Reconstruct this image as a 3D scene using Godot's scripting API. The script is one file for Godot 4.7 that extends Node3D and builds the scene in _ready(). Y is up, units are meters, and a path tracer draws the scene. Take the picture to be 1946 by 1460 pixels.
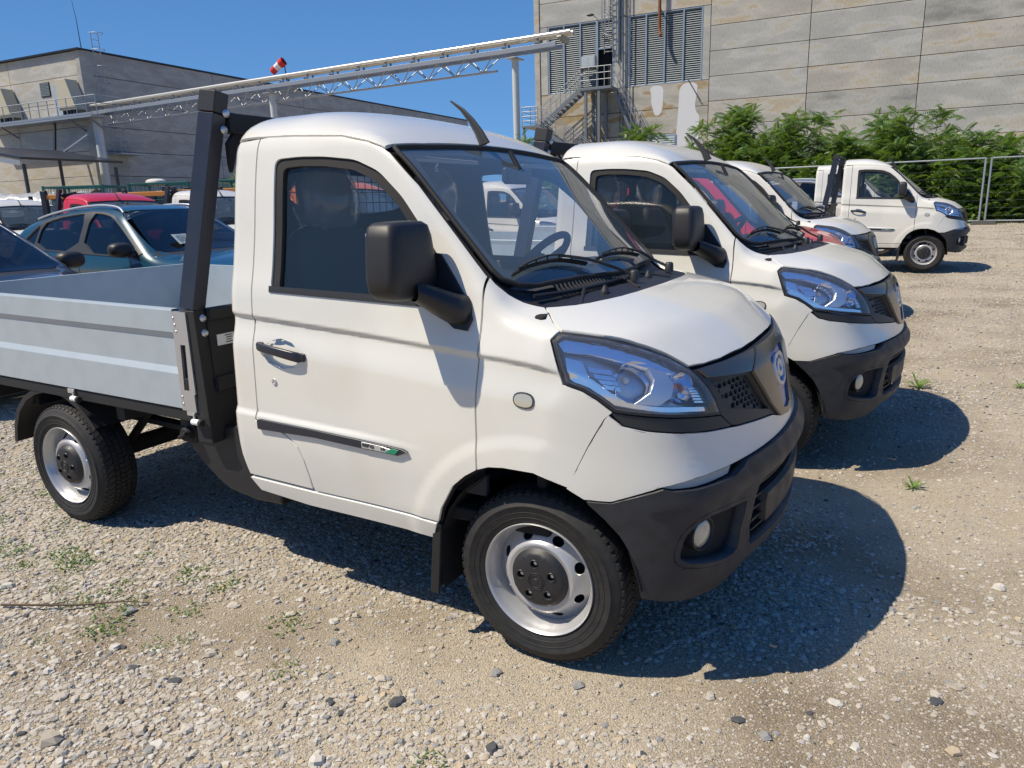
extends Node3D

const ZC := -0.805          # middle of the truck, across
var M := {}
var used := {}
var rng := RandomNumberGenerator.new()
var GRID := 0.0


func _ready() -> void:
	rng.seed = 7
	# camera
	var cam := Camera3D.new()
	cam.name = "camera"
	add_child(cam)
	cam.position = Vector3(0.984, 1.4736, 1.8788)
	cam.rotation = Vector3(-0.240075, 0.508904, -0.0309487)
	cam.fov = 55.37
	cam.near = 0.05
	cam.far = 400.0
	cam.current = true
	# sky
	var world := WorldEnvironment.new()
	world.name = "world"
	var env := Environment.new()
	env.background_mode = Environment.BG_SKY
	var sky := Sky.new()
	var sm := ProceduralSkyMaterial.new()
	sm.sky_top_color = Color(0.038, 0.138, 0.41).linear_to_srgb()
	sm.sky_horizon_color = Color(0.17, 0.40, 0.73).linear_to_srgb()
	sm.sky_curve = 0.16
	sm.ground_bottom_color = Color(0.30, 0.26, 0.21).linear_to_srgb()
	sm.ground_horizon_color = Color(0.34, 0.31, 0.27).linear_to_srgb()
	sm.sun_angle_max = 40.0
	sm.sun_curve = 0.2
	sky.sky_material = sm
	env.sky = sky
	env.tonemap_mode = Environment.TONE_MAPPER_LINEAR
	env.tonemap_exposure = 1.15
	env.sdfgi_enabled = true
	env.ssao_enabled = true
	env.ssil_enabled = true
	world.environment = env
	add_child(world)
	# sun
	var sun := DirectionalLight3D.new()
	sun.name = "sun"
	sun.light_energy = 1.6
	sun.light_color = Color(1.0, 0.955, 0.88)
	sun.light_angular_distance = 0.5
	sun.shadow_enabled = true
	add_child(sun)
	sun.look_at_from_position(Vector3.ZERO, Vector3(0.51, -1.0, -0.45), Vector3.UP)
	materials()
	build_all()


# ------------------------------------------------------------ naming and tagging

func numbered(called: String) -> String:
	if not used.has(called):
		used[called] = 0
		return called
	used[called] += 1
	return "%s_%03d" % [called, used[called]]


func tag(o: Node, label := "", category := "", group := "", kind := "") -> Node:
	if label:
		o.set_meta("label", label)
	if category:
		o.set_meta("category", category)
	if group:
		o.set_meta("group", group)
	if kind:
		o.set_meta("kind", kind)
	return o


func thing(called: String, label: String, category: String, at := Vector3.ZERO, turn := 0.0, group := "") -> Node3D:
	var o := Node3D.new()
	o.name = numbered(called)
	add_child(o)
	o.position = at
	o.rotation.y = turn
	tag(o, label, category, group)
	return o


func obj(called: String, mb: MB, m: Material, parent: Node = self) -> MeshInstance3D:
	var o := MeshInstance3D.new()
	o.name = numbered(called) if parent == self else called
	o.mesh = mb.mesh(m)
	parent.add_child(o, true)
	return o


func inst(called: String, mesh: Mesh, parent: Node, xf := Transform3D()) -> MeshInstance3D:
	var o := MeshInstance3D.new()
	o.name = called
	o.mesh = mesh
	o.transform = xf
	parent.add_child(o, true)
	return o


func gy(z: float) -> float:      # height of the yard: it rises a little towards the fence
	return 0.018 * maxf(0.0, -z - 2.5)


# ------------------------------------------------------------ materials

func lin(r: float, g: float, b: float) -> Color:
	return Color(r, g, b).linear_to_srgb()


func mk(called: String, c: Color, rough := 0.6, metal := 0.0) -> StandardMaterial3D:
	var m := StandardMaterial3D.new()
	m.resource_name = called
	m.albedo_color = c
	m.roughness = rough
	m.metallic = metal
	M[called] = m
	return m


func noise_tex(freq: float, octaves: int, stops: Array, size := 512, seed_ := 1, kind := FastNoiseLite.TYPE_SIMPLEX_SMOOTH, fractal := FastNoiseLite.FRACTAL_FBM) -> NoiseTexture2D:
	var n := FastNoiseLite.new()
	n.seed = seed_
	n.frequency = freq
	n.noise_type = kind
	n.fractal_type = fractal
	n.fractal_octaves = octaves
	var t := NoiseTexture2D.new()
	t.width = size
	t.height = size
	t.seamless = true
	t.noise = n
	if stops:
		var g := Gradient.new()
		var off := PackedFloat32Array()
		var cols := PackedColorArray()
		for s in stops:
			off.append(s[0])
			cols.append(s[1])
		g.offsets = off
		g.colors = cols
		t.color_ramp = g
	return t


func tri(m: StandardMaterial3D, scale: float, in_world := true) -> void:
	m.uv1_triplanar = true
	m.uv1_world_triplanar = in_world
	m.uv1_scale = Vector3(scale, scale, scale)


func grey(a: float) -> Color:
	return Color(a, a, a)


func materials() -> void:
	var m := mk("paint_white", lin(0.67, 0.66, 0.605), 0.24)
	m.albedo_texture = noise_tex(0.006, 4, [[0.0, Color(0.975, 0.972, 0.96)], [0.5, Color(1, 1, 1)], [1.0, Color(1, 1, 1)]], 512, 3)
	tri(m, 0.6, false)
	m.clearcoat_enabled = true
	m.clearcoat = 0.7
	m.clearcoat_roughness = 0.06
	for a in [["paint_red", lin(0.55, 0.012, 0.025)], ["paint_orange", lin(0.75, 0.17, 0.015)]]:
		m = mk(a[0], a[1], 0.35)
		m.clearcoat_enabled = true
		m.clearcoat = 0.8
		m.clearcoat_roughness = 0.05
	m = mk("paint_teal", lin(0.006, 0.05, 0.08), 0.3, 0.15)
	m.clearcoat_enabled = true
	m.clearcoat = 1.0
	m.clearcoat_roughness = 0.02
	m = mk("paint_slate", lin(0.05, 0.06, 0.085), 0.3, 0.5)
	m.clearcoat_enabled = true
	m.clearcoat = 1.0
	m.clearcoat_roughness = 0.02
	m = mk("paint_silver", lin(0.45, 0.48, 0.52), 0.3, 0.6)
	m.clearcoat_enabled = true
	m.clearcoat_roughness = 0.03
	mk("shell", lin(0.012, 0.012, 0.013), 0.9)
	m = mk("trim_black", lin(0.022, 0.023, 0.025), 0.5)
	m = mk("bumper_plastic", lin(0.026, 0.028, 0.033), 0.48)
	m.albedo_texture = noise_tex(0.02, 5, [[0.0, grey(0.72)], [0.5, grey(0.95)], [0.72, grey(1.0)], [0.80, Color(1.5, 1.46, 1.38).clamp()], [1.0, grey(1.0)]], 512, 9)
	m.roughness_texture = noise_tex(0.012, 5, [[0.0, grey(0.55)], [1.0, grey(1.0)]], 512, 10)
	m.roughness = 0.7
	tri(m, 1.3, false)
	var gb := noise_tex(0.25, 2, [], 512, 12)
	m.heightmap_enabled = true
	m.heightmap_texture = gb
	m.heightmap_scale = 0.06
	m = mk("mirror_plastic", lin(0.016, 0.016, 0.018), 0.5)
	tri(m, 3.0, false)
	m.heightmap_enabled = true
	m.heightmap_texture = gb
	m.heightmap_scale = 0.04
	m = mk("dark_metal", lin(0.020, 0.023, 0.034), 0.42)
	m.roughness_texture = noise_tex(0.02, 4, [[0.0, grey(0.6)], [1.0, grey(1.0)]], 256, 14)
	tri(m, 1.0, false)
	mk("chassis", lin(0.016, 0.016, 0.017), 0.7)
	mk("cream_metal", lin(0.62, 0.60, 0.52), 0.5)
	m = mk("alu_panel", lin(0.41, 0.47, 0.51), 0.38, 0.15)
	m.albedo_texture = noise_tex(0.012, 4, [[0.0, grey(0.965)], [0.6, grey(1.0)], [1.0, grey(1.0)]], 512, 15)
	tri(m, 1.0, false)
	mk("alu_bare", lin(0.60, 0.61, 0.63), 0.34, 0.8)
	mk("zinc", lin(0.62, 0.63, 0.64), 0.3, 0.7)
	m = mk("white_cap", lin(0.8, 0.8, 0.8), 0.5)
	m = mk("tyre", lin(0.021, 0.021, 0.022), 0.72)
	m.albedo_texture = noise_tex(0.02, 5, [[0.0, grey(0.6)], [0.6, grey(0.9)], [0.78, Color(1, 0.97, 0.9)], [1.0, grey(1.0)]], 512, 17)
	m.heightmap_enabled = true
	m.heightmap_texture = noise_tex(0.12, 3, [], 512, 18)
	m.heightmap_scale = 0.05
	tri(m, 2.0, false)
	m = mk("rim_silver", lin(0.50, 0.50, 0.50), 0.42, 0.45)
	m.roughness_texture = noise_tex(0.03, 4, [[0.0, grey(0.6)], [1.0, grey(1.0)]], 256, 19)
	tri(m, 3.0, false)
	mk("cap_black", lin(0.018, 0.018, 0.020), 0.5)
	mk("chrome", lin(0.75, 0.76, 0.78), 0.06, 1.0)
	mk("reflector", lin(0.72, 0.78, 0.90), 0.13, 1.0)
	mk("reflector_satin", lin(0.50, 0.55, 0.64), 0.35, 0.9)
	mk("gunmetal", lin(0.115, 0.108, 0.10), 0.22, 0.7)
	mk("amber", lin(0.75, 0.16, 0.02), 0.2)
	mk("badge_face", lin(0.55, 0.56, 0.57), 0.3, 0.5)
	mk("badge_green", lin(0.01, 0.22, 0.12), 0.3)
	mk("badge_blue", lin(0.02, 0.06, 0.28), 0.15)
	mk("rubber", lin(0.012, 0.012, 0.012), 0.75)
	mk("seat_cloth", lin(0.035, 0.037, 0.042), 0.9)
	mk("interior", lin(0.045, 0.046, 0.05), 0.8)
	mk("interior_light", lin(0.32, 0.32, 0.32), 0.8)
	mk("paper", lin(0.62, 0.68, 0.62), 0.7)
	mk("print", lin(0.03, 0.04, 0.04), 0.7)
	mk("label_white", lin(0.7, 0.7, 0.7), 0.6)
	m = mk("glass", Color(0.62, 0.70, 0.74, 0.16), 0.01)
	m.transparency = BaseMaterial3D.TRANSPARENCY_ALPHA
	m.metallic_specular = 0.6
	m = mk("glass_side", Color(0.30, 0.36, 0.40, 0.14), 0.01)
	m.transparency = BaseMaterial3D.TRANSPARENCY_ALPHA
	m.metallic_specular = 0.62
	m = mk("glass_dark", Color(0.02, 0.03, 0.04, 0.80), 0.01)
	m.transparency = BaseMaterial3D.TRANSPARENCY_ALPHA
	m.metallic_specular = 0.62
	m = mk("lens", Color(0.85, 0.9, 1.0, 0.06), 0.02)
	m.transparency = BaseMaterial3D.TRANSPARENCY_ALPHA
	m = mk("plastic_film", Color(0.9, 0.92, 0.95, 0.16), 0.12)
	m.transparency = BaseMaterial3D.TRANSPARENCY_ALPHA
	m = mk("fog_glass", lin(0.52, 0.50, 0.42), 0.12, 0.3)
	mk("strip_grey", lin(0.40, 0.40, 0.37), 0.3)


# ------------------------------------------------------------ mesh builder

class MB:
	var v := PackedVector3Array()
	var n := PackedVector3Array()
	var t := PackedVector2Array()
	var c := PackedColorArray()
	var i := PackedInt32Array()
	var col := Color(1, 1, 1)

	func vert(p: Vector3, nn: Vector3, uv := Vector2.ZERO) -> int:
		v.append(p)
		n.append(nn)
		t.append(uv)
		c.append(col)
		return v.size() - 1

	func face(a: int, b: int, d: int) -> void:
		var g := (v[b] - v[a]).cross(v[d] - v[a])
		if g.length_squared() < 1e-18:
			return
		i.append(a)
		if g.dot(n[a] + n[b] + n[d]) > 0.0:
			i.append(d)
			i.append(b)
		else:
			i.append(b)
			i.append(d)

	func quad_i(a: int, b: int, d: int, e: int) -> void:
		face(a, b, d)
		face(a, d, e)

	func flat(pts: Array, out: Vector3) -> void:      # a flat convex polygon whose front looks along out
		var g: Vector3 = (pts[1] - pts[0]).cross(pts[2] - pts[0])
		if g.length_squared() < 1e-16 and pts.size() > 3:
			g = (pts[2] - pts[0]).cross(pts[3] - pts[0])
		g = g.normalized()
		if g.dot(out) < 0.0:
			g = -g
		var f := v.size()
		for p in pts:
			vert(p, g, Vector2(p.x + p.z, p.y))
		for k in range(1, pts.size() - 1):
			face(f, f + k, f + k + 1)

	func box(at: Vector3, size: Vector3, bevel := 0.0, basis := Basis()) -> void:
		var h := size * 0.5
		var b := minf(bevel, minf(h.x, minf(h.y, h.z)) * 0.9)
		var ids := {}
		for ax in 3:
			for s in [-1.0, 1.0]:
				var nn := Vector3.ZERO
				nn[ax] = s
				var u := (ax + 1) % 3
				var w := (ax + 2) % 3
				var q := []
				for k in [[-1.0, -1.0], [1.0, -1.0], [1.0, 1.0], [-1.0, 1.0]]:
					var p := Vector3.ZERO
					p[ax] = s * h[ax]
					p[u] = k[0] * (h[u] - b)
					p[w] = k[1] * (h[w] - b)
					var id := vert(at + basis * p, (basis * nn).normalized(), Vector2(p[u], p[w]))
					q.append(id)
					var sg := Vector3i.ZERO
					sg[ax] = int(s)
					sg[u] = int(k[0])
					sg[w] = int(k[1])
					ids[[ax, sg]] = id
				quad_i(q[0], q[1], q[2], q[3])
		if b <= 0.0:
			return
		for ax in 3:      # edges along axis ax
			var u := (ax + 1) % 3
			var w := (ax + 2) % 3
			for su in [-1, 1]:
				for sw in [-1, 1]:
					var lo := Vector3i.ZERO
					lo[ax] = -1
					lo[u] = su
					lo[w] = sw
					var hi := lo
					hi[ax] = 1
					quad_i(ids[[u, lo]], ids[[u, hi]], ids[[w, hi]], ids[[w, lo]])
		for sx in [-1, 1]:
			for sy in [-1, 1]:
				for sz in [-1, 1]:
					var s := Vector3i(sx, sy, sz)
					face(ids[[0, s]], ids[[1, s]], ids[[2, s]])

	func tube(pts: Array, r: float, seg := 8, closed := false, caps := true, r_end := -1.0) -> void:
		var count := pts.size()
		var up := Vector3.UP
		var first := v.size()
		for k in count:
			var d: Vector3
			if closed:
				d = pts[(k + 1) % count] - pts[(k - 1 + count) % count]
			else:
				d = pts[mini(k + 1, count - 1)] - pts[maxi(k - 1, 0)]
			d = d.normalized()
			if k == 0:
				up = Vector3.UP if absf(d.y) < 0.9 else Vector3.RIGHT
			var side := d.cross(up).normalized()
			up = side.cross(d).normalized()
			var rr := r if r_end < 0.0 else lerpf(r, r_end, float(k) / maxf(1.0, count - 1))
			for s in seg:
				var a := TAU * s / seg
				var nn := side * cos(a) + up * sin(a)
				vert(pts[k] + nn * rr, nn, Vector2(float(s) / seg, k))
		for k in (count if closed else count - 1):
			var k2 := (k + 1) % count
			for s in seg:
				var s2 := (s + 1) % seg
				quad_i(first + k * seg + s, first + k * seg + s2, first + k2 * seg + s2, first + k2 * seg + s)
		if caps and not closed:
			for e in [0, count - 1]:
				var d: Vector3 = (pts[1] - pts[0]).normalized() * -1.0 if e == 0 else (pts[count - 1] - pts[count - 2]).normalized()
				var f := v.size()
				for s in seg:
					vert(v[first + e * seg + s], d)
				for s in range(1, seg - 1):
					face(f, f + s, f + s + 1)

	func rod(a: Vector3, b: Vector3, r: float, seg := 6, caps := false) -> void:
		tube([a, b], r, seg, false, caps)

	func bar(a: Vector3, b: Vector3, w: float, h: float, bevel := 0.0, up := Vector3.UP) -> void:
		var d := (b - a)
		var z := d.normalized()
		var x := up.cross(z)
		if x.length() < 1e-4:
			x = Vector3.RIGHT.cross(z)
		x = x.normalized()
		box((a + b) * 0.5, Vector3(w, h, d.length()), bevel, Basis(x, z.cross(x), z))

	# profile: Array of Vector2(r, h); turned round the local z axis of xf
	func lathe(profile: Array, xf: Transform3D, seg := 48, sharp := 0.6) -> void:
		for k in profile.size() - 1:
			var a: Vector2 = profile[k]
			var b: Vector2 = profile[k + 1]
			if a.distance_to(b) < 1e-6:
				continue
			var m := Vector2(b.y - a.y, a.x - b.x).normalized()
			var ma := m
			var mb := m
			if k > 0:
				var p: Vector2 = profile[k - 1]
				var q := Vector2(a.y - p.y, p.x - a.x).normalized()
				if q.dot(m) > sharp:
					ma = (q + m).normalized()
			if k < profile.size() - 2:
				var p: Vector2 = profile[k + 2]
				var q := Vector2(p.y - b.y, b.x - p.x).normalized()
				if q.dot(m) > sharp:
					mb = (q + m).normalized()
			var f := v.size()
			for s in seg + 1:
				var ang := TAU * s / seg
				var e := Vector3(cos(ang), sin(ang), 0)
				vert(xf * (e * a.x + Vector3(0, 0, a.y)), (xf.basis * (e * ma.x + Vector3(0, 0, ma.y))).normalized(), Vector2(float(s) / seg, 0))
				vert(xf * (e * b.x + Vector3(0, 0, b.y)), (xf.basis * (e * mb.x + Vector3(0, 0, mb.y))).normalized(), Vector2(float(s) / seg, 1))
			for s in seg:
				quad_i(f + s * 2, f + s * 2 + 1, f + s * 2 + 3, f + s * 2 + 2)

	# a 2D outline pushed out along local z (from -d/2 to d/2)
	func prism(poly: PackedVector2Array, d: float, xf: Transform3D, bevel := 0.0) -> void:
		var o := poly
		if Geometry2D.is_polygon_clockwise(o):
			o.reverse()
		var inner := o
		if bevel > 0.0:
			var r := Geometry2D.offset_polygon(o, -bevel, Geometry2D.JOIN_MITER)
			if r.size() == 1 and r[0].size() == o.size():
				inner = r[0]
				# keep the same starting corner
				var best := 0
				for k in inner.size():
					if inner[k].distance_squared_to(o[0]) < inner[best].distance_squared_to(o[0]):
						best = k
				var turned := PackedVector2Array()
				for k in inner.size():
					turned.append(inner[(best + k) % inner.size()])
				inner = turned
			else:
				bevel = 0.0
		var idx := Geometry2D.triangulate_polygon(inner)
		for s in [-1.0, 1.0]:
			var f := v.size()
			for p in inner:
				vert(xf * Vector3(p.x, p.y, s * d * 0.5), (xf.basis * Vector3(0, 0, s)).normalized(), p)
			for k in range(0, idx.size(), 3):
				face(f + idx[k], f + idx[k + 1], f + idx[k + 2])
		var count := o.size()
		for k in count:
			var a := o[k]
			var b := o[(k + 1) % count]
			var nn := (xf.basis * Vector3(b.y - a.y, a.x - b.x, 0)).normalized()
			var hz := d * 0.5 - bevel
			var q := [vert(xf * Vector3(a.x, a.y, -hz), nn), vert(xf * Vector3(b.x, b.y, -hz), nn), vert(xf * Vector3(b.x, b.y, hz), nn), vert(xf * Vector3(a.x, a.y, hz), nn)]
			quad_i(q[0], q[1], q[2], q[3])
			if bevel > 0.0:
				for s in [-1.0, 1.0]:
					var ia := inner[k]
					var ib := inner[(k + 1) % count]
					var zn := (xf.basis * Vector3(0, 0, s)).normalized()
					var w := [vert(xf * Vector3(a.x, a.y, s * hz), nn), vert(xf * Vector3(b.x, b.y, s * hz), nn), vert(xf * Vector3(ib.x, ib.y, s * d * 0.5), zn), vert(xf * Vector3(ia.x, ia.y, s * d * 0.5), zn)]
					quad_i(w[0], w[1], w[2], w[3])

	# a sheet through a grid of points, rows of equal length
	func sheet(rows: Array, out: Vector3, wrap := false) -> void:
		var nr := rows.size()
		var nc: int = rows[0].size()
		var f := v.size()
		for r in nr:
			for k in nc:
				var du: Vector3
				if wrap:
					du = rows[r][(k + 1) % nc] - rows[r][(k - 1 + nc) % nc]
				else:
					du = rows[r][mini(k + 1, nc - 1)] - rows[r][maxi(k - 1, 0)]
				var dv: Vector3 = rows[mini(r + 1, nr - 1)][k] - rows[maxi(r - 1, 0)][k]
				var g := du.cross(dv).normalized()
				vert(rows[r][k], g, Vector2(float(k) / nc, float(r) / nr))
		var s := 0.0
		for k in range(f, v.size()):
			s += n[k].dot(out) if out != Vector3.ZERO else 0.0
		if out == Vector3.ZERO:      # closed shape: away from its middle
			var mid := Vector3.ZERO
			for k in range(f, v.size()):
				mid += v[k]
			mid /= v.size() - f
			for k in range(f, v.size()):
				s += n[k].dot(v[k] - mid)
		if s < 0.0:
			for k in range(f, v.size()):
				n[k] = -n[k]
		for r in nr - 1:
			for k in (nc if wrap else nc - 1):
				var k2 := (k + 1) % nc
				quad_i(f + r * nc + k, f + r * nc + k2, f + (r + 1) * nc + k2, f + (r + 1) * nc + k)

	func ellipsoid(at: Vector3, r: Vector3, seg := 12, rings := 8, power := 1.0, basis := Basis()) -> void:
		var rows := []
		for a in rings + 1:
			var th := PI * (0.001 + 0.998 * a / rings)
			var row := []
			for b in seg:
				var ph := TAU * b / seg
				var e := Vector3(sin(th) * cos(ph), cos(th), sin(th) * sin(ph))
				e = Vector3(signf(e.x) * pow(absf(e.x), power), signf(e.y) * pow(absf(e.y), power), signf(e.z) * pow(absf(e.z), power))
				row.append(at + basis * (e * r))
			rows.append(row)
		sheet(rows, Vector3.ZERO, true)

	func add(o: MB, xf := Transform3D()) -> void:
		var f := v.size()
		for k in o.v.size():
			v.append(xf * o.v[k])
			n.append((xf.basis * o.n[k]).normalized())
		t.append_array(o.t)
		c.append_array(o.c)
		for k in range(0, o.i.size(), 3):
			face(f + o.i[k], f + o.i[k + 1], f + o.i[k + 2])

	func mirrored(zc: float) -> MB:
		var o := MB.new()
		for k in v.size():
			o.v.append(Vector3(v[k].x, v[k].y, 2.0 * zc - v[k].z))
			o.n.append(Vector3(n[k].x, n[k].y, -n[k].z))
		o.t = t.duplicate()
		o.c = c.duplicate()
		for k in range(0, i.size(), 3):
			o.i.append(i[k])
			o.i.append(i[k + 2])
			o.i.append(i[k + 1])
		return o

	func mesh(m: Material) -> ArrayMesh:
		var am := ArrayMesh.new()
		if i.is_empty():
			return am
		var a := []
		a.resize(Mesh.ARRAY_MAX)
		a[Mesh.ARRAY_VERTEX] = v
		a[Mesh.ARRAY_NORMAL] = n
		a[Mesh.ARRAY_TEX_UV] = t
		a[Mesh.ARRAY_COLOR] = c
		a[Mesh.ARRAY_INDEX] = i
		am.add_surface_from_arrays(Mesh.PRIMITIVE_TRIANGLES, a)
		am.surface_set_material(0, m)
		return am


# ------------------------------------------------------------ vehicle bodies: a smooth solid, cut into panels

class Body:
	var zc := -0.805
	var xa := -0.35
	var ay := 1.2            # axis of the lengthwise view: height, place across
	var az := -0.805

	func f(_x: float, _y: float, _z: float) -> float:
		return 1.0

	static func ss(a: float, b: float, x: float) -> float:
		var t := clampf((x - a) / (b - a), 0.0, 1.0)
		return t * t * (3.0 - 2.0 * t)

	static func smax(a: float, b: float, k: float) -> float:
		var h := maxf(k - absf(a - b), 0.0) / k
		return maxf(a, b) + h * h * k * 0.25

	static func table(stops: Array, lo: float, hi: float, soft: float) -> PackedFloat32Array:
		var o := PackedFloat32Array()
		var k := 0
		var y := lo
		while y <= hi + 0.001:
			var s := 0.0
			for d in [-2.0, -1.0, 0.0, 1.0, 2.0]:
				s += at(stops, y + d * soft * 0.5)
			o.append(s / 5.0)
			y += 0.005
			k += 1
		return o

	static func at(stops: Array, x: float) -> float:
		if x <= stops[0][0]:
			return stops[0][1]
		for k in range(1, stops.size()):
			if x <= stops[k][0]:
				var a: Array = stops[k - 1]
				var b: Array = stops[k]
				return lerpf(a[1], b[1], (x - a[0]) / (b[0] - a[0]))
		return stops[-1][1]

	static func look(tb: PackedFloat32Array, lo: float, x: float) -> float:
		var p := clampf((x - lo) * 200.0, 0.0, tb.size() - 1.001)
		var k := int(p)
		return lerpf(tb[k], tb[k + 1], p - k)

	func grad(p: Vector3) -> Vector3:
		var e := 0.0025
		return Vector3(f(p.x + e, p.y, p.z) - f(p.x - e, p.y, p.z), f(p.x, p.y + e, p.z) - f(p.x, p.y - e, p.z), f(p.x, p.y, p.z + e) - f(p.x, p.y, p.z - e)).normalized()

	func ray(o: Vector3, d: Vector3, far: float) -> Vector3:
		var t := 0.0
		var before := 0.0
		for k in 60:
			var p := o + d * t
			var s := f(p.x, p.y, p.z)
			if s < 0.0008:
				if s < -0.004:      # stepped through: back up
					var lo := before
					var hi := t
					for j in 8:
						var m := (lo + hi) * 0.5
						var q := o + d * m
						if f(q.x, q.y, q.z) < 0.0:
							hi = m
						else:
							lo = m
					return o + d * hi
				return p + d * s
			before = t
			t += maxf(s * 0.8, 0.0015)
			if t > far:
				break
		return o + d * minf(t, far)

	# the views: side (x,y), cyl (angle*0.8,y), roof (x, angle*0.6), rear (z,y), top (x,z)
	func hit(mode: String, u: float, w: float) -> Vector3:
		match mode:
			"side":
				return ray(Vector3(u, w, zc + 1.1), Vector3(0, 0, -1), 1.1)
			"cyl":
				var a := u / 0.8
				var d := Vector3(cos(a), 0, sin(a))
				return ray(Vector3(xa, w, zc) + d * 1.35, -d, 1.35)
			"roof":
				var a := w / 0.6
				var d := Vector3(0, cos(a), sin(a))
				return ray(Vector3(u, ay, az) + d * 1.1, -d, 1.1)
			"rear":
				return ray(Vector3(-6.0, w, u), Vector3(1, 0, 0), 8.0)
			"front":
				return ray(Vector3(4.0, w, u), Vector3(-1, 0, 0), 8.0)
		return ray(Vector3(u, 2.3, w), Vector3(0, -1, 0), 2.2)

	func uv(mode: String, p: Vector3) -> Vector2:
		match mode:
			"side":
				return Vector2(p.x, p.y)
			"cyl":
				return Vector2(atan2(p.z - zc, p.x - xa) * 0.8, p.y)
			"roof":
				return Vector2(p.x, atan2(p.z - az, p.y - ay) * 0.6)
			"rear", "front":
				return Vector2(p.z, p.y)
		return Vector2(p.x, p.z)

	func conv(from: String, to: String, pts: Array) -> PackedVector2Array:
		var o := PackedVector2Array()
		for p in pts:
			o.append(uv(to, hit(from, p[0], p[1])))
		return o


class TruckBody extends Body:
	var ws: PackedFloat32Array
	var xc: PackedFloat32Array
	var yb: PackedFloat32Array

	func _init() -> void:
		ws = table([[0.15, -0.07], [0.25, -0.03], [0.33, -0.012], [0.45, 0.004], [0.63, 0.012], [0.70, 0.012], [0.9, 0.003], [1.0, -0.002], [1.08, -0.014], [1.2, -0.026], [1.27, -0.046], [1.4, -0.072], [1.55, -0.096], [1.65, -0.116], [1.75, -0.142], [1.9, -0.19]], 0.0, 2.0, 0.03)
		xc = table([[0.2, 0.57], [0.33, 0.615], [0.45, 0.628], [0.56, 0.632], [0.64, 0.636], [0.69, 0.622], [0.75, 0.604], [0.85, 0.583], [0.956, 0.556], [1.0, 0.52], [1.04, 0.47], [1.3, 0.2]], 0.0, 2.0, 0.03)
		yb = table([[-0.6, 1.33], [-0.15, 1.236], [0.094, 1.187], [0.236, 1.152], [0.365, 1.108], [0.45, 1.067], [0.52, 1.02], [0.7, 0.86]], -1.5, 1.0, 0.04)

	func side(x: float, y: float) -> float:
		var z := look(ws, 0.0, y)
		z += 0.033 * ss(-0.75, -0.05, x) * ss(0.3, 0.5, y) * (1.0 - ss(1.0, 1.2, y))
		var q := maxf(0.0, x + 0.1)
		var d := y - (1.003 - 0.0675 * x - 0.24 * q * q)
		z -= 0.013 * ss(0.026, 0.002, d) * ss(-0.11, -0.004, d)
		var ym := 0.715 - 0.04 * (x + 1.165)
		z += 0.011 * ss(ym + 0.03, ym + 0.008, y) * ss(-0.35, -0.8, x) * ss(0.3, 0.6, y)
		var yy := (y - 0.27) * 0.93
		z += 0.006 * ss(0.50, 0.45, sqrt(x * x + yy * yy))
		return z

	func f(x: float, y: float, z: float) -> float:
		var w := absf(z + 0.805)
		var f1 := w - (side(x, y) + 0.805)
		var wc := minf(w, 0.88)
		var f2 := x - (look(xc, 0.0, y) - 0.28 * wc * wc - 0.27 * pow(wc / 0.84, 14.0))
		var wb := minf(w, 0.9) / 0.78
		var fb := y - (look(yb, -1.5, x) - 0.075 * wb * wb * wb)
		var wr := minf(w / 0.67, 1.2)
		var e := 1.0 - 0.97 * ss(-1.0, -0.5, x)
		var q := maxf(0.0, x + 1.05)
		var wr2 := wr * wr
		var fr := y - (1.85 - 0.57 * q * q - 0.03 * wr2 - 0.09 * wr2 * wr2 * wr2 * wr2 * e)
		var s := 0.045 + (1.669 - y) * 0.18
		var fw := (x - (-0.553 + (1.669 - y) * 0.955 + s * (1.0 - wc * wc / 0.4761))) * 0.72
		var top := -smax(-fb, -smax(fr, fw, 0.05), 0.03)
		var a := smax(f1, top, 0.035)
		a = smax(a, f2, 0.03)
		return smax(a, -1.30 - x, 0.05)


func hitn(bd: Body, mode: String, u: float, w: float, off: Variant) -> Array:
	var p := bd.hit(mode, u, w)
	var g := bd.grad(p)
	var o: float = off.call(u, w) if off is Callable else float(off)
	return [p + g * o, g]


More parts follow.
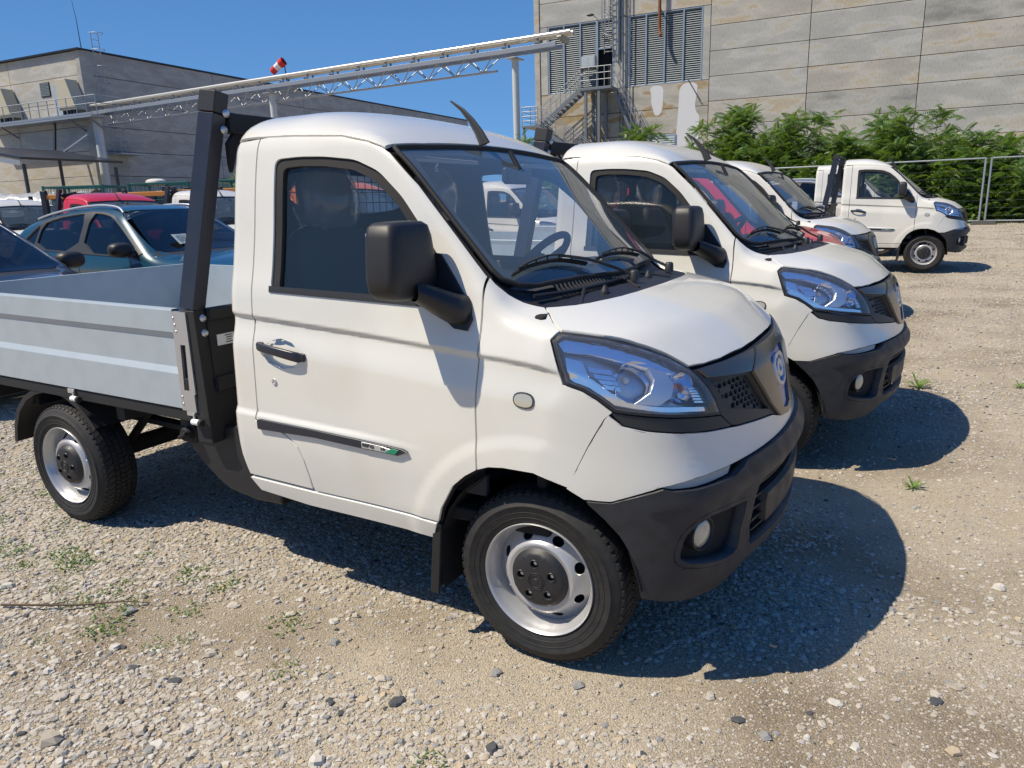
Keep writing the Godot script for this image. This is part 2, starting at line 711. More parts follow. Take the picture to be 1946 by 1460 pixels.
# cuts the outline (in the view's own coordinates) out of the body's surface
func panel(mb: MB, bd: Body, mode: String, poly: PackedVector2Array, holes: Array, du: float, dv: float, off: Variant = 0.0, flange := 0.012) -> void:
	var lo := poly[0]
	var hi := poly[0]
	for p in poly:
		lo = lo.min(p)
		hi = hi.max(p)
	var nu := int(ceil((hi.x - lo.x) / du)) + 1
	var nv := int(ceil((hi.y - lo.y) / dv)) + 1
	var org := lo - Vector2(du, dv) * 0.37
	nu += 1
	nv += 1
	var marked := {}
	var loops := [poly]
	loops.append_array(holes)
	for lp in loops:
		for k in lp.size():
			var a: Vector2 = lp[k]
			var b: Vector2 = lp[(k + 1) % lp.size()]
			var m := int(ceil(maxf(absf(b.x - a.x) / du, absf(b.y - a.y) / dv) * 4.0)) + 1
			for j in m + 1:
				var p := a.lerp(b, float(j) / m) - org
				for dx in [-0.02, 0.02]:
					for dy in [-0.02, 0.02]:
						marked[Vector2i(int(floor(p.x / du + dx)), int(floor(p.y / dv + dy)))] = true
	var cache := {}
	var get_v := func(p: Vector2) -> int:
		var key := Vector2i((p * 50000.0).round())
		if not cache.has(key):
			var h := hitn(bd, mode, p.x, p.y, off)
			cache[key] = mb.vert(h[0], h[1], p)
		return cache[key]
	for iu in nu:
		for iv in nv:
			var p0 := org + Vector2(iu * du, iv * dv)
			var cell := PackedVector2Array([p0, p0 + Vector2(du, 0), p0 + Vector2(du, dv), p0 + Vector2(0, dv)])
			if not marked.has(Vector2i(iu, iv)):
				var mid := p0 + Vector2(du, dv) * 0.5
				if not Geometry2D.is_point_in_polygon(mid, poly):
					continue
				var skip := false
				for h in holes:
					if Geometry2D.is_point_in_polygon(mid, h):
						skip = true
				if skip:
					continue
				mb.quad_i(get_v.call(cell[0]), get_v.call(cell[1]), get_v.call(cell[2]), get_v.call(cell[3]))
				continue
			var pieces := Geometry2D.intersect_polygons(cell, poly)
			for h in holes:
				var rest: Array[PackedVector2Array] = []
				for pc in pieces:
					rest.append_array(Geometry2D.clip_polygons(pc, h))
				pieces = rest
			for pc in pieces:
				var tr := Geometry2D.triangulate_polygon(pc)
				for k in range(0, tr.size(), 3):
					mb.face(get_v.call(pc[tr[k]]), get_v.call(pc[tr[k + 1]]), get_v.call(pc[tr[k + 2]]))
	if flange <= 0.0:
		return
	for li in loops.size():
		var lp: PackedVector2Array = loops[li]
		var cw := Geometry2D.is_polygon_clockwise(lp)
		var sg := 1.0 if cw else -1.0
		if li > 0:
			sg = -sg
		for k in lp.size():
			var a: Vector2 = lp[k]
			var b: Vector2 = lp[(k + 1) % lp.size()]
			if a.distance_to(b) < 1e-5:
				continue
			var out2 := Vector2(-(b.y - a.y), b.x - a.x).normalized() * sg
			var m := maxi(1, int(ceil(a.distance_to(b) / maxf(du, dv))))
			var last := []
			for j in m + 1:
				var p := a.lerp(b, float(j) / m)
				var h := hitn(bd, mode, p.x, p.y, off)
				var p2 := p + out2 * 0.002
				var o: Vector3 = bd.hit(mode, p2.x, p2.y) - bd.hit(mode, p.x, p.y)
				o = (o - h[1] * o.dot(h[1])).normalized()
				var now := [mb.vert(h[0], (o + h[1]).normalized(), p), mb.vert(h[0] - h[1] * flange, o, p)]
				if j > 0:
					mb.quad_i(last[0], now[0], now[1], last[1])
				last = now


func shrink(poly: PackedVector2Array, by: float) -> PackedVector2Array:
	var r := Geometry2D.offset_polygon(poly, -by, Geometry2D.JOIN_MITER)
	var best := poly
	var area := -1.0
	for q in r:
		var s := 0.0
		for k in q.size():
			s += q[k].cross(q[(k + 1) % q.size()])
		if absf(s) > area:
			area = absf(s)
			best = q
	return best


func pv(pts: Array) -> PackedVector2Array:
	var o := PackedVector2Array()
	for p in pts:
		o.append(Vector2(p[0], p[1]))
	return o


func cyl(pts: Array) -> PackedVector2Array:
	var o := PackedVector2Array()
	for p in pts:
		o.append(Vector2(p[0] * 0.8, p[1]))
	return o


func full(half: Array) -> Array:       # a half outline that starts and ends on the middle line (angle 0), completed on the other side
	var o := half.duplicate()
	for k in range(half.size() - 1, -1, -1):
		if absf(half[k][0]) > 0.0001:
			o.append([-half[k][0], half[k][1]])
	return o


func smooth(pts: Array, per := 4, closed := false) -> Array:      # Catmull-Rom through the points
	var o := []
	var count := pts.size()
	for k in (count if closed else count - 1):
		var a: Vector3 = pts[(k - 1 + count) % count] if closed else pts[maxi(k - 1, 0)]
		var b: Vector3 = pts[k]
		var c: Vector3 = pts[(k + 1) % count]
		var d: Vector3 = pts[(k + 2) % count] if closed else pts[mini(k + 2, count - 1)]
		for j in per:
			var t := float(j) / per
			o.append(0.5 * (2.0 * b + (c - a) * t + (2.0 * a - 5.0 * b + 4.0 * c - d) * t * t + (3.0 * b - a - 3.0 * c + d) * t * t * t))
	if not closed:
		o.append(pts[-1])
	return o


func round2(pts: Array, per := 3, closed := true) -> Array:      # 2D outline, corners softened by subdivision
	var o := pts
	for k in per:
		var q := []
		var m := o.size()
		for j in m:
			var a: Array = o[j]
			var b: Array = o[(j + 1) % m]
			if not closed and j == m - 1:
				break
			q.append([lerpf(a[0], b[0], 0.25), lerpf(a[1], b[1], 0.25)])
			q.append([lerpf(a[0], b[0], 0.75), lerpf(a[1], b[1], 0.75)])
		o = q
	return o


func fillet(pts: Array, r: float, per := 4) -> PackedVector2Array:      # outline with every corner rounded to radius r
	var o := PackedVector2Array()
	var m := pts.size()
	for k in m:
		var p := Vector2(pts[k][0], pts[k][1])
		var a := Vector2(pts[(k - 1 + m) % m][0], pts[(k - 1 + m) % m][1])
		var b := Vector2(pts[(k + 1) % m][0], pts[(k + 1) % m][1])
		var ra := minf(r, p.distance_to(a) * 0.45)
		var rb := minf(r, p.distance_to(b) * 0.45)
		var s := p + (a - p).normalized() * ra
		var e := p + (b - p).normalized() * rb
		for j in per + 1:
			var t := float(j) / per
			o.append(s.lerp(p, t).lerp(p.lerp(e, t), t))
	return o


# ------------------------------------------------------------ the small pickup truck

var LAMP := [[1.056, 1.113], [0.989, 1.106], [0.920, 1.096], [0.817, 1.068], [0.728, 1.034], [0.660, 0.993], [0.631, 0.965], [0.605, 0.933], [0.579, 0.892], [0.561, 0.842], [0.682, 0.859], [0.775, 0.871], [0.852, 0.881], [0.918, 0.891], [0.962, 0.926], [1.002, 0.950], [1.057, 0.967], [1.072, 1.017], [1.090, 1.090]]
var tk: TruckBody


func pair(called: String, mb: MB, m: Material, parent: Node) -> Array:
	var a := obj(called, mb, m, parent)
	var b := obj(called, mb.mirrored(ZC), m, parent)
	return [a, b]


func pair_in(called: String, mb: MB, m: Material, parents: Array) -> Array:
	return [obj(called, mb, m, parents[0]), obj(called, mb.mirrored(ZC), m, parents[1])]


func make_wheel(t: Node, at: Vector3, out: float, spin: float) -> void:
	# out: +1 when the outer face looks along +z
	var root := Node3D.new()
	root.name = "wheel"
	t.add_child(root, true)
	root.position = at
	root.rotation = Vector3(0, 0.0 if out > 0 else PI, spin)
	if wheel_meshes.is_empty():
		wheel_meshes = wheel_shapes()
	for w in wheel_meshes:
		inst(w[0], w[1], root)


var wheel_meshes := []


func wheel_shapes() -> Array:
	var o := []
	var R := 0.302
	var id := Transform3D()
	# tyre, local z outwards; the outer sidewall at z = 0, the tread from -0.02 to -0.15
	var mb := MB.new()
	mb.lathe([Vector2(0.184, -0.012), Vector2(0.192, -0.004), Vector2(0.203, 0.003), Vector2(0.225, 0.009), Vector2(0.248, 0.010), Vector2(0.250, 0.0115), Vector2(0.254, 0.0115), Vector2(0.256, 0.0085), Vector2(0.272, 0.003), Vector2(0.284, -0.006), Vector2(0.292, -0.016), Vector2(R - 0.009, -0.022), Vector2(R - 0.008, -0.09), Vector2(R - 0.009, -0.158), Vector2(0.285, -0.172), Vector2(0.25, -0.185), Vector2(0.2, -0.178), Vector2(0.184, -0.165)], id, 96)
	for ring in [[0.232, 0.0096], [0.214, 0.0065]]:
		mb.lathe([Vector2(ring[0] - 0.0014, ring[1] - 0.001), Vector2(ring[0], ring[1] + 0.0012), Vector2(ring[0] + 0.0014, ring[1] - 0.001)], id, 96)
	# tread blocks: five ribs cut by slanting sipes
	var ribs := [[-0.021, -0.047, 62, 0.5], [-0.051, -0.073, 78, -0.4], [-0.077, -0.103, 78, 0.0], [-0.107, -0.129, 78, 0.4], [-0.133, -0.159, 62, -0.5]]
	for rb in ribs:
		var cnt: int = rb[2]
		for k in cnt:
			var a0 := TAU * k / cnt
			var a1 := a0 + TAU / cnt * 0.84
			var sk: float = rb[3] * TAU / cnt
			var pts := []
			for rr in [R - 0.010, R - 0.0005]:
				for e in [[a0, rb[0], 0.0], [a1, rb[0], 0.0], [a1 + sk, rb[1], 0.0], [a0 + sk, rb[1], 0.0]]:
					var zz: float = e[1]
					var r2: float = rr - (0.006 if (zz > -0.03 or zz < -0.15) else 0.0)
					pts.append(Vector3(cos(e[0]) * r2, sin(e[0]) * r2, zz))
			var mid := Vector3.ZERO
			for p in pts:
				mid += p
			mid /= 8.0
			for q in [[4, 5, 6, 7], [0, 1, 5, 4], [1, 2, 6, 5], [2, 3, 7, 6], [3, 0, 4, 7]]:
				var fc: Vector3 = (pts[q[0]] + pts[q[1]] + pts[q[2]] + pts[q[3]]) / 4.0
				mb.flat([pts[q[0]], pts[q[1]], pts[q[2]], pts[q[3]]], fc - mid)
	# shoulder lugs that reach down the sidewall
	for k in 62:
		var a := TAU * (k + 0.4) / 62
		var e := Vector3(cos(a), sin(a), 0)
		mb.box(e * 0.2885 + Vector3(0, 0, -0.0115), Vector3(0.013, 0.0185, 0.008), 0.002, Basis(e, Vector3(-sin(a), cos(a), 0), Vector3(0, 0, 1)) * Basis(Vector3.UP, 0.9))
	o.append(["tyre", mb.mesh(M.tyre)])
	# rim
	mb = MB.new()
	mb.lathe([Vector2(0.186, -0.165), Vector2(0.172, -0.12), Vector2(0.165, -0.06), Vector2(0.169, -0.034), Vector2(0.178, -0.020), Vector2(0.1835, -0.008), Vector2(0.1865, 0.001), Vector2(0.1915, 0.0055), Vector2(0.1935, 0.003), Vector2(0.192, -0.006)], id, 72)
	# the disc with its eight holes
	var h_of := func(r: float) -> float:
		return Body.at([[0.08, -0.020], [0.104, -0.0165], [0.112, -0.014], [0.120, -0.0165], [0.133, -0.030], [0.146, -0.045], [0.158, -0.056], [0.168, -0.062]], r)
	var nseg := 96
	var rs := [0.08, 0.092, 0.104, 0.109, 0.113, 0.118, 0.124]
	for k in rs.size() - 1:
		mb.lathe([Vector2(rs[k], h_of.call(rs[k])), Vector2(rs[k + 1], h_of.call(rs[k + 1]))], id, nseg)
	mb.lathe([Vector2(0.156, h_of.call(0.156)), Vector2(0.162, h_of.call(0.162)), Vector2(0.169, h_of.call(0.169))], id, nseg)
	var r0 := 0.124
	var r1 := 0.156
	for k in 8:
		var ca := TAU * (k + 0.32) / 8
		var half := PI / 8
		# between the hole's rim and the sector's border
		var rim_pts := []
		var out_pts := []
		var cnt := 32
		for j in cnt:
			var a := TAU * j / cnt
			var ha := ca + cos(a) * 0.145
			var hr := 0.1395 + sin(a) * 0.0125
			rim_pts.append(Vector3(cos(ha) * hr, sin(ha) * hr, h_of.call(hr)))
			var c := cos(a)
			var s := sin(a)
			var sc := 1.0 / maxf(absf(c), absf(s))
			var oa := ca + c * sc * half
			var orr := (r0 + r1) / 2 + s * sc * (r1 - r0) / 2
			out_pts.append(Vector3(cos(oa) * orr, sin(oa) * orr, h_of.call(orr)))
		var f := mb.v.size()
		for j in cnt:
			for p in [rim_pts[j], out_pts[j]]:
				var rr := Vector2(p.x, p.y).length()
				var slope: float = (h_of.call(rr + 0.004) - h_of.call(rr - 0.004)) / 0.008
				var e := Vector3(p.x, p.y, 0) / rr
				mb.vert(p, (Vector3(0, 0, 1) - e * slope).normalized())
		for j in cnt:
			var j2 := (j + 1) % cnt
			mb.quad_i(f + j * 2, f + j * 2 + 1, f + j2 * 2 + 1, f + j2 * 2)
		f = mb.v.size()
		var mid := Vector3(cos(ca), sin(ca), 0) * 0.1395
		for j in cnt:
			var p: Vector3 = rim_pts[j]
			var inn := (mid - Vector3(p.x, p.y, 0)).normalized()
			mb.vert(p, (inn + Vector3(0, 0, 1)).normalized())
			mb.vert(p + Vector3(0, 0, -0.006), inn)
		for j in cnt:
			var j2 := (j + 1) % cnt
			mb.quad_i(f + j * 2, f + j * 2 + 1, f + j2 * 2 + 1, f + j2 * 2)
	o.append(["rim", mb.mesh(M.rim_silver)])
	# brake drum seen through the holes
	mb = MB.new()
	mb.lathe([Vector2(0.001, -0.07), Vector2(0.15, -0.075), Vector2(0.155, -0.13), Vector2(0.001, -0.14)], id, 32)
	o.append(["brake_drum", mb.mesh(M.chassis)])
	# hub cap with five lug wells
	mb = MB.new()
	var capz := func(r: float) -> float:
		return Body.at([[0.0, 0.012], [0.03, 0.012], [0.06, 0.010], [0.085, 0.004], [0.096, -0.006], [0.101, -0.016]], r)
	var cap_poly := func(p: Vector2) -> int:
		var r := p.length()
		var sl: float = (capz.call(r + 0.003) - capz.call(maxf(0.0, r - 0.003))) / 0.006
		var e := Vector3(p.x, p.y, 0) / maxf(r, 1e-5)
		return mb.vert(Vector3(p.x, p.y, capz.call(r)), (Vector3(0, 0, 1) - e * sl).normalized())
	var outline := PackedVector2Array()
	for j in 72:
		outline.append(Vector2(cos(TAU * j / 72), sin(TAU * j / 72)) * 0.101)
	var wells := []
	for k in 5:
		var a := TAU * (k + 0.25) / 5
		var w := PackedVector2Array()
		for j in 20:
			w.append(Vector2(cos(a), sin(a)) * 0.057 + Vector2(cos(TAU * j / 20), sin(TAU * j / 20)) * 0.0125)
		wells.append([a, w])
	var step := 0.0101
	for iu in range(-11, 11):
		for iv in range(-11, 11):
			var c0 := Vector2(iu, iv) * step
			var pieces := Geometry2D.intersect_polygons(PackedVector2Array([c0, c0 + Vector2(step, 0), c0 + Vector2(step, step), c0 + Vector2(0, step)]), outline)
			for w in wells:
				var rest: Array[PackedVector2Array] = []
				for pc in pieces:
					rest.append_array(Geometry2D.clip_polygons(pc, w[1]))
				pieces = rest
			for pc in pieces:
				var tr := Geometry2D.triangulate_polygon(pc)
				var ids := []
				for p in pc:
					ids.append(cap_poly.call(p))
				for q in range(0, tr.size(), 3):
					mb.face(ids[tr[q]], ids[tr[q + 1]], ids[tr[q + 2]])
	for w in wells:
		var cx := Transform3D(Basis(), Vector3(cos(w[0]), sin(w[0]), 0) * 0.057)
		mb.lathe([Vector2(0.0128, -0.012), Vector2(0.0125, 0.0105), Vector2(0.0145, 0.0118), Vector2(0.0165, 0.009)], cx, 20)
		mb.lathe([Vector2(0.0, -0.011), Vector2(0.0128, -0.012)], cx, 20)
	# raised emblem rings in the middle
	for rr in [0.031, 0.022]:
		mb.lathe([Vector2(rr - 0.0018, 0.0115), Vector2(rr - 0.0008, 0.0138), Vector2(rr + 0.0008, 0.0138), Vector2(rr + 0.0018, 0.0115)], id, 6 if rr > 0.03 else 28)
	mb.lathe([Vector2(0.0, 0.0135), Vector2(0.008, 0.0135), Vector2(0.0095, 0.0115)], id, 18)
	o.append(["hub_cap", mb.mesh(M.cap_black)])
	mb = MB.new()
	for k in 5:
		var a := TAU * (k + 0.25) / 5
		var cx := Transform3D(Basis(), Vector3(cos(a), sin(a), 0) * 0.057)
		mb.lathe([Vector2(0.0, 0.002), Vector2(0.006, 0.0015), Vector2(0.0085, -0.002), Vector2(0.009, -0.012)], cx, 6, 0.9)
	o.append(["lug_nut", mb.mesh(M.zinc)])
	return o


func gap(poly: PackedVector2Array, by := 0.0032) -> PackedVector2Array:
	return shrink(poly, by)


func make_truck() -> Node3D:
	tk = TruckBody.new()
	var t := thing("pickup_truck", "", "truck")
	var shell := MB.new()
	# --- outlines shared between the panels, side view
	var win := fillet([[-1.069, 1.199], [-1.074, 1.657], [-0.96, 1.660], [-0.844, 1.654], [-0.706, 1.637], [-0.6, 1.594], [-0.5, 1.510], [-0.424, 1.420], [-0.33, 1.30], [-0.225, 1.170]], 0.03)
	var glass := fillet([[-1.034, 1.203], [-1.038, 1.626], [-0.96, 1.630], [-0.844, 1.624], [-0.715, 1.606], [-0.617, 1.567], [-0.522, 1.487], [-0.445, 1.395], [-0.36, 1.285], [-0.278, 1.180]], 0.022)
	var door_poly := pv([[-1.1665, 1.736], [-1.1665, 0.712], [-1.13, 0.700], [-1.076, 0.690], [-1.02, 0.672], [-0.965, 0.632], [-0.940, 0.58], [-0.925, 0.52], [-0.913, 0.462], [-0.345, 0.452], [-0.326, 0.507], [-0.272, 0.595], [-0.221, 0.639], [-0.174, 0.668], [-0.177, 0.86], [-0.171, 1.02], [-0.168, 1.10], [-0.172, 1.19], [-0.176, 1.262], [-0.186, 1.272], [-0.318, 1.414], [-0.442, 1.546], [-0.560, 1.652], [-0.586, 1.667], [-0.655, 1.693], [-0.774, 1.719], [-0.996, 1.734], [-1.12, 1.739]])
	# door
	var d0 := Node3D.new()
	var d1 := Node3D.new()
	for d in [d0, d1]:
		d.name = "door"
		t.add_child(d, true)
	var doors := [d0, d1]
	var mb := MB.new()
	# recess behind the door handle is left as a hole with a dished bowl
	var bowl := pv([[-1.115, 0.985], [-1.09, 1.018], [-1.03, 1.026], [-0.975, 1.014], [-0.935, 0.985], [-0.935, 0.955], [-0.965, 0.925], [-1.03, 0.915], [-1.09, 0.935], [-1.113, 0.96]])
	panel(mb, tk, "side", gap(door_poly), [shrink(win, -0.001), bowl], 0.024, 0.0075)
	pair_in("skin", mb, M.paint_white, doors)
	mb = MB.new()
	panel(mb, tk, "side", bowl, [], 0.012, 0.012, func(u: float, w: float) -> float: return -0.022 * sqrt(maxf(0.0, 1.0 - pow((u + 1.025) / 0.095, 2.0) - pow((w - 0.969) / 0.058, 2.0))), 0.0)
	pair_in("handle_bowl", mb, M.paint_white, doors)
	panel(shell, tk, "side", shrink(door_poly, -0.006), [shrink(win, 0.004), bowl], 0.06, 0.05, -0.016, 0.0)
	# window: frame, pane, belt strip
	mb = MB.new()
	panel(mb, tk, "side", win, [glass], 0.02, 0.02, func(u: float, w: float) -> float: return -0.007, 0.014)
	pair_in("window_frame", mb, M.rubber, doors)
	mb = MB.new()
	panel(mb, tk, "side", shrink(glass, -0.006), [], 0.05, 0.04, -0.019, 0.0)
	pair_in("window_pane", mb, M.glass_side, doors)
	mb = MB.new()
	panel(mb, tk, "side", pv([[-1.076, 1.192], [-1.076, 1.214], [-0.24, 1.186], [-0.215, 1.158], [-0.26, 1.160]]), [], 0.03, 0.012, 0.004, 0.012)
	pair_in("belt_strip", mb, M.trim_black, doors)
	# moulding with its badge
	mb = MB.new()
	panel(mb, tk, "side", pv([[-1.150, 0.683], [-1.150, 0.714], [-1.142, 0.719], [-0.865, 0.7095], [-0.626, 0.6985], [-0.475, 0.692], [-0.452, 0.684], [-0.49, 0.668], [-0.628, 0.671], [-0.868, 0.683], [-1.142, 0.681]]), [], 0.02, 0.007, 0.012, 0.02)
	pair_in("side_moulding", mb, M.dark_metal, doors)
	badge(doors)
	# handle
	mb = MB.new()
	var hp := []
	for k in 13:
		var s := k / 12.0
		var x := lerpf(-1.135, -0.905, s)
		var bulge := sin(PI * s)
		hp.append(Vector3(x, 0.997 - 0.033 * s + 0.006 * bulge, tk.hit("side", x, 0.98).z + 0.006 + 0.024 * pow(bulge, 0.5)))
	var rows := []
	for k in hp.size():
		var s := k / 12.0
		var hh := 0.015 + 0.004 * s
		var th := 0.009
		if k == 0 or k == 12:
			hh *= 0.5
			th *= 0.5
		var row := []
		for j in 12:
			var a := TAU * j / 12
			var c := cos(a)
			var sn := sin(a)
			row.append(hp[k] + Vector3(0, signf(sn) * pow(absf(sn), 0.6) * hh, signf(c) * pow(absf(c), 0.6) * th))
		rows.append(row)
	mb.sheet(rows, Vector3.ZERO, true)
	for e in [-1.122, -0.918]:
		mb.box(Vector3(e, 0.997 - 0.033 * (e + 1.135) / 0.23, tk.hit("side", e, 0.98).z + 0.004), Vector3(0.03, 0.03, 0.024), 0.006)
	pair_in("handle", mb, M.dark_metal, doors)
	mb = MB.new()
	mb.lathe([Vector2(0.0, 0.003), Vector2(0.007, 0.003), Vector2(0.0075, 0.005), Vector2(0.0105, 0.005), Vector2(0.0115, -0.003)], Transform3D(Basis(), tk.hit("side", -1.065, 0.865)), 20)
	pair_in("lock", mb, M.zinc, doors)

	# --- rear quarter, sill
	var quarter := pv([[-1.294, 0.48], [-1.2475, 0.48], [-0.918, 0.470], [-0.925, 0.52], [-0.940, 0.58], [-0.965, 0.632], [-1.02, 0.672], [-1.076, 0.690], [-1.13, 0.700], [-1.1665, 0.712], [-1.1665, 1.736], [-1.28, 1.728], [-1.2955, 1.68], [-1.2975, 0.9], [-1.292, 0.7]])
	quarter = pv([[-1.2475, 0.478], [-0.918, 0.466], [-0.925, 0.52], [-0.940, 0.58], [-0.965, 0.632], [-1.02, 0.672], [-1.076, 0.690], [-1.13, 0.700], [-1.1665, 0.712], [-1.1665, 1.737], [-1.27, 1.730], [-1.293, 1.68], [-1.2965, 0.9], [-1.290, 0.70], [-1.272, 0.56]])
	mb = MB.new()
	panel(mb, tk, "side", gap(quarter), [], 0.02, 0.0075)
	pair("cab_side", mb, M.paint_white, t)
	panel(shell, tk, "side", shrink(quarter, -0.004), [], 0.06, 0.05, -0.016, 0.0)
	var sill := pv([[-1.2475, 0.472], [-1.198, 0.417], [-0.952, 0.395], [-0.374, 0.384], [-0.35, 0.45], [-0.913, 0.460]])
	mb = MB.new()
	panel(mb, tk, "side", gap(sill), [], 0.04, 0.012, 0.006, 0.03)
	pair("sill", mb, M.paint_white, t)
	panel(shell, tk, "side", shrink(sill, -0.004), [], 0.1, 0.03, -0.02, 0.0)
	# --- rear wall with its window
	var rw := pv([[-0.055, 0.48], [-0.055, 1.1], [-0.075, 1.25], [-0.125, 1.45], [-0.165, 1.62], [-0.215, 1.735], [-0.35, 1.765], [-1.26, 1.765], [-1.395, 1.735], [-1.445, 1.62], [-1.485, 1.45], [-1.535, 1.25], [-1.555, 1.1], [-1.555, 0.48]])
	var rwin := pv(round2([[-0.375, 1.44], [-0.365, 1.635], [-1.245, 1.635], [-1.235, 1.44]], 2))
	mb = MB.new()
	panel(mb, tk, "rear", rw, [rwin], 0.04, 0.04, 0.0, 0.02)
	obj("rear_wall", mb, M.paint_white, t)
	mb = MB.new()
	panel(mb, tk, "rear", shrink(rw, 0.01), [shrink(rwin, -0.001)], 0.1, 0.1, -0.02, 0.0)
	obj("rear_lining", mb, M.interior, t)
	mb = MB.new()
	panel(mb, tk, "rear", shrink(rwin, -0.012), [shrink(rwin, 0.014)], 0.03, 0.03, 0.004, 0.02)
	obj("rear_window_seal", mb, M.rubber, t)
	mb = MB.new()
	panel(mb, tk, "rear", rwin, [], 0.1, 0.1, -0.004, 0.0)
	obj("rear_window", mb, M.glass_side, t)
	# --- roof: the axis of the lengthwise view is at y 1.2 in the middle
	tk.ay = 1.2
	tk.az = ZC
	var roof_half := []
	for p in [[-1.287, 1.70, -0.185], [-1.27, 1.733, -0.158], [-1.199, 1.741, -0.151], [-0.996, 1.734, -0.148], [-0.774, 1.719, -0.141], [-0.655, 1.693, -0.132], [-0.586, 1.667, -0.1295], [-0.578, 1.675, -0.17], [-0.569, 1.690, -0.336], [-0.566, 1.703, -0.644], [-0.566, 1.705, -0.805]]:
		roof_half.append(tk.uv("roof", Vector3(p[0], p[1], p[2])))
	var roof := PackedVector2Array()
	for p in roof_half:
		roof.append(p)
	for k in range(roof_half.size() - 2, -1, -1):
		roof.append(Vector2(roof_half[k].x, -roof_half[k].y))
	mb = MB.new()
	panel(mb, tk, "roof", gap(roof, 0.0028), [], 0.022, 0.018)
	obj("roof", mb, M.paint_white, t)
	var lining := MB.new()
	panel(lining, tk, "roof", roof, [], 0.07, 0.06, -0.022, 0.0)
	obj("headlining", lining, M.interior_light, t)
	panel(shell, tk, "roof", shrink(roof, -0.01), [], 0.07, 0.06, -0.016, 0.0)
	# --- windscreen (from above: x, z)
	var ws_half := [[-0.564, -0.152], [-0.54, -0.144], [-0.439, -0.132], [-0.315, -0.117], [-0.183, -0.106], [-0.152, -0.114], [-0.118, -0.155], [-0.085, -0.23], [-0.048, -0.38], [-0.020, -0.55], [-0.004, -0.69], [0.0, -0.805]]
	var ws_top := [[-0.553, -0.336], [-0.549, -0.644], [-0.549, -0.805]]
	var wsp := PackedVector2Array()
	for k in range(2, -1, -1):
		wsp.append(Vector2(ws_top[k][0], ws_top[k][1]))
	for p in ws_half:
		wsp.append(Vector2(p[0], p[1]))
	for k in range(ws_half.size() - 2, -1, -1):
		wsp.append(Vector2(ws_half[k][0], 2 * ZC - ws_half[k][1]))
	for k in range(0, 2):
		wsp.append(Vector2(ws_top[k][0], 2 * ZC - ws_top[k][1]))
	mb = MB.new()
	panel(mb, tk, "top", shrink(wsp, 0.004), [], 0.03, 0.04, -0.002, 0.0)
	obj("windscreen", mb, M.glass, t)
	mb = MB.new()
	var ring := []
	for k in wsp.size():
		var a := wsp[k]
		var b := wsp[(k + 1) % wsp.size()]
		for j in 4:
			var p := a.lerp(b, j / 4.0)
			ring.append(tk.hit("top", p.x, p.y))
	mb.tube(ring, 0.009, 6, true)
	obj("windscreen_seal", mb, M.rubber, t)
	mb = MB.new()
	var clear := pv([[-0.520, -0.21], [-0.522, -0.364], [-0.505, -0.60], [-0.503, -0.805], [-0.503, -1.01], [-0.505, -1.05], [-0.522, -1.246], [-0.520, -1.40], [-0.413, -1.44], [-0.306, -1.45], [-0.214, -1.46], [-0.17, -1.455], [-0.125, -1.36], [-0.085, -1.23], [-0.06, -1.05], [-0.04, -0.805], [-0.06, -0.56], [-0.085, -0.38], [-0.125, -0.25], [-0.17, -0.155], [-0.214, -0.150], [-0.306, -0.160], [-0.413, -0.170]])
	panel(mb, tk, "top", shrink(wsp, 0.006), [clear], 0.03, 0.04, -0.007, 0.0)
	obj("windscreen_border", mb, M.trim_black, t)
	# --- cowl under the windscreen
	var cow_half := [[-0.180, -0.0885], [-0.153, -0.083], [-0.117, -0.100], [-0.078, -0.118], [-0.030, -0.142], [0.011, -0.168], [0.050, -0.215], [0.078, -0.265], [0.107, -0.345], [0.126, -0.419], [0.141, -0.53], [0.146, -0.629], [0.150, -0.805]]
	var cow := PackedVector2Array()
	for p in cow_half:
		cow.append(Vector2(p[0], p[1]))
	for k in range(cow_half.size() - 2, -1, -1):
		cow.append(Vector2(cow_half[k][0], 2 * ZC - cow_half[k][1]))
	for k in range(ws_half.size() - 1):
		var p: Array = ws_half[ws_half.size() - 1 - k]
		if p[0] < -0.17 or k == 0:
			continue
	var cow_back := []
	for k in range(4, ws_half.size()):
		cow_back.append(Vector2(ws_half[k][0] + 0.001, 2 * ZC - ws_half[k][1]))
	for k in range(ws_half.size() - 2, 3, -1):
		cow_back.append(Vector2(ws_half[k][0] + 0.001, ws_half[k][1]))
	for p in cow_back:
		cow.append(p)
	mb = MB.new()
	panel(mb, tk, "top", shrink(cow, 0.002), [], 0.018, 0.03, func(u: float, w: float) -> float: return -0.006 - 0.016 * Body.ss(0.075, 0.03, u + 0.18 * pow(w - ZC, 2.0)), 0.02)
	# ribs and ridge lines pressed into the cowl
	for rr in [[[-0.075, -0.18], [-0.012, -0.36], [0.02, -0.60], [0.024, -0.805]], [[0.060, -0.235], [-0.005, -0.42]], [[0.118, -0.62], [0.02, -0.72]], [[0.118, -0.99], [0.02, -0.92]]]:
		var line := []
		for p in rr:
			var q := tk.hit("top", p[0], p[1])
			line.append(q + Vector3(0, -0.006, 0))
		mb.tube(smooth(line, 4), 0.006, 6)
	obj("cowl", mb, M.mirror_plastic, t)
	# air intake slits along the foot of the glass
	mb = MB.new()
	for k in 26:
		var z := -0.30 - k * 0.021
		var x := Body.at([[-0.85, -0.012], [-0.55, -0.030], [-0.38, -0.055], [-0.28, -0.085]], z)
		var a := tk.hit("top", x + 0.012, z)
		var b := tk.hit("top", x + 0.050, z)
		mb.bar(a + Vector3(0, -0.004, 0), b + Vector3(0, -0.012, 0), 0.005, 0.008, 0.001)
	obj("air_intake", mb, M.interior, t)
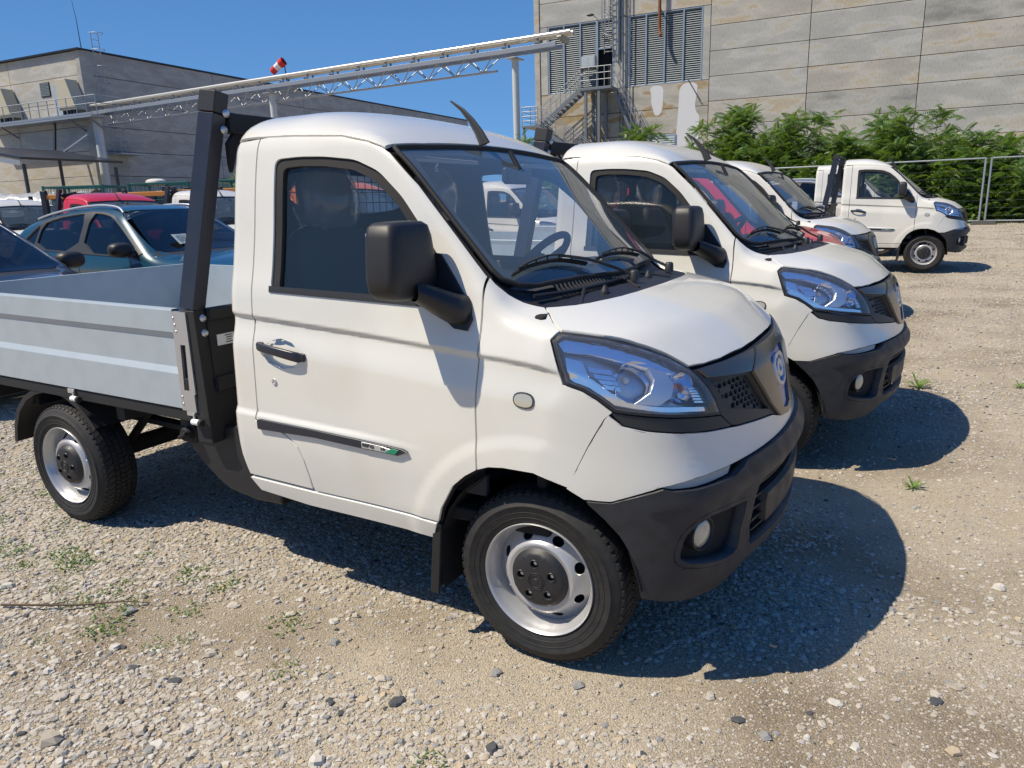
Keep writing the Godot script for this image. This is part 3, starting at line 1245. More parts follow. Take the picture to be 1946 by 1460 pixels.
	for z in [-0.43, -0.881]:
		mb = MB.new()
		var q := tk.hit("top", 0.065, z)
		mb.lathe([Vector2(0.016, -0.006), Vector2(0.013, 0.004), Vector2(0.008, 0.012), Vector2(0.006, 0.018), Vector2(0.0, 0.019)], Transform3D(Basis(Vector3.RIGHT, -PI / 2), q), 14)
		obj("washer_jet", mb, M.trim_black, t)
	wipers(t)
	# --- front fender, seen round the length axis
	tk.ay = 0.80
	tk.az = -0.5
	var fl := []
	for p in [[-0.174, 0.668], [-0.13, 0.684], [-0.077, 0.690], [0.027, 0.689], [0.10, 0.667], [0.139, 0.655]]:
		fl.append(tk.uv("roof", tk.hit("side", p[0], p[1])))
	for p in [[0.16, 0.712], [0.196, 0.792], [0.237, 0.870]]:
		fl.append(tk.uv("roof", tk.hit("side", p[0], p[1])))
	for k in range(13, 19):
		fl.append(tk.uv("roof", tk.hit("cyl", LAMP[k][0] * 0.8, LAMP[k][1])))
	fl.append(tk.uv("roof", tk.hit("cyl", LAMP[0][0] * 0.8, LAMP[0][1])))
	for p in [[0.072, 1.121, -0.042], [0.048, 1.132, -0.064], [0.015, 1.149, -0.104], [-0.017, 1.163, -0.141], [-0.078, 1.178, -0.118], [-0.117, 1.200, -0.100], [-0.153, 1.235, -0.083]]:
		fl.append(tk.uv("roof", Vector3(p[0], p[1], p[2])))
	for p in [[-0.176, 1.262], [-0.172, 1.19], [-0.168, 1.10], [-0.171, 1.02], [-0.177, 0.86]]:
		fl.append(tk.uv("roof", tk.hit("side", p[0], p[1])))
	var fender := PackedVector2Array(fl)
	mb = MB.new()
	panel(mb, tk, "roof", gap(fender, 0.0032), [], 0.02, 0.0075)
	var fenders := pair("fender", mb, M.paint_white, t)
	panel(shell, tk, "roof", shrink(fender, -0.004), [], 0.05, 0.05, -0.016, 0.0)
	tk.ay = 1.2
	tk.az = ZC
	# side marker
	mb = MB.new()
	panel(mb, tk, "side", pv(round2([[-0.042, 0.888], [-0.042, 0.935], [0.028, 0.932], [0.028, 0.884]], 2)), [pv(round2([[-0.036, 0.893], [-0.036, 0.929], [0.022, 0.926], [0.022, 0.890]], 2))], 0.01, 0.01, 0.003, 0.008)
	pair_in("marker_ring", mb, M.gunmetal, fenders)
	mb = MB.new()
	panel(mb, tk, "side", pv(round2([[-0.037, 0.892], [-0.037, 0.930], [0.023, 0.927], [0.023, 0.889]], 2)), [], 0.008, 0.008, func(u: float, w: float) -> float: return 0.004 + 0.005 * maxf(0.0, 1.0 - pow((u + 0.007) / 0.035, 2.0) - pow((w - 0.91) / 0.024, 2.0)), 0.008)
	pair_in("side_marker", mb, M.fog_glass, fenders)
	# --- bonnet (from above)
	var bon := []
	for p in [[-0.017, -0.141], [0.011, -0.168], [0.050, -0.215], [0.078, -0.265], [0.107, -0.345], [0.126, -0.419], [0.141, -0.53], [0.146, -0.629], [0.150, -0.805]]:
		bon.append([p[0], p[1]])
	bon.reverse()
	for p in [[0.015, -0.104], [0.048, -0.064], [0.072, -0.042]]:
		bon.append(p)
	for k in range(0, 6):
		var q := tk.hit("cyl", LAMP[k][0] * 0.8, LAMP[k][1] + 0.002)
		bon.append([q.x, q.z])
	for p in [[0.580, 0.992], [0.479, 0.992], [0.29, 0.995], [0.15, 0.998], [0.0, 1.0]]:
		var q := tk.hit("cyl", p[0] * 0.8, p[1])
		bon.append([q.x, q.z])
	var bonnet := PackedVector2Array()
	for p in bon:
		bonnet.append(Vector2(p[0], p[1]))
	for k in range(bon.size() - 2, 0, -1):
		bonnet.append(Vector2(bon[k][0], 2 * ZC - bon[k][1]))
	mb = MB.new()
	panel(mb, tk, "top", gap(bonnet, 0.0030), [], 0.014, 0.03)
	obj("bonnet", mb, M.paint_white, t)
	panel(shell, tk, "top", bonnet, [], 0.04, 0.06, -0.02, 0.0)
	front_end(t, shell)
	obj("cab_shell", shell, M.shell, t)
	obj("cab_shell", shell.mirrored(ZC), M.shell, t)
	interior(t)
	mirrors(t)
	underside(t)
	cargo_bed(t)
	return t


func badge(doors: Array) -> void:
	# a small plate at the front end of the moulding, with raised letters
	var mb := MB.new()
	panel(mb, tk, "side", pv([[-0.645, 0.675], [-0.645, 0.6965], [-0.56, 0.692], [-0.515, 0.6855], [-0.545, 0.6725]]), [], 0.02, 0.008, 0.0145, 0.006)
	pair_in("badge", mb, M.badge_face, doors)
	mb = MB.new()
	panel(mb, tk, "side", pv([[-0.545, 0.6715], [-0.515, 0.6905], [-0.485, 0.6880], [-0.500, 0.6715]]), [], 0.02, 0.008, 0.0148, 0.006)
	pair_in("badge_flash", mb, M.badge_green, doors)
	var at := tk.hit("side", -0.60, 0.685)
	for w in [["NPG", -0.6415, 0.0185], ["SR", -0.5625, 0.0150]]:
		var tm := TextMesh.new()
		var font := SystemFont.new()
		font.font_names = PackedStringArray(["Droid Sans"])
		font.font_weight = 700
		tm.font = font
		tm.text = w[0]
		tm.font_size = 16
		tm.pixel_size = w[2] / 16.0
		tm.depth = 0.0015
		tm.horizontal_alignment = HORIZONTAL_ALIGNMENT_LEFT
		tm.material = M.print
		for d in 2:
			var o := inst("badge_lettering", tm, doors[d])
			o.rotation.z = -0.055
			o.scale = Vector3(1.35, 0.9, 1)
			if d == 0:
				o.position = Vector3(w[1], 0.6855 - 0.055 * (w[1] + 0.6) * 1.0, at.z + 0.0158)
			else:
				o.position = Vector3(w[1] + 0.06, 0.6855, 2 * ZC - at.z - 0.0158)
				o.rotation = Vector3(0, PI, 0.055)


func wipers(t: Node) -> void:
	for s in [[[0.072, -0.70], [[-0.139, -0.150], [-0.128, -0.25], [-0.100, -0.40], [-0.055, -0.54], [0.0, -0.66]], 0.30], [[0.075, -1.12], [[-0.058, -0.64], [-0.060, -0.80], [-0.055, -0.95], [-0.046, -1.06], [-0.0, -1.11]], 0.9]]:
		var w := Node3D.new()
		w.name = "wiper"
		t.add_child(w, true)
		var path := []
		for p in s[1]:
			path.append(tk.hit("top", p[0], p[1]) + Vector3(0.012, 0.028, 0))
		path.append(tk.hit("top", s[0][0], s[0][1]) + Vector3(0, 0.018, 0))
		var mb := MB.new()
		var fine := smooth(path.slice(2), 5)
		for k in fine.size() - 1:
			var wd := lerpf(0.009, 0.022, float(k) / fine.size())
			mb.bar(fine[k], fine[k + 1], wd, 0.010, 0.002)
		mb.lathe([Vector2(0.0, 0.02), Vector2(0.012, 0.02), Vector2(0.017, 0.014), Vector2(0.018, -0.02)], Transform3D(Basis(Vector3.RIGHT, -PI / 2), path[-1]), 14)
		obj("arm", mb, M.trim_black, w)
		mb = MB.new()
		var bl := []
		for p in s[1].slice(0, 4):
			bl.append(tk.hit("top", p[0], p[1]) + Vector3(0.006, 0.012, 0))
		bl = smooth(bl, 5)
		for k in bl.size() - 1:
			mb.bar(bl[k], bl[k + 1], 0.007, 0.016, 0.001, Vector3(0.7, 0.7, 0))
		# the yoke that carries the blade
		var m := bl.size() / 2
		for k in range(2, bl.size() - 3, 2):
			var lift := 0.014 + 0.012 * (1.0 - absf(float(k - m)) / m)
			mb.bar(bl[k] + Vector3(0.006, lift * 0.8, 0), bl[k + 2] + Vector3(0.006, (0.014 + 0.012 * (1.0 - absf(float(k + 2 - m)) / m)) * 0.8, 0), 0.010, 0.005, 0.001)
			mb.rod(bl[k], bl[k] + Vector3(0.006, lift * 0.8, 0), 0.003, 5)
		obj("blade", mb, M.rubber, w)


func front_end(t: Node, shell: MB) -> void:
	# headlamps
	var lamps := []
	for k in 2:
		var h := Node3D.new()
		h.name = "headlight"
		t.add_child(h, true)
		lamps.append(h)
	var lp := cyl(LAMP)
	var inner := shrink(lp, 0.010)
	var mb := MB.new()
	panel(mb, tk, "cyl", shrink(lp, 0.0015), [inner], 0.012, 0.012, -0.001, 0.012)
	pair_in("housing_rim", mb, M.trim_black, lamps)
	mb = MB.new()
	panel(mb, tk, "cyl", inner, [], 0.016, 0.016, 0.0035, 0.008)
	pair_in("lens", mb, M.lens, lamps)
	# back shell of the lamp: a blue-silver tub
	mb = MB.new()
	panel(mb, tk, "cyl", shrink(lp, 0.004), [], 0.02, 0.02, -0.075, 0.0)
	pair_in("tub", mb, M.reflector_satin, lamps)
	mb = MB.new()      # smooth upper brow and the light-guide strip along the rear edge
	panel(mb, tk, "cyl", cyl([[1.050, 1.098], [0.985, 1.095], [0.915, 1.084], [0.815, 1.057], [0.728, 1.023], [0.668, 0.985], [0.70, 0.985], [0.76, 1.005], [0.86, 1.033], [0.97, 1.055], [1.055, 1.060], [1.072, 1.085]]), [], 0.012, 0.012, -0.018, 0.03)
	panel(mb, tk, "cyl", cyl([[1.052, 1.045], [1.048, 0.985], [1.03, 0.972], [0.985, 0.958], [0.945, 0.930], [0.915, 0.908], [0.87, 0.900], [0.88, 0.915], [0.94, 0.955], [0.985, 0.990], [1.0, 1.035]]), [], 0.012, 0.012, -0.022, 0.03)
	panel(mb, tk, "cyl", cyl([[0.87, 0.900], [0.78, 0.886], [0.68, 0.875], [0.585, 0.860], [0.60, 0.875], [0.70, 0.892], [0.80, 0.902], [0.88, 0.915]]), [], 0.012, 0.012, -0.022, 0.03)
	pair_in("trim_reflector", mb, M.reflector, lamps)
	mb = MB.new()      # stepped facets behind the indicator
	for k in 4:
		var y0 := 1.022 - k * 0.018
		panel(mb, tk, "cyl", cyl([[0.985 - k * 0.012, y0], [0.915 - k * 0.006, y0 - 0.006], [0.912 - k * 0.006, y0 - 0.020], [0.980 - k * 0.014, y0 - 0.014]]), [], 0.02, 0.02, -0.035 - 0.004 * (k % 2), 0.02)
	pair_in("facets", mb, M.reflector, lamps)
	# two bowls: main beam and indicator
	for b in [[0.845, 0.965, 0.070, 0.075], [0.700, 0.935, 0.050, 0.060]]:
		var p := tk.hit("cyl", b[0] * 0.8, b[1])
		var axis := Vector3(0.86, 0.0, 0.5).normalized()
		var c := p - axis * 0.035 - Vector3(0, 0, 0.012)
		var xf := Transform3D(Basis(Vector3.UP.cross(axis).normalized(), Vector3.UP, axis), c)
		mb = MB.new()
		var prof := []
		for k in 9:
			var s := k / 8.0
			prof.append(Vector2(0.004 + b[2] * 0.9 * s, -b[3] * (1.0 - s * s)))
		prof.append(Vector2(b[2] * 0.98, 0.004))
		mb.lathe(prof, xf, 28)
		pair_in("bowl", mb, M.reflector, lamps)
		mb = MB.new()
		mb.ellipsoid(c - axis * (b[3] * 0.45), Vector3(0.011, 0.011, 0.011), 10, 6)
		mb.rod(c - axis * b[3], c - axis * (b[3] * 0.5), 0.008, 8)
		pair_in("bulb", mb, M.amber if b[0] < 0.75 else M.label_white, lamps)
	mb = MB.new()      # the satin divider between the bowls
	panel(mb, tk, "cyl", cyl([[0.800, 1.020], [0.745, 1.000], [0.728, 0.965], [0.745, 0.925], [0.790, 0.905], [0.86, 0.912], [0.81, 0.945], [0.790, 0.985]]), [], 0.012, 0.012, -0.016, 0.04)
	pair_in("divider", mb, M.reflector_satin, lamps)
	mb = MB.new()
	for k in 6:
		var y := 0.925 - k * 0.009
		panel(mb, tk, "cyl", cyl([[0.66 - k * 0.004, y + 0.02], [0.60 - k * 0.004, y - 0.002 + 0.01], [0.60 - k * 0.004, y - 0.006 + 0.01], [0.66 - k * 0.004, y - 0.006 + 0.02]]), [], 0.02, 0.02, -0.02, 0.02)
	pair_in("facets", mb, M.reflector, lamps)
	panel(shell, tk, "cyl", cyl([[1.10, 1.12], [0.5, 1.12], [0.0, 1.0], [0.0, 0.33], [0.85, 0.33], [0.9, 0.52], [1.0, 0.61], [1.06, 0.66]]), [lp], 0.05, 0.05, -0.03, 0.0)
	# black strip below the lamp
	mb = MB.new()
	panel(mb, tk, "cyl", gap(cyl([[0.930, 0.889], [0.918, 0.889], [0.852, 0.879], [0.775, 0.869], [0.682, 0.857], [0.561, 0.840], [0.507, 0.796], [0.630, 0.810], [0.735, 0.824], [0.831, 0.838], [0.894, 0.853]]), 0.001), [], 0.014, 0.008, -0.004, 0.012)
	pair("lamp_trim", mb, M.trim_black, t)
	# grille surround
	var mesh_l := [[0.589, 0.952], [0.48, 0.937], [0.327, 0.922], [0.257, 0.847], [0.199, 0.780], [0.373, 0.818], [0.518, 0.852], [0.546, 0.901]]
	var mesh_r := []
	for p in mesh_l:
		mesh_r.append([-p[0], p[1]])
	var sur := full([[0.0, 0.996], [0.15, 0.994], [0.29, 0.990], [0.479, 0.988], [0.58, 0.989], [0.655, 0.989], [0.628, 0.963], [0.602, 0.932], [0.576, 0.892], [0.558, 0.842], [0.505, 0.797], [0.473, 0.790], [0.191, 0.760], [0.10, 0.737], [0.0, 0.732]])
	mb = MB.new()
	panel(mb, tk, "cyl", gap(cyl(sur), 0.002), [cyl(mesh_l), cyl(mesh_r)], 0.014, 0.012, -0.004, 0.03)
	obj("grille_surround", mb, M.trim_black, t)
	mb = MB.new()
	panel(mb, tk, "cyl", cyl([[0.632, 0.984], [0.580, 0.985], [0.479, 0.983], [0.29, 0.984], [0.205, 0.984], [0.245, 0.926], [0.327, 0.929], [0.477, 0.944], [0.600, 0.958]]), [], 0.014, 0.010, 0.004, 0.012)
	pair("grille_bar", mb, M.gunmetal, t)
	mb = MB.new()
	panel(mb, tk, "cyl", cyl(full([[0.0, 0.985], [0.20, 0.985], [0.318, 0.926], [0.20, 0.80], [0.118, 0.737], [0.0, 0.722]])), [cyl(full([[0.0, 0.955], [0.135, 0.952], [0.120, 0.90], [0.060, 0.752], [0.0, 0.742]]))], 0.014, 0.012, 0.009, 0.016)
	obj("emblem_frame", mb, M.gunmetal, t)
	mb = MB.new()
	panel(mb, tk, "cyl", cyl(full([[0.0, 0.955], [0.135, 0.952], [0.120, 0.90], [0.060, 0.752], [0.0, 0.742]])), [], 0.014, 0.014, 0.002, 0.0)
	obj("emblem_field", mb, M.badge_blue, t)
	# the emblem: a shield with a ring on it
	mb = MB.new()
	panel(mb, tk, "cyl", cyl(full([[0.0, 0.935], [0.055, 0.931], [0.090, 0.912], [0.090, 0.868], [0.055, 0.832], [0.0, 0.820]])), [cyl(full([[0.0, 0.925], [0.05, 0.921], [0.076, 0.905], [0.076, 0.873], [0.047, 0.843], [0.0, 0.832]]))], 0.008, 0.008, 0.010, 0.010)
	var rg := []
	var rgi := []
	for k in 20:
		var a := TAU * k / 20
		rg.append([cos(a) * 0.050, 0.882 + sin(a) * 0.030])
		rgi.append([cos(a) * 0.024, 0.882 + sin(a) * 0.014])
	panel(mb, tk, "cyl", cyl(rg), [cyl(rgi)], 0.008, 0.008, 0.009, 0.008)
	obj("emblem", mb, M.badge_face, t)
	# honeycomb in the two openings
	mb = MB.new()
	for side in [mesh_l, mesh_r]:
		var outline := shrink(cyl(side), -0.004)
		panel(mb, tk, "cyl", outline, hexes(outline, 0.0135), 0.03, 0.03, -0.022, 0.012)
	obj("grille_mesh", mb, M.trim_black, t)
	# white fascia
	var fas := full([[0.0, 0.7305], [0.10, 0.7355], [0.191, 0.7585], [0.473, 0.7885], [0.507, 0.794], [0.630, 0.808], [0.735, 0.822], [0.831, 0.836], [0.894, 0.851], [0.936, 0.887], [0.990, 0.790], [1.056, 0.655], [1.004, 0.625], [0.930, 0.6245], [0.870, 0.647], [0.797, 0.672], [0.701, 0.687], [0.62, 0.690], [0.528, 0.690], [0.474, 0.690], [0.315, 0.690], [0.0, 0.690]])
	mb = MB.new()
	panel(mb, tk, "cyl", gap(cyl(fas), 0.002), [], 0.016, 0.0115, 0.0, 0.02)
	obj("front_fascia", mb, M.paint_white, t)
	mb = MB.new()
	panel(mb, tk, "cyl", cyl([[0.796, 0.671], [0.701, 0.686], [0.62, 0.688], [0.540, 0.687], [0.560, 0.668], [0.637, 0.665], [0.704, 0.663], [0.768, 0.664]]), [], 0.014, 0.008, -0.008, 0.02)
	pair("light_strip", mb, M.strip_grey, t)
	# bumper
	var pocket_l := round2([[0.752, 0.423], [0.766, 0.451], [0.748, 0.520], [0.713, 0.552], [0.660, 0.575], [0.581, 0.575], [0.445, 0.565], [0.440, 0.542], [0.493, 0.400], [0.553, 0.381], [0.669, 0.400]], 1)
	var pocket_r := []
	for p in pocket_l:
		pocket_r.append([-p[0], p[1]])
	var mid := full([[0.0, 0.600], [0.289, 0.596], [0.375, 0.580], [0.395, 0.555], [0.405, 0.535], [0.445, 0.405], [0.425, 0.385], [0.2, 0.375], [0.0, 0.372]])
	var bum := full([[0.0, 0.686], [0.315, 0.686], [0.474, 0.686], [0.505, 0.672], [0.55, 0.662], [0.637, 0.660], [0.704, 0.659], [0.768, 0.661], [0.795, 0.669], [0.87, 0.645], [0.93, 0.6225], [0.998, 0.6225], [0.992, 0.612], [0.950, 0.572], [0.908, 0.522], [0.883, 0.475], [0.868, 0.434], [0.857, 0.390], [0.853, 0.344], [0.845, 0.316], [0.779, 0.307], [0.70, 0.304], [0.595, 0.303], [0.465, 0.335], [0.447, 0.342], [0.206, 0.345], [0.0, 0.343]])
	var boff := func(u: float, w: float) -> float:
		var a := absf(u) / 0.8
		return 0.004 + 0.022 * Body.ss(0.93, 0.70, a) * Body.ss(0.58, 0.63, w) * (1.0 - Body.ss(0.64, 0.665, w) * 0.6) + 0.010 * Body.ss(0.46, 0.41, w) * Body.ss(0.90, 0.7, a)
	mb = MB.new()
	panel(mb, tk, "cyl", gap(cyl(bum), 0.0015), [cyl(pocket_l), cyl(pocket_r), cyl(mid)], 0.014, 0.010, boff, 0.035)
	var bumper := obj("bumper", mb, M.bumper_plastic, t)
	mb = MB.new()
	for s in [pocket_l, pocket_r]:
		var o := cyl(s)
		panel(mb, tk, "cyl", shrink(o, 0.0015), [shrink(o, 0.014)], 0.012, 0.012, boff, 0.045)
		panel(mb, tk, "cyl", shrink(o, 0.010), [], 0.02, 0.02, -0.038, 0.0)
	obj("fog_pocket", mb, M.bumper_plastic, bumper)
	mb = MB.new()
	panel(mb, tk, "cyl", shrink(cyl(mid), -0.006), [], 0.03, 0.03, -0.03, 0.0)
	for k in 5:
		var y := 0.42 + k * 0.038
		var line := []
		for j in 9:
			var a := lerpf(-0.40, 0.40, j / 8.0)
			line.append(tk.hit("cyl", a * 0.8, y) + Vector3(-0.012, 0, 0))
		for j in 8:
			mb.bar(line[j], line[j + 1], 0.02, 0.006, 0.001)
	obj("lower_grille", mb, M.trim_black, bumper)
	mb = MB.new()
	panel(mb, tk, "cyl", cyl(full([[0.0, 0.53], [0.32, 0.53], [0.33, 0.50], [0.32, 0.43], [0.0, 0.43]])), [], 0.03, 0.03, 0.012, 0.04)
	obj("number_plate_mount", mb, M.bumper_plastic, bumper)
	# fog lamps
	for s in [1.0, -1.0]:
		var g := Node3D.new()
		g.name = "fog_lamp"
		t.add_child(g, true)
		var c := tk.hit("cyl", 0.657 * 0.8, 0.500)
		var axis := Vector3(0.93, -0.02, 0.36).normalized()
		var xf := Transform3D(Basis(Vector3.UP.cross(axis).normalized(), Vector3.UP, axis), c - axis * 0.012)
		var lens := MB.new()
		lens.lathe([Vector2(0.0, 0.004), Vector2(0.02, 0.003), Vector2(0.036, -0.001), Vector2(0.044, -0.006), Vector2(0.046, -0.014)], xf, 30)
		var ring := MB.new()
		ring.lathe([Vector2(0.044, -0.03), Vector2(0.0455, -0.004), Vector2(0.049, 0.002), Vector2(0.053, 0.0), Vector2(0.055, -0.03)], xf, 30)
		if s < 0:
			lens = lens.mirrored(ZC)
			ring = ring.mirrored(ZC)
		obj("lens", lens, M.fog_glass, g)
		obj("ring", ring, M.trim_black, g)
	# antenna: a curved fin near the top of the windscreen
	mb = MB.new()
	var base := Vector3(-0.555, 1.716, -0.70)
	var pts := [[0.012, 0.0, 0.0105, 0.010], [-0.012, 0.045, 0.0085, 0.007], [-0.045, 0.092, 0.0065, 0.005], [-0.085, 0.135, 0.0045, 0.0035], [-0.137, 0.172, 0.002, 0.002]]
	var rows := []
	for p in pts:
		var row := []
		for j in 10:
			var a := TAU * j / 10
			row.append(base + Vector3(p[0] + cos(a) * p[2] * 2.2, p[1] - 0.01 + cos(a) * p[2] * 0.7, sin(a) * p[3]))
		rows.append(row)
	mb.sheet(rows, Vector3.ZERO, true)
	obj("antenna", mb, M.trim_black, t)


func hexes(outline: PackedVector2Array, r: float) -> Array:
	var o := []
	var lo := outline[0]
	var hi := outline[0]
	for p in outline:
		lo = lo.min(p)
		hi = hi.max(p)
	var dx := r * 1.9
	var dy := r * 1.35
	var row := 0
	var y := lo.y
	while y < hi.y:
		var x := lo.x + (dx * 0.5 if row % 2 else 0.0)
		while x < hi.x:
			var h := PackedVector2Array()
			var ok := true
			for k in 6:
				var a := TAU * (k + 0.5) / 6
				var p := Vector2(x + cos(a) * r * 0.92, y + sin(a) * r * 0.72)
				h.append(p)
				if not Geometry2D.is_point_in_polygon(p, outline):
					ok = false
			if ok:
				o.append(h)
			x += dx
		y += dy
		row += 1
	return o


func interior(t: Node) -> void:
	for s in [[-0.42, 1.0], [-1.19, -1.0]]:
		var z: float = s[0]
		var seat := Node3D.new()
		seat.name = "seat"
		t.add_child(seat, true)
		var mb := MB.new()
		mb.ellipsoid(Vector3(-0.86, 0.86, z), Vector3(0.26, 0.09, 0.24), 18, 10, 0.55)
		obj("cushion", mb, M.seat_cloth, seat)
		mb = MB.new()
		mb.ellipsoid(Vector3(-1.09, 1.13, z), Vector3(0.075, 0.30, 0.24), 18, 12, 0.55, Basis(Vector3(0, 0, 1), 0.16))
		obj("backrest", mb, M.seat_cloth, seat)
		mb = MB.new()
		mb.ellipsoid(Vector3(-1.125, 1.525, z), Vector3(0.055, 0.115, 0.135), 16, 12, 0.6, Basis(Vector3(0, 0, 1), 0.12))
		mb.rod(Vector3(-1.12, 1.36, z - 0.06), Vector3(-1.125, 1.44, z - 0.06), 0.007)
		mb.rod(Vector3(-1.12, 1.36, z + 0.06), Vector3(-1.125, 1.44, z + 0.06), 0.007)
		obj("headrest", mb, M.seat_cloth, seat)
		# crumpled protective film over the headrest
		mb = MB.new()
		var rows := []
		var ns := FastNoiseLite.new()
		ns.seed = 5 + int(s[1])
		ns.frequency = 9.0
		for a in 15:
			var th := PI * (0.02 + 0.75 * a / 14.0)
			var row := []
			for b in 24:
				var ph := TAU * b / 24
				var e := Vector3(sin(th) * cos(ph), cos(th), sin(th) * sin(ph))
				e = Vector3(signf(e.x) * pow(absf(e.x), 0.7), e.y, signf(e.z) * pow(absf(e.z), 0.7))
				var w := 1.08 + 0.10 * ns.get_noise_3d(e.x, e.y, e.z) + 0.08 * ns.get_noise_3d(e.x * 3, e.y, e.z * 3)
				row.append(Vector3(-1.125, 1.515, z) + e * Vector3(0.062, 0.135, 0.150) * w)
			rows.append(row)
		mb.sheet(rows, Vector3.ZERO, true)
		obj("plastic_cover", mb, M.plastic_film, seat)
	# dashboard
	var mb := MB.new()
	var rows := []
	for k in 15:
		var z := lerpf(-0.16, -1.45, k / 14.0)
		var bx := -0.02 - 0.10 * pow((z - ZC) / 0.65, 2.0)
		var hump := 0.075 * exp(-pow((z + 1.19) / 0.15, 4.0))
		rows.append([Vector3(bx - 0.06, 1.175, z), Vector3(bx - 0.16, 1.170, z), Vector3(bx - 0.24, 1.165 + hump, z), Vector3(bx - 0.37, 1.160 + hump * 0.9, z), Vector3(bx - 0.40, 1.13 + hump * 0.3, z), Vector3(bx - 0.36, 1.02, z), Vector3(bx - 0.34, 0.80, z), Vector3(bx - 0.12, 0.55, z)])
	mb.sheet(rows, Vector3(-0.5, 1, 0))
	obj("dashboard", mb, M.interior, t)
	# steering wheel on the far side
	var sw := Node3D.new()
	sw.name = "steering_wheel"
	t.add_child(sw, true)
	mb = MB.new()
	var xf := Transform3D(Basis(Vector3(0, 0, 1), -0.75), Vector3(-0.57, 1.20, -1.19))
	var ring := []
	for k in 28:
		var a := TAU * k / 28
		ring.append(xf * Vector3(cos(a) * 0.185 * 0.0 + 0.0, cos(a) * 0.185, sin(a) * 0.185))
	mb.tube(ring, 0.017, 10, true)
	obj("rim", mb, M.interior, sw)
	mb = MB.new()
	mb.ellipsoid(xf * Vector3(0.01, 0, 0), Vector3(0.03, 0.06, 0.07), 14, 8, 0.8)
	for a in [0.0, 2.2, -2.2]:
		mb.bar(xf * Vector3(0.01, 0, 0), xf * Vector3(0.0, -cos(a) * 0.18, sin(a) * 0.18), 0.03, 0.014, 0.003)
	mb.rod(xf * Vector3(0.02, 0, 0), xf * Vector3(0.28, -0.03, 0), 0.035, 8)
	obj("hub", mb, M.interior, sw)
	# inner mirror and sun visors
	mb = MB.new()
	mb.box(Vector3(-0.46, 1.585, ZC), Vector3(0.03, 0.065, 0.22), 0.012)
	mb.rod(Vector3(-0.45, 1.61, ZC), Vector3(-0.49, 1.68, ZC), 0.01)
	obj("rear_view_mirror", mb, M.trim_black, t)
	mb = MB.new()
	for z in [-0.42, -1.19]:
		mb.box(Vector3(-0.60, 1.655, z), Vector3(0.15, 0.015, 0.42), 0.006, Basis(Vector3(0, 0, 1), -0.35))
	obj("sun_visor", mb, M.interior_light, t)
	# inner door skins and floor
	mb = MB.new()
	mb.box(Vector3(-0.68, 0.86, -0.075), Vector3(0.95, 0.66, 0.03), 0.01)
	mb.box(Vector3(-0.68, 0.86, 2 * ZC + 0.075), Vector3(0.95, 0.66, 0.03), 0.01)
	obj("door_lining", mb, M.interior, t)
	mb = MB.new()
	mb.box(Vector3(-0.62, 0.46, ZC), Vector3(1.3, 0.05, 1.52), 0.01)
	mb.box(Vector3(0.0, 0.80, ZC), Vector3(0.04, 0.7, 1.50), 0.01)
	obj("floor_pan", mb, M.shell, t)


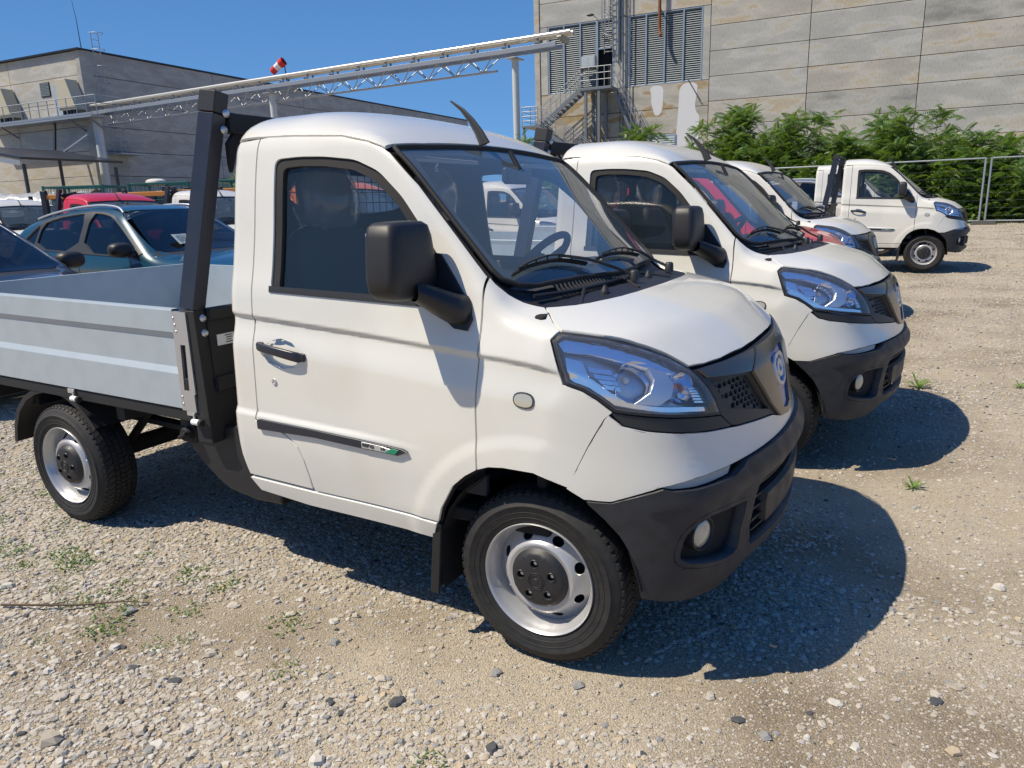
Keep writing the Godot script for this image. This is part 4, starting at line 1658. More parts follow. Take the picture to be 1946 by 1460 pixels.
func mirrors(t: Node) -> void:
	var hs := []
	for k in 2:
		var h := Node3D.new()
		h.name = "door_mirror"
		t.add_child(h, true)
		hs.append(h)
	var mb := MB.new()
	# the housing: rounded, wider at the foot; rows from top to bottom of [y, z inner, z outer, x front, x back]
	var rows := []
	for r in [[1.437, 0.035, 0.120, -0.375, -0.415], [1.434, 0.000, 0.158, -0.352, -0.436], [1.422, -0.018, 0.180, -0.338, -0.446], [1.39, -0.026, 0.190, -0.330, -0.450], [1.33, -0.034, 0.198, -0.326, -0.450], [1.275, -0.042, 0.204, -0.326, -0.448], [1.235, -0.046, 0.200, -0.332, -0.444], [1.212, -0.040, 0.175, -0.345, -0.436], [1.203, -0.015, 0.130, -0.362, -0.420]]:
		var row := []
		var zm: float = (r[1] + r[2]) / 2
		var xm: float = (r[3] + r[4]) / 2
		for j in 28:
			var a := TAU * j / 28
			var c := cos(a)
			var s := sin(a)
			row.append(Vector3(xm + signf(c) * pow(absf(c), 0.42) * (r[3] - r[4]) / 2, r[0], zm + signf(s) * pow(absf(s), 0.42) * (r[2] - r[1]) / 2))
		rows.append(row)
	mb.sheet(rows, Vector3.ZERO, true)
	# caps
	for e in [0, rows.size() - 1]:
		var mid := Vector3.ZERO
		for p in rows[e]:
			mid += p
		mid /= rows[e].size()
		var f := mb.v.size()
		var up := Vector3.UP if e == 0 else Vector3.DOWN
		mb.vert(mid, up)
		for p in rows[e]:
			mb.vert(p, up)
		for j in 28:
			mb.face(f, f + 1 + j, f + 1 + (j + 1) % 28)
	pair_in("housing", mb, M.mirror_plastic, hs)
	# glass on the rear face
	mb = MB.new()
	mb.box(Vector3(-0.449, 1.32, 0.08), Vector3(0.006, 0.17, 0.17), 0.002)
	pair_in("mirror_glass", mb, M.chrome, hs)
	# the arm: from the door's front corner out to the foot of the housing
	mb = MB.new()
	var arm := []
	for r in [[[-0.236, 1.160, -0.034], 0.066, 0.016], [[-0.250, 1.164, -0.006], 0.068, 0.024], [[-0.280, 1.180, 0.022], 0.066, 0.032], [[-0.318, 1.203, 0.045], 0.058, 0.036], [[-0.365, 1.228, 0.065], 0.046, 0.038]]:
		var row := []
		var c := Vector3(r[0][0], r[0][1], r[0][2])
		for j in 14:
			var a := TAU * j / 14
			var cs := cos(a)
			var sn := sin(a)
			row.append(c + Vector3(sn * 0.3, cs, 0) * r[1] * 0.75 * pow(absf(cs), 0.0) + Vector3(sn, 0, sn) * r[2])
		arm.append(row)
	mb.sheet(arm, Vector3.ZERO, true)
	var f0 := mb.v.size()
	mb.vert(Vector3(-0.230, 1.160, -0.03), Vector3(0.7, 0, 0.7))
	for p in arm[0]:
		mb.vert(p, Vector3(0.7, 0, 0.7))
	for j in 14:
		mb.face(f0, f0 + 1 + j, f0 + 1 + (j + 1) % 14)
	# sail plate in the window corner
	panel(mb, tk, "side", pv([[-0.405, 1.196], [-0.365, 1.335], [-0.335, 1.330], [-0.222, 1.190], [-0.200, 1.135], [-0.215, 1.100], [-0.26, 1.104], [-0.33, 1.15]]), [], 0.02, 0.02, 0.012, 0.03)
	pair_in("arm", mb, M.mirror_plastic, hs)


func underside(t: Node) -> void:
	# wheels
	make_wheel(t, Vector3(0, 0.302, -0.014), 1.0, 0.12)
	make_wheel(t, Vector3(-2.578, 0.302, -0.022), 1.0, 0.9)
	make_wheel(t, Vector3(0, 0.302, 2 * ZC + 0.014), -1.0, 0.4)
	make_wheel(t, Vector3(-2.578, 0.302, 2 * ZC + 0.022), -1.0, 0.2)
	# wheel arch liners
	var mb := MB.new()
	var rows := []
	for k in 17:
		var a := lerpf(0.12, PI + 0.30, k / 16.0)
		rows.append([Vector3(cos(a) * 0.362 - 0.01, 0.302 + sin(a) * 0.372, -0.004), Vector3(cos(a) * 0.362 - 0.01, 0.302 + sin(a) * 0.372, -0.34)])
	mb.sheet(rows, Vector3(0, -1, 0))
	mb.flat([Vector3(-0.37, 0.25, -0.34), Vector3(0.35, 0.25, -0.34), Vector3(0.35, 0.68, -0.34), Vector3(-0.37, 0.68, -0.34)], Vector3(0, 0, 1))
	# tabs at the back of the arch
	mb.box(Vector3(-0.215, 0.60, -0.06), Vector3(0.10, 0.004, 0.09), 0.0, Basis(Vector3(0, 0, 1), 0.75))
	pair("arch_liner", mb, M.shell, t)
	# mud flap behind the front wheel
	mb = MB.new()
	mb.prism(pv([[0.0, 0.0], [0.22, 0.0], [0.235, 0.05], [0.235, 0.32], [0.0, 0.32]]), 0.012, Transform3D(Basis(Vector3(0, 0, -1), Vector3(0.10, 1, 0).normalized(), Vector3(1, 0, 0)), Vector3(-0.385, 0.185, 0.012)), 0.003)
	mb.box(Vector3(-0.372, 0.31, 0.014), Vector3(0.035, 0.27, 0.012), 0.004, Basis(Vector3(0, 0, 1), -0.1))
	pair("mud_flap", mb, M.rubber, t)
	# frame rails, axles, springs
	mb = MB.new()
	for z in [-0.42, -1.19]:
		mb.box(Vector3(-1.7, 0.56, z), Vector3(3.7, 0.12, 0.06), 0.006)
		mb.bar(Vector3(-3.15, 0.50, z + 0.06), Vector3(-2.05, 0.46, z + 0.06), 0.06, 0.03, 0.004)
		mb.rod(Vector3(-2.5, 0.36, z + 0.10), Vector3(-2.3, 0.56, z + 0.08), 0.022, 8)
	for x in [-3.3, -2.9, -2.2, -1.75, -1.4]:
		mb.box(Vector3(x, 0.60, ZC), Vector3(0.06, 0.09, 1.42), 0.005)
	mb.rod(Vector3(-2.578, 0.302, -0.15), Vector3(-2.578, 0.302, -1.46), 0.045, 10)
	mb.rod(Vector3(0.0, 0.30, -0.15), Vector3(0.0, 0.30, -1.46), 0.035, 8)
	mb.ellipsoid(Vector3(-2.578, 0.302, -0.85), Vector3(0.14, 0.14, 0.12), 12, 8)
	mb.box(Vector3(-1.1, 0.40, ZC), Vector3(1.4, 0.14, 0.9), 0.03)
	mb.box(Vector3(-2.05, 0.47, -1.25), Vector3(0.5, 0.22, 0.3), 0.04)
	mb.rod(Vector3(-3.3, 0.38, -1.0), Vector3(-1.6, 0.38, -1.0), 0.03, 8)
	obj("chassis", mb, M.chassis, t)
	# cream bracket between the bed and the frame
	mb = MB.new()
	mb.prism(pv(round2([[-2.10, 0.665], [-1.60, 0.668], [-1.62, 0.55], [-1.70, 0.47], [-1.80, 0.435], [-1.86, 0.47], [-1.93, 0.60]], 1)), 0.012, Transform3D(Basis(), Vector3(0, 0, -0.20)), 0.002)
	mb.rod(Vector3(-1.915, 0.63, -0.195), Vector3(-1.83, 0.48, -0.195), 0.016, 8)
	pair("bed_bracket", mb, M.cream_metal, t)
	# filler cap
	mb = MB.new()
	mb.lathe([Vector2(0.0, 0.05), Vector2(0.026, 0.05), Vector2(0.03, 0.044), Vector2(0.031, 0.02), Vector2(0.046, 0.018), Vector2(0.048, -0.03)], Transform3D(Basis(), Vector3(-1.69, 0.565, -0.09)), 18)
	mb.box(Vector3(-1.69, 0.565, -0.035), Vector3(0.055, 0.016, 0.022), 0.005, Basis(Vector3(0, 0, 1), 0.5))
	obj("filler_cap", mb, M.rubber, t)
	# black tank shield behind the cab
	mb = MB.new()
	mb.prism(pv([[-1.785, 0.585], [-1.72, 0.50], [-1.655, 0.43], [-1.56, 0.36], [-1.508, 0.333], [-1.353, 0.310], [-1.20, 0.314], [-1.19, 0.41], [-1.245, 0.47], [-1.275, 0.56], [-1.285, 0.66], [-1.46, 0.62], [-1.62, 0.60]]), 0.55, Transform3D(Basis(), Vector3(0, 0, -0.36)), 0.012)
	obj("tank_shield", mb, M.mirror_plastic, t)
	# rear mudguards
	mb = MB.new()
	var pts := [[-3.03, 0.36], [-3.005, 0.45], [-2.954, 0.538], [-2.87, 0.61], [-2.776, 0.652], [-2.69, 0.670], [-2.59, 0.675], [-2.51, 0.655], [-2.437, 0.618], [-2.37, 0.565], [-2.322, 0.513]]
	for off in [0.0, 0.008]:
		rows = []
		for p in pts:
			var c := Vector3(p[0], p[1], 0)
			var n: Vector3 = (c - Vector3(-2.65, 0.25, 0)).normalized() * float(off)
			rows.append([c + n + Vector3(0, 0, -0.035), c + n + Vector3(0, 0, -0.30)])
		mb.sheet(rows, Vector3(0, -1 if off == 0.0 else 1, 0))
	rows = []
	for p in pts:
		var c := Vector3(p[0], p[1], -0.035)
		var n := (c - Vector3(-2.65, 0.25, -0.035)).normalized()
		rows.append([c - n * 0.014, c + n * 0.012])
	mb.sheet(rows, Vector3(0, 0, 1))
	pair("mudguard", mb, M.mirror_plastic, t)


func cargo_bed(t: Node) -> void:
	var x0 := -1.565
	var x1 := -3.52
	var lift := func(x: float, y: float) -> float:
		return y - 0.018 * (x + 1.58)
	# side boards: a pressed profile [y, z]
	var prof := [[1.106, -0.028], [1.106, 0.004], [1.100, 0.007], [1.012, 0.007], [0.986, -0.007], [0.864, -0.007], [0.838, 0.007], [0.692, 0.007], [0.688, 0.002], [0.688, -0.028]]
	var sides := []
	for s in 2:
		var side := Node3D.new()
		side.name = "side_board"
		t.add_child(side, true)
		sides.append(side)
	var mb := MB.new()
	for k in prof.size():
		var a: Array = prof[k]
		var b: Array = prof[(k + 1) % prof.size()]
		var out := Vector3(0, (a[0] + b[0]) / 2 - 0.9, (a[1] + b[1]) / 2 + 0.015)
		if k in [3, 4, 5, 6, 2]:
			out = Vector3(0, 0, 1)
		mb.flat([Vector3(-1.635, lift.call(-1.635, a[0]), a[1] - 0.03), Vector3(x1, lift.call(x1, a[0]), a[1] - 0.03), Vector3(x1, lift.call(x1, b[0]), b[1] - 0.03), Vector3(-1.635, lift.call(-1.635, b[0]), b[1] - 0.03)], out)
	pair_in("board", mb, M.alu_panel, sides)
	# bare end plate with a slot and rivets
	mb = MB.new()
	var sl := pv([[-1.613, 0.775], [-1.582, 0.775], [-1.570, 0.965], [-1.600, 0.965]])
	var plate := pv([[-1.642, 0.688], [-1.556, 0.686], [-1.556, 0.76], [-1.548, 0.762], [-1.546, 1.098], [-1.63, 1.100]])
	var pieces := Geometry2D.clip_polygons(plate, sl)
	# cut along a vertical so that the slot becomes part of an outline
	for half in [pv([[-1.7, 0.6], [-1.592, 0.6], [-1.592, 1.2], [-1.7, 1.2]]), pv([[-1.592, 0.6], [-1.5, 0.6], [-1.5, 1.2], [-1.592, 1.2]])]:
		for pc in Geometry2D.intersect_polygons(plate, half):
			for q in Geometry2D.clip_polygons(pc, sl):
				mb.prism(q, 0.016, Transform3D(Basis(), Vector3(0, 0, -0.025)))
	pair_in("end_plate", mb, M.alu_bare, sides)
	mb = MB.new()
	mb.prism(sl, 0.004, Transform3D(Basis(), Vector3(0, 0, -0.031)))
	mb.box(Vector3(-1.595, 0.80, -0.024), Vector3(0.028, 0.05, 0.012), 0.003)
	pair_in("latch", mb, M.rubber, sides)
	for p in [[-1.622, 1.072], [-1.618, 1.045], [-1.614, 1.018], [-1.632, 0.745], [-1.630, 0.715]]:
		mb = MB.new()
		mb.lathe([Vector2(0, 0.004), Vector2(0.003, 0.0035), Vector2(0.006, 0.0)], Transform3D(Basis(), Vector3(p[0], p[1], -0.0165)), 8)
		pair_in("rivet", mb, M.alu_bare, sides)
	# tailgate
	var tg := Node3D.new()
	tg.name = "tailgate"
	t.add_child(tg, true)
	mb = MB.new()
	var xa := x1 - 0.004
	for k in prof.size():
		var a: Array = prof[k]
		var b: Array = prof[(k + 1) % prof.size()]
		var out := Vector3(-(a[1] + b[1]) / 2 - 0.015, (a[0] + b[0]) / 2 - 0.9, 0)
		if k in [3, 4, 5, 6, 2]:
			out = Vector3(-1, 0, 0)
		mb.flat([Vector3(xa - a[1] - 0.028, lift.call(xa, a[0]), -0.03), Vector3(xa - a[1] - 0.028, lift.call(xa, a[0]), 2 * ZC + 0.03), Vector3(xa - b[1] - 0.028, lift.call(xa, b[0]), 2 * ZC + 0.03), Vector3(xa - b[1] - 0.028, lift.call(xa, b[0]), -0.03)], out)
	obj("board", mb, M.alu_panel, tg)
	# floor and the black edge below the boards
	mb = MB.new()
	mb.bar(Vector3(-1.56, 0.705, ZC), Vector3(x1, 0.74, ZC), 1.55, 0.02, 0.0)
	obj("bed_floor", mb, M.alu_panel, t)
	mb = MB.new()
	mb.bar(Vector3(-1.56, 0.660, -0.045), Vector3(x1, 0.695, -0.045), 0.03, 0.05, 0.004)
	var rails := pair("bed_rail", mb, M.chassis, t)
	# hinges with white caps under the boards
	for x in [-1.595, -2.43, -3.25]:
		var y: float = lift.call(x, 0.672)
		mb = MB.new()
		mb.box(Vector3(x, y + 0.005, -0.022), Vector3(0.05, 0.022, 0.008), 0.002)
		mb.box(Vector3(x + 0.02, y - 0.012, -0.018), Vector3(0.01, 0.04, 0.010), 0.002)
		pair_in("hinge", mb, M.zinc, rails)
		mb = MB.new()
		mb.rod(Vector3(x + 0.024, y - 0.024, -0.005), Vector3(x + 0.068, y - 0.024, -0.005), 0.0125, 12, true)
		pair_in("hinge_cap", mb, M.white_cap, rails)
		mb = MB.new()
		mb.rod(Vector3(x + 0.066, y - 0.024, -0.005), Vector3(x + 0.082, y - 0.024, -0.005), 0.014, 10, true)
		pair_in("hinge_pin", mb, M.rubber, rails)
	# headboard: two posts, a beam, a black sheet and a guard of wires
	var hb := Node3D.new()
	hb.name = "headboard"
	t.add_child(hb, true)
	var foot := Vector3(-1.535, 0.555, -0.055)
	var knee := Vector3(-1.548, 1.105, -0.055)
	var top := Vector3(-1.425, 1.925, -0.185)
	mb = MB.new()
	mb.bar(foot, knee, 0.062, 0.092, 0.005, Vector3(1, 0, 0))
	pair_in("lower_post", mb, M.chassis, [hb, hb])
	mb = MB.new()
	mb.bar(knee + Vector3(0, 0.002, 0), knee.lerp(top, 0.905), 0.060, 0.088, 0.004, Vector3(1, 0, 0))
	pair_in("post", mb, M.dark_metal, [hb, hb])
	mb = MB.new()
	mb.bar(knee.lerp(top, 0.907), top, 0.066, 0.092, 0.004, Vector3(1, 0, 0))
	pair_in("post_end", mb, M.mirror_plastic, [hb, hb])
	mb = MB.new()
	mb.box(Vector3(-1.43, 1.815, ZC), Vector3(0.06, 0.075, 1.17), 0.006)
	for s in [1.0, -1.0]:
		mb.prism(pv(round2([[0.0, 0.0], [0.14, 0.0], [0.05, -0.03], [0.02, -0.12], [0.0, -0.16]], 1)), 0.02, Transform3D(Basis(Vector3(0, 0, -s), Vector3.UP, Vector3(s, 0, 0)), Vector3(-1.43, 1.78, ZC + s * 0.585)))
	obj("beam", mb, M.chassis, hb)
	mb = MB.new()
	mb.box(Vector3(-1.50, 0.85, ZC), Vector3(0.02, 0.52, 1.46), 0.003)
	mb.box(Vector3(-1.485, 0.80, ZC), Vector3(0.03, 0.06, 1.46), 0.003)
	mb.box(Vector3(-1.485, 1.085, ZC), Vector3(0.035, 0.045, 1.46), 0.003)
	obj("sheet", mb, M.chassis, hb)
	for p in [[1.072, 0.0], [1.012, 0.0], [1.845, -0.135], [1.785, -0.125]]:
		mb = MB.new()
		var bx: float = -1.50 if p[0] < 1.3 else lerpf(-1.548, -1.425, (p[0] - 1.105) / 0.82) + 0.048
		mb.lathe([Vector2(0, 0.012), Vector2(0.008, 0.012), Vector2(0.011, 0.006), Vector2(0.015, 0.004), Vector2(0.016, 0.0)], Transform3D(Basis(Vector3(0, 0, -1), Vector3.UP, Vector3(1, 0, 0)), Vector3(bx, p[0], -0.062 + p[1])), 12)
		pair_in("bolt", mb, M.zinc, [hb, hb])
	mb = MB.new()
	mb.box(Vector3(-1.4885, 0.975, -0.15), Vector3(0.002, 0.045, 0.085), 0.0)
	var lab := obj("label", mb, M.label_white, hb)
	mb = MB.new()
	for k in 4:
		mb.box(Vector3(-1.4868, 0.990 - k * 0.0095, -0.165 - 0.002 * (k % 2)), Vector3(0.0012, 0.0035, 0.036 - 0.006 * (k % 3)), 0.0)
	obj("label_print", mb, M.print, lab)
	mb = MB.new()
	for k in 20:
		var z := -0.33 - k * 0.05
		mb.rod(Vector3(-1.345, 1.40, z), Vector3(-1.345, 1.70, z), 0.0022, 5)
	for k in 7:
		mb.rod(Vector3(-1.349, 1.41 + k * 0.047, -0.32), Vector3(-1.349, 1.41 + k * 0.047, -1.29), 0.0022, 5)
	for z in [-0.32, -1.29]:
		mb.rod(Vector3(-1.347, 1.39, z), Vector3(-1.347, 1.72, z), 0.006, 6)
		mb.rod(Vector3(-1.347, 1.70, z), Vector3(-1.42, 1.80, z), 0.006, 6)
	mb.rod(Vector3(-1.347, 1.72, -0.32), Vector3(-1.347, 1.72, -1.29), 0.006, 6)
	mb.rod(Vector3(-1.347, 1.395, -0.32), Vector3(-1.347, 1.395, -1.29), 0.006, 6)
	obj("window_guard", mb, M.chassis, hb)


func repaint(o: Node, from: Material, to: Material) -> void:
	for k in o.get_children():
		if k is MeshInstance3D and k.mesh and k.mesh.get_surface_count() and k.mesh.surface_get_material(0) == from:
			k.material_override = to
		repaint(k, from, to)


func place_truck(o: Node3D, at: Vector3, yaw: float, label: String, group := "") -> void:
	# the truck's own axes are those of the first truck, which stands at the origin
	o.position = at
	o.rotation.y = yaw
	tag(o, label, "truck", group)


func copy(o: Node3D) -> Node3D:
	var c: Node3D = o.duplicate()
	c.name = numbered("pickup_truck")
	add_child(c)
	return c


# ------------------------------------------------------------ ordinary cars

class CarBody extends Body:
	var half: PackedFloat32Array
	var top: PackedFloat32Array
	var nose: PackedFloat32Array
	var tail: PackedFloat32Array

	func _init(h: Array, t: Array, n: Array, r: Array) -> void:
		zc = 0.0
		az = 0.0
		ay = 1.0
		xa = 0.6
		half = table(h, 0.0, 2.2, 0.04)
		top = table(t, -3.0, 3.0, 0.05)
		nose = table(n, 0.0, 2.2, 0.04)
		tail = table(r, 0.0, 2.2, 0.04)

	func f(x: float, y: float, z: float) -> float:
		var w := absf(z)
		var wc := minf(w, 1.0)
		var hw := look(half, 0.0, y)
		var f1 := w - hw
		var f3 := (y - (look(top, -3.0, x) - 0.10 * pow(wc / 0.8, 3.0) * ss(2.2, 0.2, absf(x)))) * 0.8
		var f2 := x - (look(nose, 0.0, y) - 0.22 * wc * wc - 0.30 * pow(wc / 0.92, 10.0))
		var f4 := (look(tail, 0.0, y) + 0.12 * wc * wc + 0.2 * pow(wc / 0.92, 10.0)) - x
		var a := smax(f1, f3, 0.10)
		a = smax(a, f2, 0.07)
		return smax(a, f4, 0.07)


# a crossover or estate car; the paint is the only thing that differs
func make_car(called: String, label: String, paint: Material, at: Vector3, turn: float, rails: Material) -> Node3D:
	var t := thing(called, label, "car", at, turn)
	var b := CarBody.new([[0.2, 0.80], [0.35, 0.88], [0.6, 0.905], [0.85, 0.905], [0.97, 0.885], [1.03, 0.855], [1.2, 0.78], [1.4, 0.685], [1.55, 0.60], [1.7, 0.5]],
		[[-2.3, 0.9], [-2.15, 1.08], [-2.0, 1.27], [-1.85, 1.36], [-1.4, 1.50], [-0.9, 1.575], [-0.4, 1.60], [0.0, 1.575], [0.22, 1.525], [0.55, 1.32], [0.95, 1.06], [1.1, 1.01], [1.6, 0.94], [2.0, 0.82], [2.2, 0.66]],
		[[0.2, 2.08], [0.45, 2.18], [0.65, 2.18], [0.8, 2.10], [1.0, 1.9], [1.6, 1.7]],
		[[0.2, -2.05], [0.5, -2.18], [0.9, -2.18], [1.05, -2.12], [1.3, -1.98], [1.45, -1.75], [1.7, -1.5]])
	var arch := func(cx: float) -> PackedVector2Array:
		var o := PackedVector2Array()
		for k in 19:
			var a := PI * k / 18.0
			o.append(Vector2(cx + cos(a) * 0.38, 0.33 + sin(a) * 0.38))
		o.append(Vector2(cx - 0.38, 0.1))
		o.append(Vector2(cx + 0.38, 0.1))
		return o
	var wins := [
		pv(round2([[-1.70, 1.115], [-1.735, 1.135], [-1.44, 1.36], [-1.40, 1.36], [-1.44, 1.075]], 1)),
		pv(round2([[-1.39, 1.07], [-1.36, 1.375], [-1.1, 1.445], [-0.70, 1.485], [-0.48, 1.49], [-0.47, 1.03]], 1)),
		pv(round2([[-0.36, 1.025], [-0.37, 1.49], [-0.15, 1.482], [0.08, 1.435], [0.35, 1.28], [0.72, 1.035], [0.70, 0.995], [0.55, 0.99]], 1))]
	var outline := pv([[-2.10, 0.32], [-2.15, 0.6], [-2.12, 1.03], [-1.97, 1.27], [-1.72, 1.38], [-1.35, 1.47], [-0.85, 1.535], [-0.4, 1.552], [0.0, 1.525], [0.15, 1.49], [0.42, 1.33], [0.87, 1.055], [1.02, 1.0], [1.5, 0.93], [1.86, 0.82], [2.0, 0.62], [2.0, 0.32]])
	for c in [1.32, -1.36]:
		outline = Geometry2D.clip_polygons(outline, arch.call(c))[0]
	var mb := MB.new()
	panel(mb, b, "side", outline, wins, 0.05, 0.03, 0.0, 0.03)
	var skins := [obj("body_side", mb, paint, t), obj("body_side", mb.mirrored(0.0), paint, t)]
	# black strip round the windows, and the panes
	mb = MB.new()
	panel(mb, b, "side", pv([[-1.78, 1.11], [-1.42, 1.40], [-1.1, 1.465], [-0.4, 1.512], [-0.1, 1.495], [0.1, 1.448], [0.40, 1.27], [0.80, 1.02], [0.72, 0.972], [0.5, 0.975], [-0.4, 1.012], [-1.3, 1.05], [-1.72, 1.095]]), wins, 0.05, 0.03, 0.010, 0.012)
	var fr := [obj("window_frame", mb, M.trim_black, t), obj("window_frame", mb.mirrored(0.0), M.trim_black, t)]
	for w in wins:
		mb = MB.new()
		panel(mb, b, "side", shrink(w, -0.01), [], 0.1, 0.08, -0.006, 0.0)
		obj("window_pane", mb, M.glass_dark, fr[0])
		obj("window_pane", mb.mirrored(0.0), M.glass_dark, fr[1])
	# door gaps and a lower crease
	mb = MB.new()
	for x in [-0.42, 0.62, -1.30]:
		var line := []
		for k in 8:
			line.append(b.hit("side", x + 0.03 * sin(k * 0.5), lerpf(0.42, 0.99, k / 7.0)))
		mb.tube(line, 0.004, 4)
	obj("door_gap", mb, M.shell, skins[0])
	# roof with its panes in front and behind
	mb = MB.new()
	panel(mb, b, "roof", pv([[-1.62, -0.40], [-0.9, -0.475], [-0.3, -0.49], [0.16, -0.47], [0.205, -0.3], [0.215, 0.0], [0.205, 0.3], [0.16, 0.47], [-0.3, 0.49], [-0.9, 0.475], [-1.62, 0.40]]), [], 0.06, 0.04, 0.002, 0.02)
	obj("roof", mb, paint, t)
	mb = MB.new()
	panel(mb, b, "top", pv([[0.235, -0.57], [0.25, 0.0], [0.235, 0.57], [0.55, 0.66], [0.88, 0.74], [0.98, 0.6], [1.03, 0.3], [1.04, 0.0], [1.03, -0.3], [0.98, -0.6], [0.88, -0.74], [0.55, -0.66]]), [], 0.06, 0.06, 0.004, 0.01)
	obj("windscreen", mb, M.glass_dark, t)
	mb = MB.new()
	panel(mb, b, "top", pv([[1.05, 0.0], [1.04, 0.3], [0.99, 0.6], [0.90, 0.75], [0.93, 0.79], [1.10, 0.72], [1.14, 0.35], [1.15, 0.0], [1.14, -0.35], [1.10, -0.72], [0.93, -0.79], [0.90, -0.75], [0.99, -0.6], [1.04, -0.3]]), [], 0.05, 0.05, 0.0, 0.02)
	obj("cowl", mb, M.trim_black, t)
	mb = MB.new()
	panel(mb, b, "top", pv([[1.16, 0.0], [1.15, 0.35], [1.11, 0.72], [0.95, 0.80], [1.5, 0.80], [1.85, 0.70], [1.98, 0.4], [2.02, 0.0], [1.98, -0.4], [1.85, -0.70], [1.5, -0.80], [0.95, -0.80], [1.11, -0.72], [1.15, -0.35]]), [], 0.06, 0.06, 0.003, 0.02)
	obj("bonnet", mb, paint, t)
	mb = MB.new()
	panel(mb, b, "front", pv([[-0.80, 0.32], [-0.80, 0.70], [-0.6, 0.80], [0.6, 0.80], [0.80, 0.70], [0.80, 0.32]]), [], 0.08, 0.06, 0.0, 0.02)
	obj("front_bumper", mb, paint, t)
	mb = MB.new()
	panel(mb, b, "rear", pv([[-0.78, 0.32], [-0.80, 0.95], [-0.62, 1.30], [0.62, 1.30], [0.80, 0.95], [0.78, 0.32]]), [], 0.08, 0.06, 0.0, 0.02)
	obj("tailgate", mb, paint, t)
	mb = MB.new()
	panel(mb, b, "rear", pv([[-0.62, 1.06], [-0.54, 1.29], [0.54, 1.29], [0.62, 1.06]]), [], 0.08, 0.06, 0.006, 0.0)
	obj("rear_window", mb, M.glass_dark, t)
	# roof rails
	for s in [1.0, -1.0]:
		mb = MB.new()
		var line := []
		for p in [[-1.55, 1.435], [-1.3, 1.49], [-0.8, 1.558], [-0.3, 1.577], [0.05, 1.545], [0.22, 1.475]]:
			var q := b.hit("side", p[0], p[1] - 0.05)
			line.append(Vector3(p[0], p[1] + 0.012, s * (q.z - 0.035)))
		mb.tube(smooth(line, 4), 0.016, 8)
		obj("roof_rail", mb, rails, t)
	# mirrors
	for s in [1.0, -1.0]:
		mb = MB.new()
		mb.ellipsoid(Vector3(0.62, 1.07, s * 1.0), Vector3(0.10, 0.085, 0.135), 16, 10, 0.75)
		mb.bar(Vector3(0.70, 1.0, s * 0.85), Vector3(0.64, 1.03, s * 0.96), 0.05, 0.05, 0.01)
		obj("door_mirror", mb, M.cap_black, t)
	# inside: dark seats and shelf, seen through the panes
	mb = MB.new()
	for x in [-0.15, -1.1]:
		for z in [-0.36, 0.36]:
			mb.ellipsoid(Vector3(x, 0.95, z), Vector3(0.10, 0.33, 0.24), 12, 8, 0.6, Basis(Vector3(0, 0, 1), 0.2))
			mb.ellipsoid(Vector3(x - 0.07, 1.31, z), Vector3(0.05, 0.09, 0.13), 10, 8, 0.6)
	mb.box(Vector3(0.72, 0.86, 0), Vector3(0.5, 0.2, 1.4), 0.05)
	mb.box(Vector3(-0.4, 0.42, 0), Vector3(3.2, 0.2, 1.5), 0.02)
	obj("seats", mb, M.interior, t)
	# wheels
	for x in [1.32, -1.36]:
		for s in [1.0, -1.0]:
			make_wheel(t, Vector3(x, 0.302, s * 0.86), s, x)
	return t


func cars() -> void:
	var teal := make_car("crossover_car", "teal crossover car with silver roof rails and a paper sheet behind its windscreen", M.paint_teal, Vector3(-7.77, 0.03, -4.48), 0.0, M.alu_bare)
	# the sheet of paper on the dashboard
	var mb := MB.new()
	var xf := Transform3D(Basis(Vector3(0, 1, 0), 0.35) * Basis(Vector3(0, 0, 1), 0.75), Vector3(0.83, 1.155, 0.30))
	mb.sheet([[xf * Vector3(0.0, -0.07, 0.15), xf * Vector3(0.012, -0.072, 0.05), xf * Vector3(0.0, -0.07, -0.15)], [xf * Vector3(0.0, 0.0, 0.15), xf * Vector3(0.008, -0.005, 0.03), xf * Vector3(0.0, 0.0, -0.15)], [xf * Vector3(0.0, 0.09, 0.15), xf * Vector3(0.014, 0.075, 0.02), xf * Vector3(0.0, 0.09, -0.15)]], Vector3(1, 0.5, 0))
	var paper := obj("paper_sheet", mb, M.paper, teal)
	mb = MB.new()
	for k in 4:
		for j in 5 - k % 2:
			mb.box(xf * Vector3(0.011, 0.045 - k * 0.026, 0.09 - j * 0.042), Vector3(0.003, 0.010, 0.026 - 0.006 * ((j + k) % 3)), 0.0, xf.basis)
	obj("paper_print", mb, M.print, paper)
	make_car("estate_car", "dark slate blue car at the left edge, nearest behind the pickup bed", M.paint_slate, Vector3(-7.15, 0.0, -1.52), 0.0, M.trim_black)
	make_car("estate_car", "silver estate car with dark windows behind the half hidden white pickup", M.paint_silver, Vector3(-1.5, 0.30, -19.2), 0.0, M.alu_bare)


# ------------------------------------------------------------ stores stacked at the back, left

